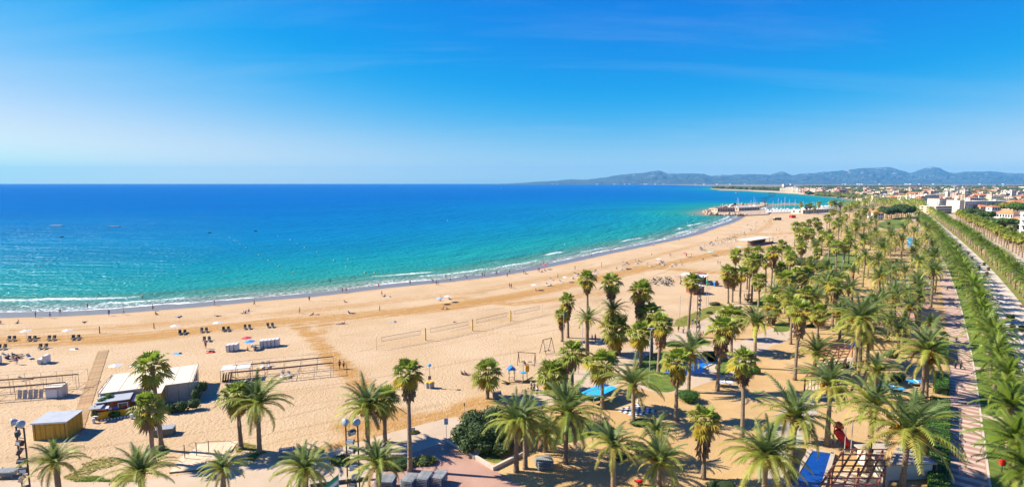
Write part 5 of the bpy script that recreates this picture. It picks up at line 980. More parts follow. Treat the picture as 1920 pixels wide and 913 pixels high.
# volleyball nets
vp = [(706, 655, 631), (798, 638, 615), (886, 620, 598), (957.5, 602, 582), (1017, 588, 570)]
for i, (px, py, ty) in enumerate(vp):
    P = G(px, py); r = thing('net_post', ('%s post of the volleyball courts' % ('grey metal left end', 'yellow padded near', 'yellow padded middle', 'yellow padded far', 'grey metal right end')[i]), 'net post', P); h = HZ(P, ty); thick = 0 < i < 4
    MB().tube([(0, 0, -.1), (0, 0, h)], .05, 8).obj('shaft', M_woodp, r)
    if thick: MB().tube([(0, 0, .05), (0, 0, h - .3)], .16, 10).obj('padding', mat('faded_yellow_pad', (.55, .36, .06), .7, .12, 2), r); MB().tube([(0, 0, h - .28), (0, 0, h - .05)], .12, 8).obj('top_band', M_woodd, r)
for i in range(4):
    a = G(*vp[i][:2]); b_ = G(*vp[i + 1][:2]); ha, hb = HZ(a, vp[i][2]), HZ(b_, vp[i + 1][2]); d_ = b_ - a; p0 = a + d_ * .10; p1 = a + d_ * .90; r = thing('volleyball_net', 'volleyball net on the open sand', 'net', p0, 0, 'volleyball nets in a row')
    q = p1 - p0; za, zb = ha - .35, hb - .35; tape = MB(); N_ = 10
    tape.bar((0, 0, za), (q.x, q.y, zb), .05, .06); tape.bar((0, 0, za - .95), (q.x, q.y, zb - .95), .04, .05); tape.bar((0, 0, za), (0, 0, za - .95), .04); tape.bar((q.x, q.y, zb), (q.x, q.y, zb - .95), .04); tape.obj('tape', M_dgrey, r)
    mesh_ = MB()
    for k in range(1, 40): mesh_.bar((q.x * k / 40, q.y * k / 40, za + (zb - za) * k / 40), (q.x * k / 40, q.y * k / 40, za + (zb - za) * k / 40 - .95), .008)
    for k in range(1, 6): mesh_.bar((0, 0, za - .95 * k / 6), (q.x, q.y, zb - .95 * k / 6), .008)
    mesh_.obj('mesh', M_grey, r); cd = MB(); cd.bar((0, 0, za), a - p0 + Vector((0, 0, za)), .012); cd.bar((q.x, q.y, zb), b_ - p0 + Vector((0, 0, zb)), .012); cd.obj('cords', M_dgrey, r)
# swings and playground
def swing(pa, pb, ty, lab, seats):
    A = G(*pa); B = G(*pb); d_ = B - A; L_ = d_.length; r = thing('swing_set', lab, 'swing', A, math.atan2(d_.y, d_.x)); h = HZ(A, ty)
    for x in (0, L_):
        for s in (-1, 1): MB().tube([(x, s * 1.1, 0), (x, 0, h)], .07, 6).obj('leg', M_woodd, r)
    MB().tube([(-.15, 0, h), (L_ + .15, 0, h)], .07, 6).obj('beam', M_woodd, r)
    for k in range(seats):
        x = L_ * (k + .7) / (seats + .4); o = MB().tube([(x + .35 * math.cos(a), .3 * math.sin(a), .55) for a in np.linspace(0, 6.28, 9)], .05, 5).obj('seat', M_black, r); c = MB()
        for s in (-1, 1): c.bar((x + s * .33, 0, .56), (x + s * .3, 0, h), .02)
        c.obj('chain', M_grey, o)
swing((972, 682), (1003, 684), 660, 'wooden swing set behind the playground', 2); swing((1018, 664), (1034, 660), 637, 'swing set with round seats left of the skirted palms', 2)
P = G(955, 716); r = thing('play_structure', 'small climbing frame with blue roof on the sand', 'playground', P, .2)
for x, y, h in ((0, 0, 2.2), (1.0, 0, 2.2), (0, .9, 2.2), (1.0, .9, 2.2), (2.6, .2, 3.2), (3.4, .4, 2.4)): MB().bar((x, y, 0), (x, y, h), .12).obj('post', M_woodp, r)
MB().add([(-.3, -.2, 2.2), (1.3, -.2, 2.2), (1.3, 1.1, 2.2), (-.3, 1.1, 2.2), (.5, -.2, 2.9), (.5, 1.1, 2.9)], [(0, 4, 5, 3), (1, 2, 5, 4), (0, 1, 4), (2, 3, 5), (3, 2, 1, 0)]).obj('roof', M_blue, r); MB().box(.5, .45, 1.0, 1.1, 1.0, .1).obj('platform', M_woodp, r); MB().box(3.4, .2, 2.2, .7, .1, 1.2).obj('yellow_panel', M_yelb, r); MB().box(2.7, .3, 1.5, 1.0, .9, .1).obj('blue_platform', M_lblue, r)
MB().box(-.8, -.6, .35, 1.6, .8, .12, .3, 0, R(25)).obj('slide', M_lawny, r); MB().box(3.6, -.5, .4, 1.8, .7, .12, .2, 0, R(-20)).obj('ramp_board', M_gr1, r); MB().bar((-1.6, -.9, .25), (5, -.9, .25), .14).obj('sleeper', M_woodd, r)
def bicycle(px, py, rz, lab):
    r = thing('bicycle', lab, 'bicycle', G(px, py), rz)
    for x in (-.52, .52):
        w = MB().tube([(x + .33 * math.cos(a), 0, .34 + .33 * math.sin(a)) for a in np.linspace(0, 6.283, 15)], .025, 5).obj('wheel', M_black, r); sp_ = MB()
        for k in range(8): sp_.bar((x, 0, .34), (x + .32 * math.cos(k * .785), 0, .34 + .32 * math.sin(k * .785)), .006)
        sp_.obj('spokes', M_grey, w)
    f = MB()
    for a, b_ in (((-.52, 0, .34), (-.15, 0, .85)), ((-.52, 0, .34), (-.02, 0, .30)), ((-.02, 0, .30), (-.15, 0, .85)), ((-.02, 0, .30), (.40, 0, .80)), ((-.15, 0, .80), (.40, 0, .82)), ((.52, 0, .34), (.40, 0, .95))): f.tube([a, b_], .022, 5)
    f.obj('frame', M_dgrey, r); MB().box(-.17, 0, .92, .26, .13, .06).obj('saddle', M_black, r); MB().tube([(.36, -.28, 1.0), (.42, 0, .97), (.36, .28, 1.0)], .016, 5).obj('handlebar', M_dgrey, r)
bicycle(982, 741, .3, 'bicycle parked left at the end of the paved path'); bicycle(992, 737, .25, 'bicycle parked right at the end of the paved path')
# blue canopy, chessboard, basins
A, rz, Lb = frame((1094, 755), (1118, 765)); r = thing('blue_canopy', 'bright blue flat canopy on posts beside the seafront path', 'canopy', A, rz); MB().box(Lb / 2, 2.3, 2.0, 3.1, 5.4, .08, 0, R(4)).obj('canopy_sheet', M_lblue, r)
for x in (.05, 2.3):
    for y in (0, 4.6): MB().bar((x - .1, y, 0), (x - .1, y, 1.98 + y * .05), .07).obj('post', M_sheet, r)
A, rz, Lb = frame((1154, 768), (1188, 782)); B = G(1208, 757) - A; r = thing('chessboard', 'giant black and white chessboard set into the paving', 'chessboard', A, 0); eX = (G(1190, 782) - A) / 8; eY = (G(1197, 757) - A) / 8
mw, mk = mat('white_slab', (.68, .66, .62), .8, .06, 2), mat('black_slab', (.045, .045, .05), .7, .15, 2)
for i in range(8):
    for j in range(8):
        a = eX * i + eY * j; g_ = .02; MB().prism([a + eX * g_ + eY * g_, a + eX * (1 - g_) + eY * g_, a + eX * (1 - g_) + eY * (1 - g_), a + eX * g_ + eY * (1 - g_)], .016, .035).obj('tile', mw if (i + j) % 2 else mk, r)
r = thing('chess_piece_set', 'pale giant chess piece at the back of the chessboard', 'chess piece', G(1196, 758)); MB().lathe([(.22, .04), (.24, .12), (.14, .25), (.10, .55), (.17, .62), (.1, .68), (.14, .8), (.04, .9)], 10).obj('body', M_plast, r); MB().lathe([(.27, .035), (.27, .06)], 10).obj('foot', M_plast, r)
M_pool = mat('pool_water', (.015, .17, .50), .08, .2, .4, spec=.6, bump=.15, bscale=2); M_poold = mat('deep_pool_water', (.006, .05, .24), .06, .2, .3, spec=.6, bump=.1, bscale=1.5); M_pooll = mat('pale_pool_floor', (.10, .45, .65), .3, .15, .5, spec=.5)
def basin(name, lab, px, m_, rim=.35, z=.10):
    P = [G(*p) for p in px]; c = sum(P, Vector()) / len(P); r = thing(name, lab, 'basin', c); Q = [p - c for p in P]; MB().prism(Q, .03, z - .03).obj('water', m_, r)
    for a, b_ in zip(Q, Q[1:] + Q[:1]): e = (b_ - a); l = e.length; mid = (a + b_) / 2; MB().box(mid.x, mid.y, z / 2 + .02, l + .1, rim, z + .06, math.atan2(e.y, e.x)).obj('rim', M_conc, r)
basin('blue_basin', 'blue fountain basin beside the small lawn', [(1236, 697), (1262, 684), (1310, 672), (1345, 664), (1345, 678), (1320, 690), (1322, 700), (1270, 705)], M_pool); basin('blue_basin', 'small blue basin at the back of the paved court', [(1322, 680), (1326, 664), (1349, 665), (1345, 679)], M_pooll)
A = [(1436, 838), (1500, 740), (1528, 738), (1530, 775), (1478, 845)]
poly_sheet('paved_terrace', [(1420, 845), (1440, 790), (1500, 742), (1530, 738), (1532, 775), (1492, 852), (1470, 905), (1420, 905)], .016, M_conc)
basin('swimming_pool', 'deep blue paddling pool beside the lower pergola', [(1478, 915), (1520, 846), (1562, 852), (1540, 925)], M_poold, .5, .25); basin('swimming_pool', 'pale blue shallow end of the paddling pool', [(1470, 930), (1478, 912), (1540, 922), (1532, 945)], M_pooll, .3, .2)
basin('blue_basin', 'small blue basin right of the upper pergola', [(1582, 694), (1586, 674), (1600, 674), (1598, 697)], M_poold, .3); basin('blue_basin', 'blue water patch behind the upper pergola', [(1588, 652), (1592, 644), (1612, 644), (1612, 653)], M_pool, .3); basin('blue_basin', 'far blue channel behind the inner park', [(1700, 463), (1702, 446), (1712, 446), (1712, 464)], M_pooll, .4); basin('blue_basin', 'narrow blue channel at the far end', [(1712, 434), (1714, 428), (1722, 428), (1722, 434)], M_pooll, .4)
r = thing('pool_wall', 'concrete retaining wall left of the paddling pool', 'wall', G(1478, 885), R(58)); MB().box(2, 0, .5, 11, .35, 1.0).obj('wall', M_conc, r); MB().box(2, 0, 1.04, 11.1, .5, .08).obj('coping', M_kerb, r)
# pergolas
def pergola(pa, pb, pc, nb, nr, h, lab, slab=True):
    A = G(*pa); x_ = G(*pb) - A; y_ = G(*pc) - A; r = thing('pergola', lab, 'pergola', A); zz = Vector((0, 0, h))
    for i in (0, .5, 1):
        for j in (0, .5, 1): q = x_ * i + y_ * j; MB().bar(q, q + zz, .18).obj('post', M_redw, r)
    for i in range(nr + 1): q = x_ * (i / nr); MB().bar(q + zz + Vector((0, 0, .1)), q + y_ + zz + Vector((0, 0, .1)), .16, .22).obj('beam', M_redw, r)
    for j in range(nb + 1): q = y_ * (j / nb); MB().bar(q + zz + Vector((0, 0, .27)), q + x_ + zz + Vector((0, 0, .27)), .12, .12).obj('rafter', M_redw, r)
    if slab: MB().prism([x_ * -.06 - y_ * .03, x_ * 1.06 - y_ * .03, x_ * 1.06 + y_ * 1.03, x_ * -.06 + y_ * 1.03], .02, .12).obj('deck', M_woodp, r)
    for i in range(10): q = x_ * (i / 10); MB().bar(q + zz * .5 + Vector((0, 0, -.9)), q + zz * .5 + Vector((0, 0, .9)), .1, .05).obj('screen_slat', M_redw, r)
    return r
pergola((1508, 737), (1570, 728), (1545, 678), 8, 4, 2.7, 'red-brown pergola in the middle of the park'); pergola((1535, 955), (1640, 955), (1578, 884), 6, 5, 2.7, 'red-brown pergola at the bottom edge')
r = thing('pale_wall', 'pale concrete wall panel beside the striped walk', 'wall', G(1722, 606), R(3)); MB().box(2.2, 0, 1.5, 6.2, .25, 3.0).obj('panel', M_conc, r); MB().box(2.2, 0, 3.05, 6.4, .4, .1).obj('coping', M_kerb, r)
A = G(1655, 905); r = thing('flat_shelter', 'low pale shelter behind the nearest hedge', 'shelter', A, R(4)); MB().box(3.4, 2.6, 1.1, 6.2, 4.6, 2.0).obj('wall', M_offw, r); MB().box(3.4, 2.6, 2.2, 6.8, 5.2, .2).obj('roof', M_conc, r); MB().box(6.9, 2.6, 1.25, .2, 5.0, 2.5).obj('end_panel', M_woodd, r)
def ping(px, py, rz, lab, m_=None):
    r = thing('table_tennis_table', lab, 'table', G(px, py), rz); MB().box(0, 0, .76, 2.74, 1.52, .05).obj('top', m_ or M_lblue, r); MB().box(0, 0, .86, .02, 1.7, .15).obj('net', M_white, r); mb = MB(); mb.box(0, 0, .788, 2.74, .03, .006); mb.obj('centre_line', M_white, r)
    for x in (-.9, .9): MB().box(x, 0, .36, .12, 1.1, .73).obj('leg', M_grey, r)
ping(1717, 722, -.2, 'blue table tennis table beside the fruiting palm'); ping(1678, 735, -.25, 'blue table tennis table between two date palms'); ping(1664, 731, -.6, 'blue table tennis table, leftmost of three'); ping(1359, 724, -.2, 'white table at the paved court', M_plast)
r = thing('slide', 'red tube slide beside the paddling pool', 'slide', G(1570, 832), .4); MB().tube([(0, 0, 2.6), (0, 0, 1.9), (.1, -.3, 1.4), (.3, -.9, .7), (.4, -1.5, .3)], [.55, .62, .6, .5, .45], 12).obj('tube', M_red, r, True); MB().lathe([(.7, 2.5), (.5, 3.0), (.05, 3.3)], 10).obj('hood', M_red, r)
for s in (-.5, .5): MB().bar((s, .3, 0), (s, .2, 2.5), .09).obj('support', M_red, r)
r = thing('spring_rider', 'small red spring rider at the bottom of the dirt', 'playground', G(1197, 908)); MB().tube([(-.5, 0, .5), (0, 0, .42), (.4, 0, .5), (.7, 0, .75)], [.1, .25, .2, .08], 8).obj('seat', M_red, r, True); MB().tube([(0, 0, 0), (0, 0, .42)], .1, 8).obj('spring', M_dgrey, r)
r = thing('red_lantern', 'red round bin on a post in the lawn strip', 'bin', G(1878, 885)); MB().lathe([(.3, 1.0), (.38, 1.3), (.36, 1.7), (.2, 1.8)], 12).obj('drum', M_red, r); MB().bar((0, 0, 0), (0, 0, 1.0), .08).obj('post', M_dgrey, r)
r = thing('picnic_table', 'white trestle table beside the upper pergola', 'table', G(1533, 748), -.3); MB().box(0, 0, .76, 1.8, .8, .05).obj('top', M_plast, r)
for x in (-.7, .7): MB().box(x, 0, .37, .06, .7, .73).obj('leg', M_sheet, r)
# benches and planters on the wide promenade
for k, s in enumerate((62, 72, 84, 96, 118, 140)):
    P, a = WP(s, 14.2, .016); r = thing('bench', 'dark bench on the right side of the wide promenade', 'bench', P, a, 'benches on the promenade'); MB().box(0, 0, .45, 1.9, .5, .06).obj('seat', M_woodd, r); MB().box(0, -.24, .75, 1.9, .06, .4).obj('backrest', M_woodd, r)
    for x in (-.75, .75): MB().box(x, 0, .22, .08, .45, .42).obj('leg', M_dgrey, r)
pl0 = None
for k, (px, py) in enumerate([(1890, 598), (1897, 600), (1898, 618), (1915, 620), (1835, 505), (1853, 507), (1850, 516), (1845, 498), (1822, 487), (1815, 477), (1800, 462)]):
    P = G(px, py, .016); P.z = .016; r = thing('planter', 'round planter with clipped bush on the wide promenade', 'planter', P, 0, 'planters on the promenade'); MB().lathe([(.45, 0), (.6, .55), (.64, .6)], 12).obj('pot', M_woodd, r)
    if not pl0: pl0 = leafcloud('bush', [(0, 0, .95, .62, .62, .5)], 260, .1, 5, M_leaf[0])
    obj('bush', pl0, r)
# cabins on the middle beach
def cabin(pa, pb, d_, ty, lab, m_, roof, extra=None):
    A, rz, L_ = frame(pa, pb); h = HZ(A, ty); r = thing('beach_cabin', lab, 'cabin', A, rz); MB().box(L_ / 2, d_ / 2, h / 2, L_, d_, h).obj('walls', m_, r); MB().box(L_ / 2, d_ / 2, h + .06, L_ + .2, d_ + .2, .12).obj('roof', roof, r); MB().box(L_ * .5, -.02, 1.0, .9, .05, 2.0).obj('door', M_woodd, r); MB().box(L_ * .8, -.02, h * .6, .8, .04, .6).obj('window', M_glass, r); return r
cabin((1300, 553), (1320, 552), 4.5, 538, 'brown cabin with pale flat roof near the floodlight tower', M_redw, M_offw); cabin((1309, 530), (1324, 529), 4, 514, 'brown cabin behind the pale roofed one', M_redw, M_redw); cabin((1340, 537), (1347, 537), 2, 530, 'small blue box beside the grove', M_blue, M_grey); cabin((1296, 541), (1301, 541), 1.5, 534, 'small blue cabinet beside the brown cabins', M_lblue, M_grey)
A, rz, L_ = frame((1240, 530), (1296, 536)); r = thing('terrace_canopy', 'pale flat terrace canopy behind the cabins', 'canopy', A, rz); MB().box(10, 6, 3.0, 9, 6, .12).obj('roof', M_offw, r)
for x in (6, 10, 14):
    for y in (3.2, 8.8): MB().bar((x, y, 0), (x, y, 2.95), .12).obj('post', M_dgrey, r)
rng = random.Random(9)
for k in range(26):
    px = rng.uniform(1222, 1292); py = rng.uniform(519, 536) - (px - 1255) * .03; r = thing('terrace_table', 'dark terrace table with chairs beside the brown cabins', 'table', G(px, py), rng.uniform(0, 3), 'terrace tables', True); MB().box(0, 0, .73, .8, .8, .05).obj('top', rng.choice((M_dgrey, M_offw, M_grey)), r); MB().bar((0, 0, 0), (0, 0, .72), .09).obj('leg', M_dgrey, r)
    for s in (-1, 1): MB().box(s * .8, 0, .45, .45, .45, .06).obj('chair_seat', M_dgrey, r); MB().box(s * 1.0, 0, .7, .06, .45, .5).obj('chair_back', M_dgrey, r)
A, rz, L_ = frame((1408, 462), (1450, 455)); r = thing('beach_pavilion', 'long beach pavilion with flat pale roof at the grove edge', 'pavilion', A, rz); MB().box(L_ / 2, 4, 3.2, L_, 8, .25).obj('roof', M_offw, r); MB().box(L_ / 2, 0, .5, L_, .2, 1.0).obj('parapet', M_terra, r); MB().box(L_ * .6, 5, 1.5, L_ * .5, 4, 3.0).obj('bar_block', M_woodd, r)
for x in np.linspace(0, L_, 7): MB().bar((x, .3, 0), (x, .3, 3.1), .18).obj('post', M_dgrey, r)
r = thing('delivery_van', 'dark works vehicle on the far sand near the marina', 'vehicle', G(1457, 413), .2); MB().box(0, 0, 1.3, 7.5, 2.6, 1.6).obj('body', M_dgrey, r); MB().box(-1, 0, 2.4, 5, 2.5, .9).obj('load', M_woodp, r); MB().box(3.0, 0, 2.0, 1.4, 2.3, 1.0).obj('cab_window', M_glass, r)
for x in (-2.6, 2.4):
    for y in (-1.3, 1.3): MB().tube([(x, y - .15, .5), (x, y + .15, .5)], .5, 10).obj('wheel', M_black, r)
cabin((1484, 409), (1492, 409), 5, 404, 'red kiosk on the far sand near the marina', M_red, M_redw)
# white steps beside the grove
r = thing('steps', 'pale low wall and steps left of the sandy path', 'steps', G(1545, 545), R(40))
for k in range(4): MB().box(2, k * .8, .2 + k * .16, 14, .78, .4 + k * .32).obj('step', M_conc, r)
# ================================================================== people
SKINS = [mat('tanned_skin', (.36, .19, .11), .6, .08, 6), mat('light_skin', (.52, .31, .21), .6, .08, 6), mat('brown_skin', (.20, .105, .06), .6, .08, 6)]
CLO = {n: mat(n + '_clothing', c, .85, .12, 8) for n, c in {'black': (.02, .02, .022), 'navy': (.02, .03, .09), 'red': (.5, .03, .03), 'white': (.7, .7, .68), 'blue': (.04, .14, .42), 'green': (.03, .28, .07), 'pink': (.6, .2, .24), 'grey': (.22, .22, .23), 'brown': (.16, .09, .05), 'yellow': (.6, .4, .05)}.items()}
HAIR = mat('dark_hair', (.03, .02, .015), .7, .2, 8); HAIR2 = mat('fair_hair', (.28, .18, .08), .7, .2, 8)
def limb(j, names): return [j[n] for n in names]
def skin_body(name, J, E, m_):
    me = bpy.data.meshes.new(name); ks = list(J); me.from_pydata([J[k][:3] for k in ks], [(ks.index(a), ks.index(b_)) for a, b_ in E], [])
    o = bpy.data.objects.new(name, me); link(o); sk = o.modifiers.new('skin', 'SKIN'); ss = o.modifiers.new('sub', 'SUBSURF'); ss.levels = 1; ss.render_levels = 1
    for i, k in enumerate(ks): d_ = me.skin_vertices[0].data[i]; r = J[k][3]; d_.radius = (r, r if len(J[k]) < 5 else J[k][4]); d_.use_root = (k == 'pel')
    dg = bpy.context.evaluated_depsgraph_get(); dg.update(); out = bpy.data.meshes.new_from_object(o.evaluated_get(dg)); bpy.data.objects.remove(o); out.name = name
    out.materials.clear(); out.materials.append(m_); out.polygons.foreach_set('use_smooth', [True] * len(out.polygons)); return out
def pose(kind):
    J = {'pel': (0, 0, .95, .15, .11), 'waist': (0, 0, 1.12, .135, .10), 'chest': (0, -.01, 1.34, .165, .11), 'neck': (0, 0, 1.50, .055), 'jaw': (0, -.03, 1.57, .072, .078), 'head': (0, -.02, 1.68, .085, .098), 'crown': (0, 0, 1.75, .055, .06)}
    lg, ar = {'stand': ((0, 0), (.05, .05)), 'walk': ((.28, -.28), (-.25, .25)), 'stride': ((.20, -.34), (-.35, .3))}.get(kind, ((0, 0), (.0, .0)))
    for s, n in ((-1, 'l'), (1, 'r')):
        f = lg[0 if s < 0 else 1]; g = ar[0 if s < 0 else 1]
        if kind in ('sit', 'lie'):
            J[n + 'hip'] = (s * .10, 0, .93, .085); J[n + 'knee'] = (s * .13, -.42, 1.10 if kind == 'sit' else .95, .058); J[n + 'ank'] = (s * .12, -.70 if kind == 'sit' else -.85, .90, .04); J[n + 'toe'] = (s * .13, -.86 if kind == 'sit' else -.92, .92 if kind == 'sit' else 1.0, .035)
            J[n + 'sho'] = (s * .19, 0, 1.43, .055); J[n + 'elb'] = (s * .28, .10 if kind == 'sit' else .05, 1.20, .042); J[n + 'wri'] = (s * .22, -.22 if kind == 'sit' else -.1, 1.08, .03); J[n + 'han'] = (s * .20, -.32 if kind == 'sit' else -.2, 1.08, .032)
        else:
            J[n + 'hip'] = (s * .10, 0, .90, .085); J[n + 'knee'] = (s * .10, -f * .5 - .03, .50, .058); J[n + 'ank'] = (s * .10, -f + (.06 if f < 0 else 0), .10 + (.05 if f < 0 else 0), .04); J[n + 'toe'] = (s * .11, -f - .13, .04 + (.02 if f < 0 else 0), .035)
            J[n + 'sho'] = (s * .19, 0, 1.43, .055); J[n + 'elb'] = (s * .24, -g * .3 + .03, 1.15, .042); J[n + 'wri'] = (s * .25, -g - .05, .93, .03); J[n + 'han'] = (s * .25, -g - .08, .85, .034)
    E = [('pel', 'waist'), ('waist', 'chest'), ('chest', 'neck'), ('neck', 'jaw'), ('jaw', 'head'), ('head', 'crown')]
    for n in 'lr': E += [('pel', n + 'hip'), (n + 'hip', n + 'knee'), (n + 'knee', n + 'ank'), (n + 'ank', n + 'toe'), ('chest', n + 'sho'), (n + 'sho', n + 'elb'), (n + 'elb', n + 'wri'), (n + 'wri', n + 'han')]
    if kind in ('sit', 'lie'):
        back = R(25) if kind == 'sit' else R(72); pz = .80
        for k in ('waist', 'chest', 'neck', 'jaw', 'head', 'crown', 'lsho', 'rsho', 'lelb', 'relb', 'lwri', 'rwri', 'lhan', 'rhan'):
            v = J[k]; dz = v[2] - .95; y = v[1]; J[k] = (v[0], y * math.cos(back) + dz * math.sin(back), .95 + dz * math.cos(back) - y * math.sin(back) * .3) + tuple(v[3:])
        lo = min(v[2] - v[3] for v in J.values()); lo = .95 - .12
        J = {k: (v[0], v[1], v[2] - lo) + tuple(v[3:]) for k, v in J.items()}
    return J, E
PB = {}
for kd in ('stand', 'walk', 'stride', 'sit', 'lie'):
    J, E = pose(kd); b0 = skin_body('body', J, E, SKINS[0]); bodies = [b0]
    for m_ in SKINS[1:]: b1 = b0.copy(); b1.materials[0] = m_; bodies.append(b1)
    g = 1.22; sh = MB(); sh.tube([J['pel'][:3], J['waist'][:3]], [.18, .155], 8)
    for n in 'lr': sh.tube([J[n + 'hip'][:3], tuple(np.array(J[n + 'hip'][:3]) * .45 + np.array(J[n + 'knee'][:3]) * .55)], [.115, .095], 7)
    tp = MB(); tp.tube([J['pel'][:3], J['waist'][:3], J['chest'][:3], tuple(np.array(J['chest'][:3]) * .3 + np.array(J['neck'][:3]) * .7)], [.175, .17, .20, .10], 9)
    for n in 'lr': tp.tube([J[n + 'sho'][:3], tuple(np.array(J[n + 'sho'][:3]) * .5 + np.array(J[n + 'elb'][:3]) * .5)], [.08, .07], 6)
    tr = MB()
    for n in 'lr': tr.tube([J[n + 'hip'][:3], J[n + 'knee'][:3], J[n + 'ank'][:3]], [.115, .085, .065], 7)
    tr.tube([J['pel'][:3], J['waist'][:3]], [.178, .152], 8)
    hd = np.array(J['head'][:3]); cr = np.array(J['crown'][:3]); hr_ = MB().tube([tuple(hd + (cr - hd) * -.5 + np.array((0, .03, 0))), tuple(hd + (cr - hd) * .3 + np.array((0, .02, 0))), tuple(cr + (cr - hd) * .55), tuple(cr + (cr - hd) * .95)], [.06, .112, .085, .03], 9)
    PB[kd] = dict(body=bodies, shorts=sh, top=tp, trousers=tr, hair=hr_, cache={})
def pm(kd, piece, m_):
    c = PB[kd]['cache']; k = (piece, m_.name)
    if k not in c: c[k] = PB[kd][piece].mesh(piece, m_, True)
    return c[k]
prng = random.Random(101)
def person(px, py, kd='walk', top=None, low='black', rz=None, lab='', sk=None, sc=1.0, z=0.0):
    P = G(px, py); P.z = z; rz = prng.uniform(0, 6.28) if rz is None else rz; sk = prng.randint(0, 2) if sk is None else sk
    what = ('%s top and %s %s' % (top, low, 'trousers' if kd in ('walk', 'stand', 'stride') and top in ('navy', 'grey', 'white', 'black') and low in ('black', 'navy', 'grey') else 'shorts')) if top else '%s swimwear' % low
    verb = {'stand': 'standing', 'walk': 'walking', 'stride': 'striding', 'sit': 'sitting', 'lie': 'lying back'}[kd]
    r = thing('person', 'person in %s %s %s' % (what, verb, lab), 'person', P, rz, 'people on the beach and in the park', sc=sc * prng.uniform(.95, 1.05))
    obj('body', PB[kd]['body'][sk], r); obj('hair', pm(kd, 'hair', prng.choice((HAIR, HAIR, HAIR2))), r)
    if what.endswith('trousers'): obj('trousers', pm(kd, 'trousers', CLO[low]), r)
    else: obj('shorts', pm(kd, 'shorts', CLO[low]), r)
    if top: obj('top', pm(kd, 'top', CLO[top]), r)
C_ = ['black', 'navy', 'red', 'blue', 'grey', 'brown', 'white', 'pink']
def rc(): return prng.choice(C_)
# along the water (feet in the wet sand or shallow water)
for px, py, kd in [(67, 595.5, 'stand'), (94, 596.5, 'stride'), (113, 589, 'walk'), (164, 578, 'stand'), (204.5, 592, 'walk'), (232, 590, 'walk'), (268, 559, 'stand'), (287, 582.5, 'walk'), (402, 573, 'walk'), (477, 573, 'walk'), (562, 588, 'stand'), (580, 565, 'walk'), (619, 530, 'stand'), (642, 549, 'walk'), (649, 548, 'walk'), (710, 540, 'walk'), (716, 555, 'walk'), (769, 534, 'walk'), (836, 522, 'walk'), (844, 528, 'walk'), (810, 530, 'walk'), (812, 530, 'walk'), (818, 535, 'walk'), (821.5, 535, 'walk'), (875, 525, 'walk'), (904, 519, 'walk'), (908, 520, 'walk'), (930, 515, 'walk'), (932, 515, 'stand'), (951, 520, 'walk'), (955.5, 513, 'walk'), (982, 514, 'stand'), (955, 540, 'stand'), (958.5, 541, 'stand'), (1008.5, 509, 'stand'), (1011, 510, 'stand'), (1019, 497, 'walk'), (1078, 506, 'stand'), (1105.5, 483, 'walk'), (1109, 482, 'walk'), (1144, 474, 'walk'), (1224, 462, 'walk'), (1226, 461.5, 'walk'), (1242, 454, 'walk'), (1273, 452, 'stand'), (1281.5, 446, 'walk'), (1306, 437, 'walk'), (1309, 440, 'walk'), (1368, 424, 'walk'), (1191, 493, 'stand'), (1256, 481, 'stand'), (1258, 482, 'stand'), (1287, 482, 'stand'), (1296, 482, 'stand')]:
    zz = -.15 if py in (578, 559, 530) else 0.0
    person(px, py, kd, rc() if prng.random() < .45 else None, rc(), None, 'at the water\'s edge' if px < 1150 else 'far along the beach', z=zz)
# sitting and lying on the sand
for px, py, kd, lab in [(0, 607, 'sit', 'at the left edge'), (33, 606, 'sit', 'on the damp sand at left'), (158, 604.5, 'lie', 'on the damp sand'), (293, 590, 'sit', 'near the water'), (336, 595, 'lie', 'on blue towels'), (455, 588, 'sit', 'in a group near the water'), (460, 587, 'sit', 'in a group near the water'), (466, 584, 'sit', 'in a group near the water'), (408, 593, 'lie', 'near the group'), (585, 590, 'lie', 'on the dug sand'), (595, 590, 'lie', 'on the dug sand'), (647, 567, 'sit', 'on the sand alone'), (655, 588, 'sit', 'on a white towel'), (662, 588, 'lie', 'on a white towel'), (721, 556, 'sit', 'on a pale towel'), (637, 608, 'lie', 'on the open sand'), (645, 607, 'sit', 'on the open sand'), (830, 580, 'sit', 'on the orange sand'), (838, 580, 'sit', 'on the orange sand'), (826, 564, 'sit', 'under the striped parasol'), (843, 562, 'sit', 'under the white parasol'), (986, 514, 'sit', 'near the water, middle beach'), (1016, 510, 'sit', 'beside the pink parasol'), (1022, 508, 'sit', 'beside the pink parasol'), (464, 657, 'sit', 'under the blue parasol'), (479, 655, 'sit', 'beside the blue parasol'), (15, 672, 'sit', 'at the depot'), (25, 673, 'sit', 'at the depot'), (36, 672, 'sit', 'at the depot'), (394, 659, 'lie', 'on a red towel'), (851, 604, 'lie', 'behind the volleyball net'), (1222, 478, 'sit', 'on the middle beach'), (1318, 487, 'sit', 'by the turquoise sunshade'), (1005, 546, 'sit', 'under the white parasol, middle beach'), (1330, 458, 'sit', 'far down the beach'), (1345, 447, 'sit', 'far down the beach')]:
    person(px, py, kd, rc() if prng.random() < .3 else None, rc(), None, lab)
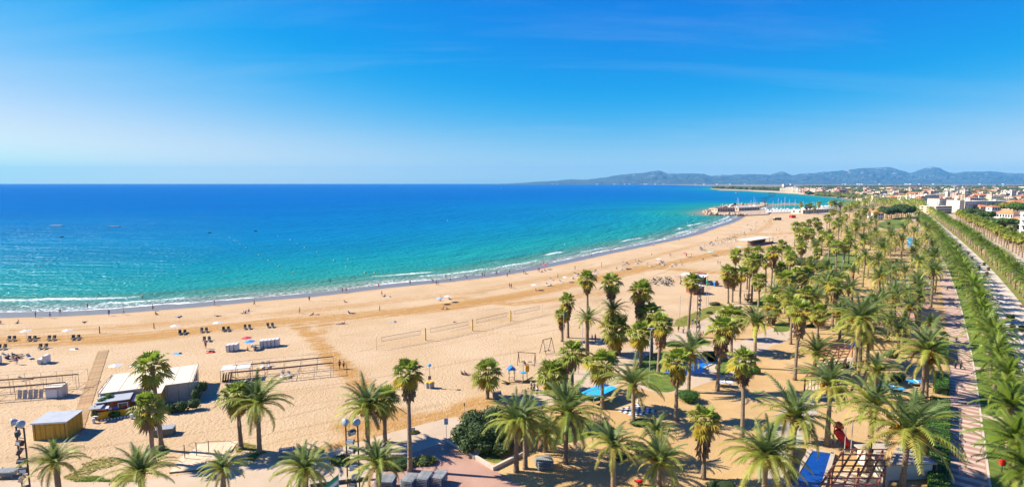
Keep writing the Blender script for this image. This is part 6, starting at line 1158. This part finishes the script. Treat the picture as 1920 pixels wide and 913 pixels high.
for px, py, kd, top, low, rz, lab in [(637, 691, 'walk', 'brown', 'black', .6, 'on the sand track'), (644.5, 692, 'walk', None, 'black', .6, 'on the sand track'), (386, 654, 'stand', 'red', 'brown', 1, 'beside the red towel'), (60 - 28, 683, 'stand', 'red', 'blue', 1, 'among the depot loungers'), (1791, 691, 'walk', 'black', 'black', 2.6, 'on the striped walk'), (1801, 692, 'walk', 'navy', 'black', 2.6, 'on the striped walk'), (1793, 644, 'walk', 'yellow', 'white', .5, 'on the striped walk beyond the couple'), (1272, 623, 'walk', 'brown', 'black', .6, 'on the seafront path'), (1281, 625, 'walk', 'white', 'navy', .6, 'on the seafront path'), (1298, 609, 'walk', 'navy', 'grey', .6, 'behind the lone fan palm'), (1304, 608, 'walk', 'white', 'black', .6, 'behind the lone fan palm'), (1292, 612, 'walk', 'black', 'black', .6, 'behind the lone fan palm'), (1303.5, 826, 'stand', 'green', 'blue', 1.2, 'in the palm shade on the dirt'), (1001, 735, 'stand', 'grey', 'black', 0, 'beside the bicycles'), (1007, 740, 'stand', 'white', 'navy', 0, 'beside the bicycles'), (996, 731, 'stand', 'grey', 'navy', 2, 'behind the bicycles'), (1110, 640, 'stand', 'pink', 'red', 2, 'behind the beach edge palms'), (1116, 640, 'stand', 'brown', 'red', 2, 'behind the beach edge palms'), (1346, 496, 'stand', 'black', 'black', 1, 'at the grove edge'), (1350, 497, 'stand', 'brown', 'black', 1, 'at the grove edge'), (1611, 501, 'walk', 'black', 'black', 1, 'on the far park path'), (1776, 545, 'walk', 'navy', 'black', .6, 'in the shade of the striped walk'), (867, 702, 'sit', 'black', 'grey', 2, 'on the sand left of the fan palm'), (874, 703, 'sit', 'navy', 'blue', 2, 'on the sand left of the fan palm'), (985, 684, 'sit', 'black', 'black', 1, 'on the swing'), (1456, 433, 'stand', 'black', 'black', 1, 'far up the beach'), (1461, 433, 'stand', 'grey', 'black', 1, 'far up the beach')]:
    person(px, py, kd, top, low, rz, lab)
# ================================================================== sea things: buoys, swim rafts, boats
M_buoy = mat('buoy_yellow', (.70, .55, .12), .5, .1, 4)
def at_sea(px, py): P = G(px, py, SEA_Z); return P
def ball(mb, c, r, n=8):
    vs = []; fs = []
    for j in range(n // 2 + 1):
        for i in range(n): th = math.pi * j / (n // 2); ph = 6.2832 * i / n; vs.append((c[0] + r * math.sin(th) * math.cos(ph), c[1] + r * math.sin(th) * math.sin(ph), c[2] + r * math.cos(th)))
    for j in range(n // 2):
        for i in range(n): fs.append((j * n + i, (j + 1) * n + i, (j + 1) * n + (i + 1) % n, j * n + (i + 1) % n))
    return mb.add(vs, fs)
bm_ = ball(MB(), (0, 0, .15), .32).mesh('float', M_buoy, True); bt_ = MB().tube([(0, 0, .4), (0, 0, .6)], .05, 6).mesh('tip', M_white)
for px, py in [(74, 500), (89, 488), (110, 473), (420, 511), (431, 446), (440, 452), (450, 458), (461, 465), (485, 479), (503, 489), (522, 500), (550, 511), (521, 443), (544, 450), (558, 458), (571, 465), (595, 473), (626, 489), (653, 487), (649, 501), (684, 512), (702, 512), (839, 414), (1059, 459), (1290, 407), (1298, 404), (1318, 406), (1289, 418), (1300, 415)]:
    r = thing('buoy', 'small pale buoy floating off the beach', 'buoy', at_sea(px, py), 0, 'buoys off the beach'); obj('float', bm_, r); obj('tip', bt_, r)
for px, py, lab in [(116, 445, 'dark mooring float off the beach at left'), (393, 437, 'dark mooring float in mid bay'), (479, 434, 'dark mooring float right of mid bay'), (345, 389, 'dark float far out on the blue water')]:
    r = thing('mooring_float', lab, 'float', at_sea(px, py), .2); MB().box(0, 0, .25, 1.8, 1.0, .55).obj('body', M_black, r); ball(MB(), (.2, 0, .7), .3).obj('top', M_dgrey, r, True)
def raft(px, py, w, lab, c):
    r = thing('swim_raft', lab, 'raft', at_sea(px, py), 0); n = 6; me = MB().box(0, 0, .45, w / n * .94, 3.2, .35).mesh('deck_plank', c)
    for k in range(n): obj('deck_plank', me, r, (w / n * (k - 2.5), 0, 0))
    for s in (-1, 1): MB().tube([(-w / 2, s * 1.2, .1), (w / 2, s * 1.2, .1)], .4, 8).obj('pontoon', M_green if c is M_woodp else M_grey, r)
raft(106, 424, 9, 'long pale floating raft at left', M_woodp); raft(214, 426, 8, 'dark grey floating raft right of the pale one', M_grey)
def hull(L_, B_, H_):
    mb = MB(); st = [(-.5, .75, 1.0), (-.2, 1, .95), (.15, .95, 1.0), (.38, .55, 1.1), (.5, .04, 1.2)]; vs = []
    for x, w, h in st: vs += [(x * L_, -w * B_ / 2, h * H_), (x * L_, -w * B_ * .35, .05), (x * L_, 0, -.25), (x * L_, w * B_ * .35, .05), (x * L_, w * B_ / 2, h * H_)]
    fs = []
    for i in range(4):
        for j in range(4): fs.append((i * 5 + j, i * 5 + j + 1, (i + 1) * 5 + j + 1, (i + 1) * 5 + j))
        fs.append((i * 5 + 4, i * 5, (i + 1) * 5, (i + 1) * 5 + 4))
    fs.append((0, 4, 3, 2, 1)); return mb.add(vs, fs)
def boat(px, py, ty, rz, lab, L_=11, sail=True, group='boats in the marina'):
    P = at_sea(px, py); h = HZ(P, ty) if ty else 0; r = thing('sailing_boat' if sail else 'motor_boat', lab, 'boat', P, rz, group); hull(L_, L_ * .3, 1.1).obj('hull', M_white, r); MB().box(-L_ * .05, 0, 1.4, L_ * .4, L_ * .18, .7, taper=.85).obj('cabin', M_white if sail else M_sheet, r)
    if sail:
        MB().tube([(L_ * .08, 0, 1), (L_ * .08, 0, h)], [.16, .10], 6).obj('mast', M_white, r); MB().tube([(L_ * .08, 0, 2.4), (-L_ * .38, 0, 2.3)], .22, 6).obj('sail_cover', random.choice((M_blue, M_offw, M_grey)), r); c = MB(); c.bar((L_ * .48, 0, 1.2), (L_ * .08, 0, h), .03); c.bar((-L_ * .48, 0, 1.1), (L_ * .08, 0, h), .03); c.bar((L_ * .08, -.8, h * .6), (L_ * .08, .8, h * .6), .05); c.obj('rigging', M_sheet, r)
    else: MB().box(-L_ * .05, 0, 1.55, L_ * .32, L_ * .185, .3).obj('window_band', M_glass, r)
rng = random.Random(3)
for px, py, ty in [(1351.5, 392, 382), (1354, 391, 381), (1382, 389, 370), (1384.5, 389, 371), (1407, 389, 375), (1413.5, 387, 369), (1416, 388, 374), (1436.5, 394, 378), (1439, 394, 377), (1449.5, 394, 377), (1452.5, 394, 382), (1457.5, 394, 372), (1464.5, 394, 375), (1471, 394, 369), (1478.5, 394, 374), (1489.5, 394, 373.5), (1506, 392, 377), (1512, 391, 380), (1524, 390, 378), (1527, 390, 380), (1534, 389, 381), (1541, 388.5, 380), (1548, 388, 381), (1555, 387.5, 381)]:
    boat(px, py, ty, rng.choice((1.2, 1.4, 1.7, -1.5)) + rng.uniform(-.2, .2), 'white sailing boat moored with bare mast in the marina', rng.uniform(9, 12))
for px, py in [(1441, 395), (1446, 394.5), (1453, 394.6), (1461, 394.8), (1467, 394.6), (1474, 394.8), (1482, 394.7), (1487, 394.6), (1494, 394.5), (1430, 392), (1434, 391)]: boat(px, py, None, rng.uniform(1.1, 1.9), 'white motor boat moored at the marina quay', rng.uniform(8, 11), False)
boat(1383, 362, None, .2, 'white motor boat crossing the inner bay', 16, False, 'boats under way'); boat(1235, 347.3, None, .1, 'tiny white boat near the horizon', 30, False, 'boats under way'); boat(940, 353, None, .4, 'small pale boat far out on the sea', 12, False, 'boats under way')
# ================================================================== groyne, marina buildings
M_rock = mat('groyne_rock', (.42, .31, .21), .9, .25, .4, bump=.6, bscale=.6)
gp = [G(*p) for p in [(1404, 404.8), (1335, 404.2), (1322, 401), (1343, 392.5), (1380, 386), (1430, 383.2), (1437, 386.2), (1420, 389.5), (1424, 394), (1446, 397.5), (1440, 403)]]
gc = sum(gp, Vector()) / len(gp); r = thing('groyne', 'rocky groyne sheltering the marina', 'groyne', gc); MB().prism([p - gc for p in gp], -2, .9).obj('quay', M_rock, r)
rng = random.Random(12); rk_ = []
for s in range(5):
    mb = ball(MB(), (0, 0, 0), 1.0, 6); mb.v = [tuple(c * rng.uniform(.7, 1.15) for c in v) for v in mb.v]; rk_.append(mb.mesh('boulder', M_rock))
edge = gp[0:7]; k = 0
for a, b_ in zip(edge, edge[1:]):
    L_ = (b_ - a).length
    for q in range(int(L_ / 3.0)):
        if k >= 290: break
        p = a.lerp(b_, rng.random()) - gc; obj('boulder', rng.choice(rk_), r, (p.x + rng.uniform(-2, 2), p.y + rng.uniform(-2, 2), rng.uniform(.2, 2.2)), (rng.random() * 3, rng.random() * 3, 0), rng.uniform(1.2, 2.6)); k += 1
def blockhouse(name, lab, pa, pb, d_, h, wall, roof, cols, floors, cat='building', pitched=False, group=None, rz_off=0.0, wm=None, share=False):
    A, rz, L_ = frame(pa, pb); r = thing(name, lab, cat, A, rz + rz_off, group, share); MB().box(L_ / 2, d_ / 2, h / 2, L_, d_, h).obj('wall', wall, r)
    if pitched:
        e = .5; hh = min(L_, d_) * .22; MB().add([(-e, -e, h), (L_ + e, -e, h), (L_ + e, d_ + e, h), (-e, d_ + e, h), (L_ * .28, d_ / 2, h + hh), (L_ * .72, d_ / 2, h + hh)], [(0, 1, 5, 4), (1, 2, 5), (2, 3, 4, 5), (3, 0, 4), (3, 2, 1, 0)]).obj('roof', roof, r)
    else:
        MB().box(L_ / 2, d_ / 2, h + .2, L_ + .5, d_ + .5, .4).obj('roof', roof, r)
        if h > 7: MB().box(L_ * .6, d_ * .5, h + 1.3, min(4, L_ * .3), min(4, d_ * .4), 2.0).obj('roof_house', wall, r)
    if cols:
        fh = h / floors; ww = L_ / cols; wme = MB().box(0, 0, 0, ww * .5, .3, fh * .5).mesh('window', wm or M_glass); sd = MB().box(0, 0, 0, .3, min(2.0, d_ / 5), fh * .45).mesh('window', wm or M_glass)
        for f in range(floors):
            for c in range(cols): obj('window', wme, r, (ww * (c + .5), -.02, fh * (f + .55)))
            for c in range(max(1, int(d_ / 5))): obj('window', sd, r, (-.02, d_ * (c + .5) / max(1, int(d_ / 5)), fh * (f + .55)))
            if floors > 2 and f: MB().box(L_ / 2, -.6, fh * f + .05, L_ * .96, 1.2, .18).obj('balcony_slab', M_white, r); MB().box(L_ / 2, -1.15, fh * f + .55, L_ * .94, .08, .9).obj('balcony_parapet', wall if f % 2 else M_white, r)
    return r
W_ = [M_offw, mat('white_render', (.60, .575, .53), .85, .06, .3, orand=.1), mat('pink_render', (.60, .38, .29), .85, .08, .3, orand=.1), mat('sand_render', (.56, .44, .31), .85, .08, .3, orand=.12), mat('terracotta_render', (.45, .20, .12), .85, .1, .3, orand=.1)]
def onquay(r, z=.9): r.location.z = z; return r
onquay(blockhouse('marina_club', 'low white club building on the groyne', (1385, 397), (1424, 395), 12, 3.8, W_[3], M_sheet, 8, 1)); onquay(blockhouse('marina_store', 'dark roofed storehouse at the root of the groyne', (1345, 399), (1378, 398.5), 12, 4.5, W_[2], M_woodd, 7, 1)); blockhouse('marina_building', 'long low white building behind the marina palms', (1505, 401), (1563, 397.5), 14, 4.2, W_[0], M_offw, 12, 1); 
r = thing('quay_sculpture', 'pale arched sculpture with dark head on the groyne', 'sculpture', G(1373, 396, .9), sc=.72); MB().tube([(-6, 0, 0), (-6.5, 0, 6), (-3, 0, 10), (1, 0, 12), (4, 0, 11)], [1.8, 1.7, 1.5, 1.3, .6], 8).obj('arch', M_offw, r, True); MB().box(4.0, 0, 12.5, 4.5, 1.6, 3.2, 0, 0, .4, .7).obj('head', M_dgrey, r); MB().tube([(1, 0, 0), (1.2, 0, 11)], .5, 8).obj('support', M_dgrey, r)
for i, px in enumerate(np.linspace(1440, 1498, 11)):
    r = thing('boat_shed', 'white canvas boat cover along the marina quay', 'tent', G(px, 400.5 - (px - 1440) * .03), 0, 'white covers along the quay'); L_ = 4.5; MB().add([(-L_ / 2, -2.5, 1.6), (L_ / 2, -2.5, 1.6), (L_ / 2, 2.5, 1.6), (-L_ / 2, 2.5, 1.6), (0, 0, 3.6)], [(0, 1, 4), (1, 2, 4), (2, 3, 4), (3, 0, 4), (3, 2, 1, 0)]).obj('canopy', M_plast, r); mb = MB()
    for x in (-2, 2):
        for y in (-2.3, 2.3): mb.bar((x, y, 0), (x, y, 1.7), .15)
    mb.obj('posts', M_grey, r)
# ================================================================== trees of the town
def tree(px, py, h, rx, lab, mi=1, seed=1, flat=1.0, group='town trees', share=False, cache={}):
    P = G(px, py); r = thing('pine_tree' if mi == 3 else 'leafy_tree', lab, 'tree', P, random.uniform(0, 6.28), group, share); key = (round(rx), round(h), mi, flat, seed % 3)
    if key not in cache:
        rg = random.Random(seed); lob = [(rg.uniform(-.6, .6) * rx, rg.uniform(-.6, .6) * rx, h * (1 - .32 * flat) + rg.uniform(-.12, .12) * h * flat, rx * rg.uniform(.45, .6), rx * rg.uniform(.45, .6), h * .26 * flat) for _ in range(8)] + [(0, 0, h * (1 - .30 * flat), rx * .7, rx * .7, h * .28 * flat)]
        mb = MB(); mb.tube([(0, 0, -.2), (0, 0, h * .35), (.2, .1, h * .7)], [.45, .35, .2], 7)
        for l in lob[:5]: mb.tube([(0, 0, h * .4), (l[0] * .6, l[1] * .6, h * .6), (l[0], l[1], l[2])], [.2, .13, .05], 5)
        cache[key] = (leafcloud('crown', lob, 1500, rx * .085, seed, M_leaf[mi]), mb.mesh('trunk', M_bark))
    a, b_ = cache[key]; obj('crown', a, r); obj('trunk', b_, r)
tree(1881, 436, 10, 11, 'wide flat umbrella pine in front of the villa', 3, 1, .62); tree(1846, 418, 11, 8, 'dark green pine left of the villa', 3, 2); tree(1815, 412, 11, 8, 'dark green tree left of the far villa pine', 3, 3); tree(1828, 408, 9, 7, 'dark tree between the apartments and the villa', 3, 4); tree(1893, 402, 14, 11, 'yellow-green tree behind the villa', 2, 5); tree(1907, 404, 13, 10, 'green tree behind the villa, right', 1, 6); tree(1875, 400, 12, 8, 'green tree behind the villa, left', 1, 7); tree(1750, 386, 11, 9, 'dark green tree behind the avenue', 1, 8); tree(1858, 428, 9, 6, 'small green tree beside the umbrella pine', 1, 9)
rng = random.Random(31)
for k in range(15): tree(1657 + k * 3.6 + rng.uniform(-1, 1), 411 - k * .25 + rng.uniform(-1.5, 1.5), rng.uniform(11, 14), 5.5, 'dark tree in the row behind the inner park', 0, k, 1.0, 'dark trees behind the inner park')
# ================================================================== town buildings
blockhouse('park_house', 'white house with orange roof at the park edge', (1637, 413), (1655, 413), 9, 7, W_[1], M_terra, 4, 2, 'house', True)
blockhouse('apartment_block', 'beige three storey block behind the avenue', (1754, 401), (1784, 400), 18, 8.5, W_[3], M_offw, 9, 3); blockhouse('apartment_block', 'white apartment block above the beige one', (1760, 391), (1798, 391), 22, 13.5, W_[1], M_terra, 12, 5); blockhouse('apartment_block', 'narrow blank white tower wall', (1798, 399), (1807, 399), 20, 14.5, W_[0], M_offw, 0, 5); blockhouse('apartment_block', 'white apartment block with dark window rows beside the blank wall', (1808, 397), (1848, 395), 20, 12.5, W_[0], M_offw, 12, 5); blockhouse('apartment_block', 'long white block behind the villa', (1848, 390), (1897, 389), 18, 9.5, W_[1], M_offw, 14, 3)
blockhouse('apartment_block', 'white stepped block at the end of the avenue', (1733, 381), (1760, 380), 24, 14, W_[1], M_offw, 9, 4); blockhouse('apartment_block', 'pale block with terracotta end wall', (1700, 380), (1726, 380), 24, 12, W_[0], M_offw, 9, 4); blockhouse('apartment_block', 'terracotta end block beside the pale apartments', (1726, 381), (1733, 381), 20, 12, W_[4], M_terra, 2, 4); blockhouse('town_house', 'pink house at the right edge behind the trees', (1899, 394), (1935, 394), 18, 9, W_[2], M_terra, 6, 3, 'house', True); blockhouse('town_house', 'orange roofed house left of the villa trees', (1838, 397), (1856, 397), 12, 6, W_[3], M_terra, 4, 2, 'house', True); blockhouse('town_house', 'red roofed house in front of the white blocks', (1818, 382), (1834, 382), 12, 10, W_[1], M_terra, 4, 2, 'house', True)
vil = blockhouse('villa', 'large cream villa with orange tiled roofs', (1862, 417), (1898, 419), 14, 8.5, W_[1], M_terra, 7, 2, 'villa', True)
blockhouse('villa_wing', 'lower cream wing of the villa', (1838, 414), (1860, 416), 10, 6, W_[3], M_terra, 5, 2, 'house', True); blockhouse('villa_tower', 'square roof tower of the villa', (1858, 412), (1873, 412), 7, 12.5, W_[1], M_terra, 3, 3, 'house', True); blockhouse('town_house', 'orange roofed house between villa and white hotel', (1888, 423), (1916, 425), 12, 5.5, W_[3], M_terra, 5, 1, 'house', True)
A = G(1941, 466); r = thing('hotel', 'white balconied hotel cut by the right edge', 'hotel', A, R(-12)); MB().box(9, 7, 9.5, 18, 14, 19).obj('wall', W_[1], r); MB().box(9, 7, 19.2, 18.6, 14.6, .4).obj('roof', M_white, r)
for f in range(6):
    MB().box(8.6, -.9, 3.1 * f + 2.9, 19.5, 2.0, .2).obj('balcony_slab', M_white, r); MB().box(8.6, -1.85, 3.1 * f + 3.4, 19.4, .1, .95).obj('balcony_parapet', W_[1], r); MB().box(-.9, 6.5, 3.1 * f + 3.0, 1.8, 12, .2).obj('side_balcony', M_white, r)
    for c in range(5): MB().box(2 + c * 3.6, -.03, 3.1 * f + 4.3, 1.8, .2, 1.9).obj('window', M_glass, r)
    for c in range(3): MB().box(-.03, 2 + c * 4, 3.1 * f + 4.3, .2, 2.0, 1.9).obj('window', M_glass, r)
# wider town: many low blocks, each its own thing
rng = random.Random(44); used = []
def clear(px, py, r_): return all(abs(px - a) > r_ or abs(py - b_) > 2.0 for a, b_ in used)
n = 0; tries = 0
while n < 190 and tries < 5000:
    tries += 1; px = rng.uniform(1560, 2000); py = 351 + 29 * rng.random() ** 1.25; lim = 1640 + (386 - py) * -2.6 if py > 366 else 1540
    if px < lim or (py > 380 and px < 1735) or not clear(px, py, 11): continue
    used.append((px, py)); w = rng.uniform(10, 26) * (1 if py > 360 else .8); D_ = MPP(G(px, py)); wm = max(10, min(45, w * D_ * .7)); wpx = wm / D_; fl = rng.choice((2, 3, 3, 4, 4, 5)) if py > 358 else rng.choice((2, 3, 4)); pit = rng.random() < .5 and fl < 4
    near_ = py > 370
    blockhouse('town_house' if pit else 'town_block', 'low pale building of the town behind the avenue' if near_ else 'small distant building of the far town', (px - wpx / 2, py), (px + wpx / 2, py + rng.uniform(-.3, .3)), rng.uniform(10, 16), fl * 3.0, rng.choice((W_[0], W_[1], W_[3], W_[3], W_[0], W_[2])), M_terra if pit or rng.random() < .35 else M_offw, max(3, int(wm / 4)) if near_ else (max(2, int(wm / 9)) if py > 362 else 0), fl if near_ else min(fl, 2), 'building', pit, 'buildings of the town' if near_ else 'buildings of the far town', rng.uniform(-.3, .3), share=True); n += 1
n = 0
for px0 in np.linspace(1462, 1568, 22):
    py = 360.2 + (px0 - 1462) * .065 + rng.uniform(-.5, .3); w = rng.uniform(3.5, 6.5); blockhouse('bay_hotel', 'beige hotel along the inner bay', (px0, py - 1.2), (px0 + w, py - 1.0), 20, rng.uniform(12, 20), rng.choice((W_[3], W_[3], W_[0], W_[4], W_[2])), M_offw, 4, 4, 'building', False, 'hotels along the bay', 0, share=True)
for px, tyy in ((1470, 346), (1476.5, 346.4), (1483.5, 345.6)):
    A = G(px, 352.4); r = thing('tower_block', 'white tower block on the far headland', 'building', A, .1, 'white towers on the headland'); h = HZ(A, tyy); MB().box(0, 0, h / 2, 20, 20, h).obj('wall', W_[1], r); MB().box(0, 0, h + 1, 22, 22, 2).obj('roof', M_white, r)
for k in range(26): px = rng.uniform(1355, 1470); blockhouse('headland_house', 'small pale house on the far headland', (px, 353.4 + (px - 1355) * .025 + rng.uniform(-.8, .8)), (px + rng.uniform(2, 4), 353.5 + (px - 1355) * .025), 18, rng.uniform(6, 12), rng.choice((W_[0], W_[1], W_[3])), M_terra if k % 3 == 0 else M_offw, 0, 1, 'house', False, 'houses on the headland', 0, share=True)
# far shore towns at the foot of the mountains
for k in range(70):
    px = rng.choice((rng.uniform(1150, 1260), rng.uniform(1020, 1400), rng.uniform(1560, 1920))); P = G(px, 345.9 + rng.uniform(-.2, .5)); w = rng.uniform(60, 200)
    r = thing('far_building', 'white building on the far shore below the mountains', 'building', P, 0, 'white towns on the far shore', True); MB().box(0, 0, 7, w, 60, rng.uniform(12, 22)).obj('wall', W_[1], r)
# woods and gardens that read as one mass
def blobs(name, lab, pts, m_, seed):
    rg = random.Random(seed); mb = MB()
    for P, rx, h in pts:
        vs = []; n_ = 7
        for j, (zz, rr) in enumerate(((0.05, .6), (.45, 1.0), (.8, .8), (1.0, .25))):
            for i in range(n_): a = 6.2832 * i / n_ + j * .4; q = rr * rg.uniform(.75, 1.2); vs.append((P.x + math.cos(a) * rx * q, P.y + math.sin(a) * rx * q, h * zz * rg.uniform(.9, 1.1)))
        fs = [(j * n_ + i, j * n_ + (i + 1) % n_, (j + 1) * n_ + (i + 1) % n_, (j + 1) * n_ + i) for j in range(3) for i in range(n_)] + [tuple(3 * n_ + i for i in range(n_))]
        mb.add(vs, fs)
        for q in range(10):
            a = rg.uniform(0, 6.28); z = rg.uniform(.2, 1.0) * h; c = Vector((P.x + math.cos(a) * rx * .95, P.y + math.sin(a) * rx * .95, z)); s_ = rx * .35; mb.add([c + Vector((rg.uniform(-1, 1), rg.uniform(-1, 1), rg.uniform(-1, 1))) * s_ for _ in range(3)], [(0, 1, 2)])
    o = mb.obj(name, m_); o['kind'] = 'stuff'; o['label'] = lab; o['category'] = 'trees'
wood1 = []; wood2 = []
for k in range(2600):
    px = rng.uniform(1500, 2050); py = 349.3 + 16 * rng.random() ** 1.3; P = G(px, py)
    if mnoise.noise(P * .0016) < -.12 and py > 352: continue
    (wood1 if rng.random() < .6 else wood2).append((P, rng.uniform(6, 13) * (1 if py > 353 else 2.2), rng.uniform(6, 12)))
for k in range(420):
    px = rng.uniform(1338, 1500); wood1.append((G(px, 352.4 + (px - 1338) * .03 + rng.uniform(-.7, 1.3)), rng.uniform(9, 16), rng.uniform(8, 14)))
for k in range(900):
    px = rng.uniform(1570, 1990); py = rng.uniform(366, 392)
    if px < 1690 + (py - 366) * 3.2 and py > 374: continue
    if not clear(px, py, 5): continue
    wood2.append((G(px, py), rng.uniform(2.5, 5), rng.uniform(4, 8)))
for k in range(150):
    s = rng.uniform(150, 620); P, _ = WP(s, rng.uniform(38, 90)); wood2.append((P, rng.uniform(2, 4.5), rng.uniform(3, 7)))
for k in range(300):
    px = rng.uniform(1530, 1660); wood2.append((G(px, 364 + (px - 1530) * .07 + rng.uniform(-2, 3)), rng.uniform(5, 9), rng.uniform(6, 10)))
blobs('far_woods', 'dark green woods spread across the plain behind the town', wood1, mat('far_wood_leaf', (.035, .062, .018), .9, .3, .02, col2=(.06, .085, .02)), 1); blobs('town_gardens', 'olive green gardens and scrub between the town buildings', wood2, mat('far_scrub_leaf', (.08, .10, .03), .9, .3, .02, col2=(.12, .125, .04)), 2)
# cars parked beyond the road
def car(s, off, c, lab):
    P, a = WP(s, off, .02); r = thing('parked_car', lab, 'car', P, a, 'cars parked along the road'); MB().box(0, 0, .62, 4.2, 1.75, .62).obj('body', c, r); MB().box(-.2, 0, 1.18, 2.3, 1.55, .55, taper=.8).obj('cabin', M_glass, r); MB().box(-.2, 0, 1.47, 1.75, 1.2, .05).obj('roof', c, r)
    for x in (-1.3, 1.3):
        for y in (-.85, .85): MB().tube([(x, y - .1, .33), (x, y + .1, .33)], .33, 10).obj('wheel', M_black, r)
for k, s in enumerate((150, 158, 171, 186, 194, 214, 232, 250, 262)): car(s, 27.8, [M_white, M_dgrey, M_red, M_grey, M_white, M_blue, M_dgrey, M_sheet, M_white][k], 'car parked along the road beyond the palm rows')
# ================================================================== haze and final labels
hz = MB().box(3000, 10800, 650 / 2 - 5, 60000, 22200, 650)
m, nt = nodemat('thin_haze'); t = NT(nt); v = t.n('VolumePrincipled'); v.inputs['Color'].default_value = (.17, .54, .95, 1); v.inputs['Density'].default_value = 3.9e-5; v.inputs['Anisotropy'].default_value = 0.0
o_ = t.n('OutputMaterial'); t.l(v.outputs[0], o_.inputs['Volume']); ho = hz.obj('haze', m); ho['kind'] = 'stuff'
bpy.context.view_layer.update()
for lab, os_ in PEND.items():
    if len(os_) < 2: continue
    os_.sort(key=lambda o: PROJ(o.location)[0])
    for i, o in enumerate(os_): o['label'] = '%s, %s from left' % (lab, ordn(i + 1))
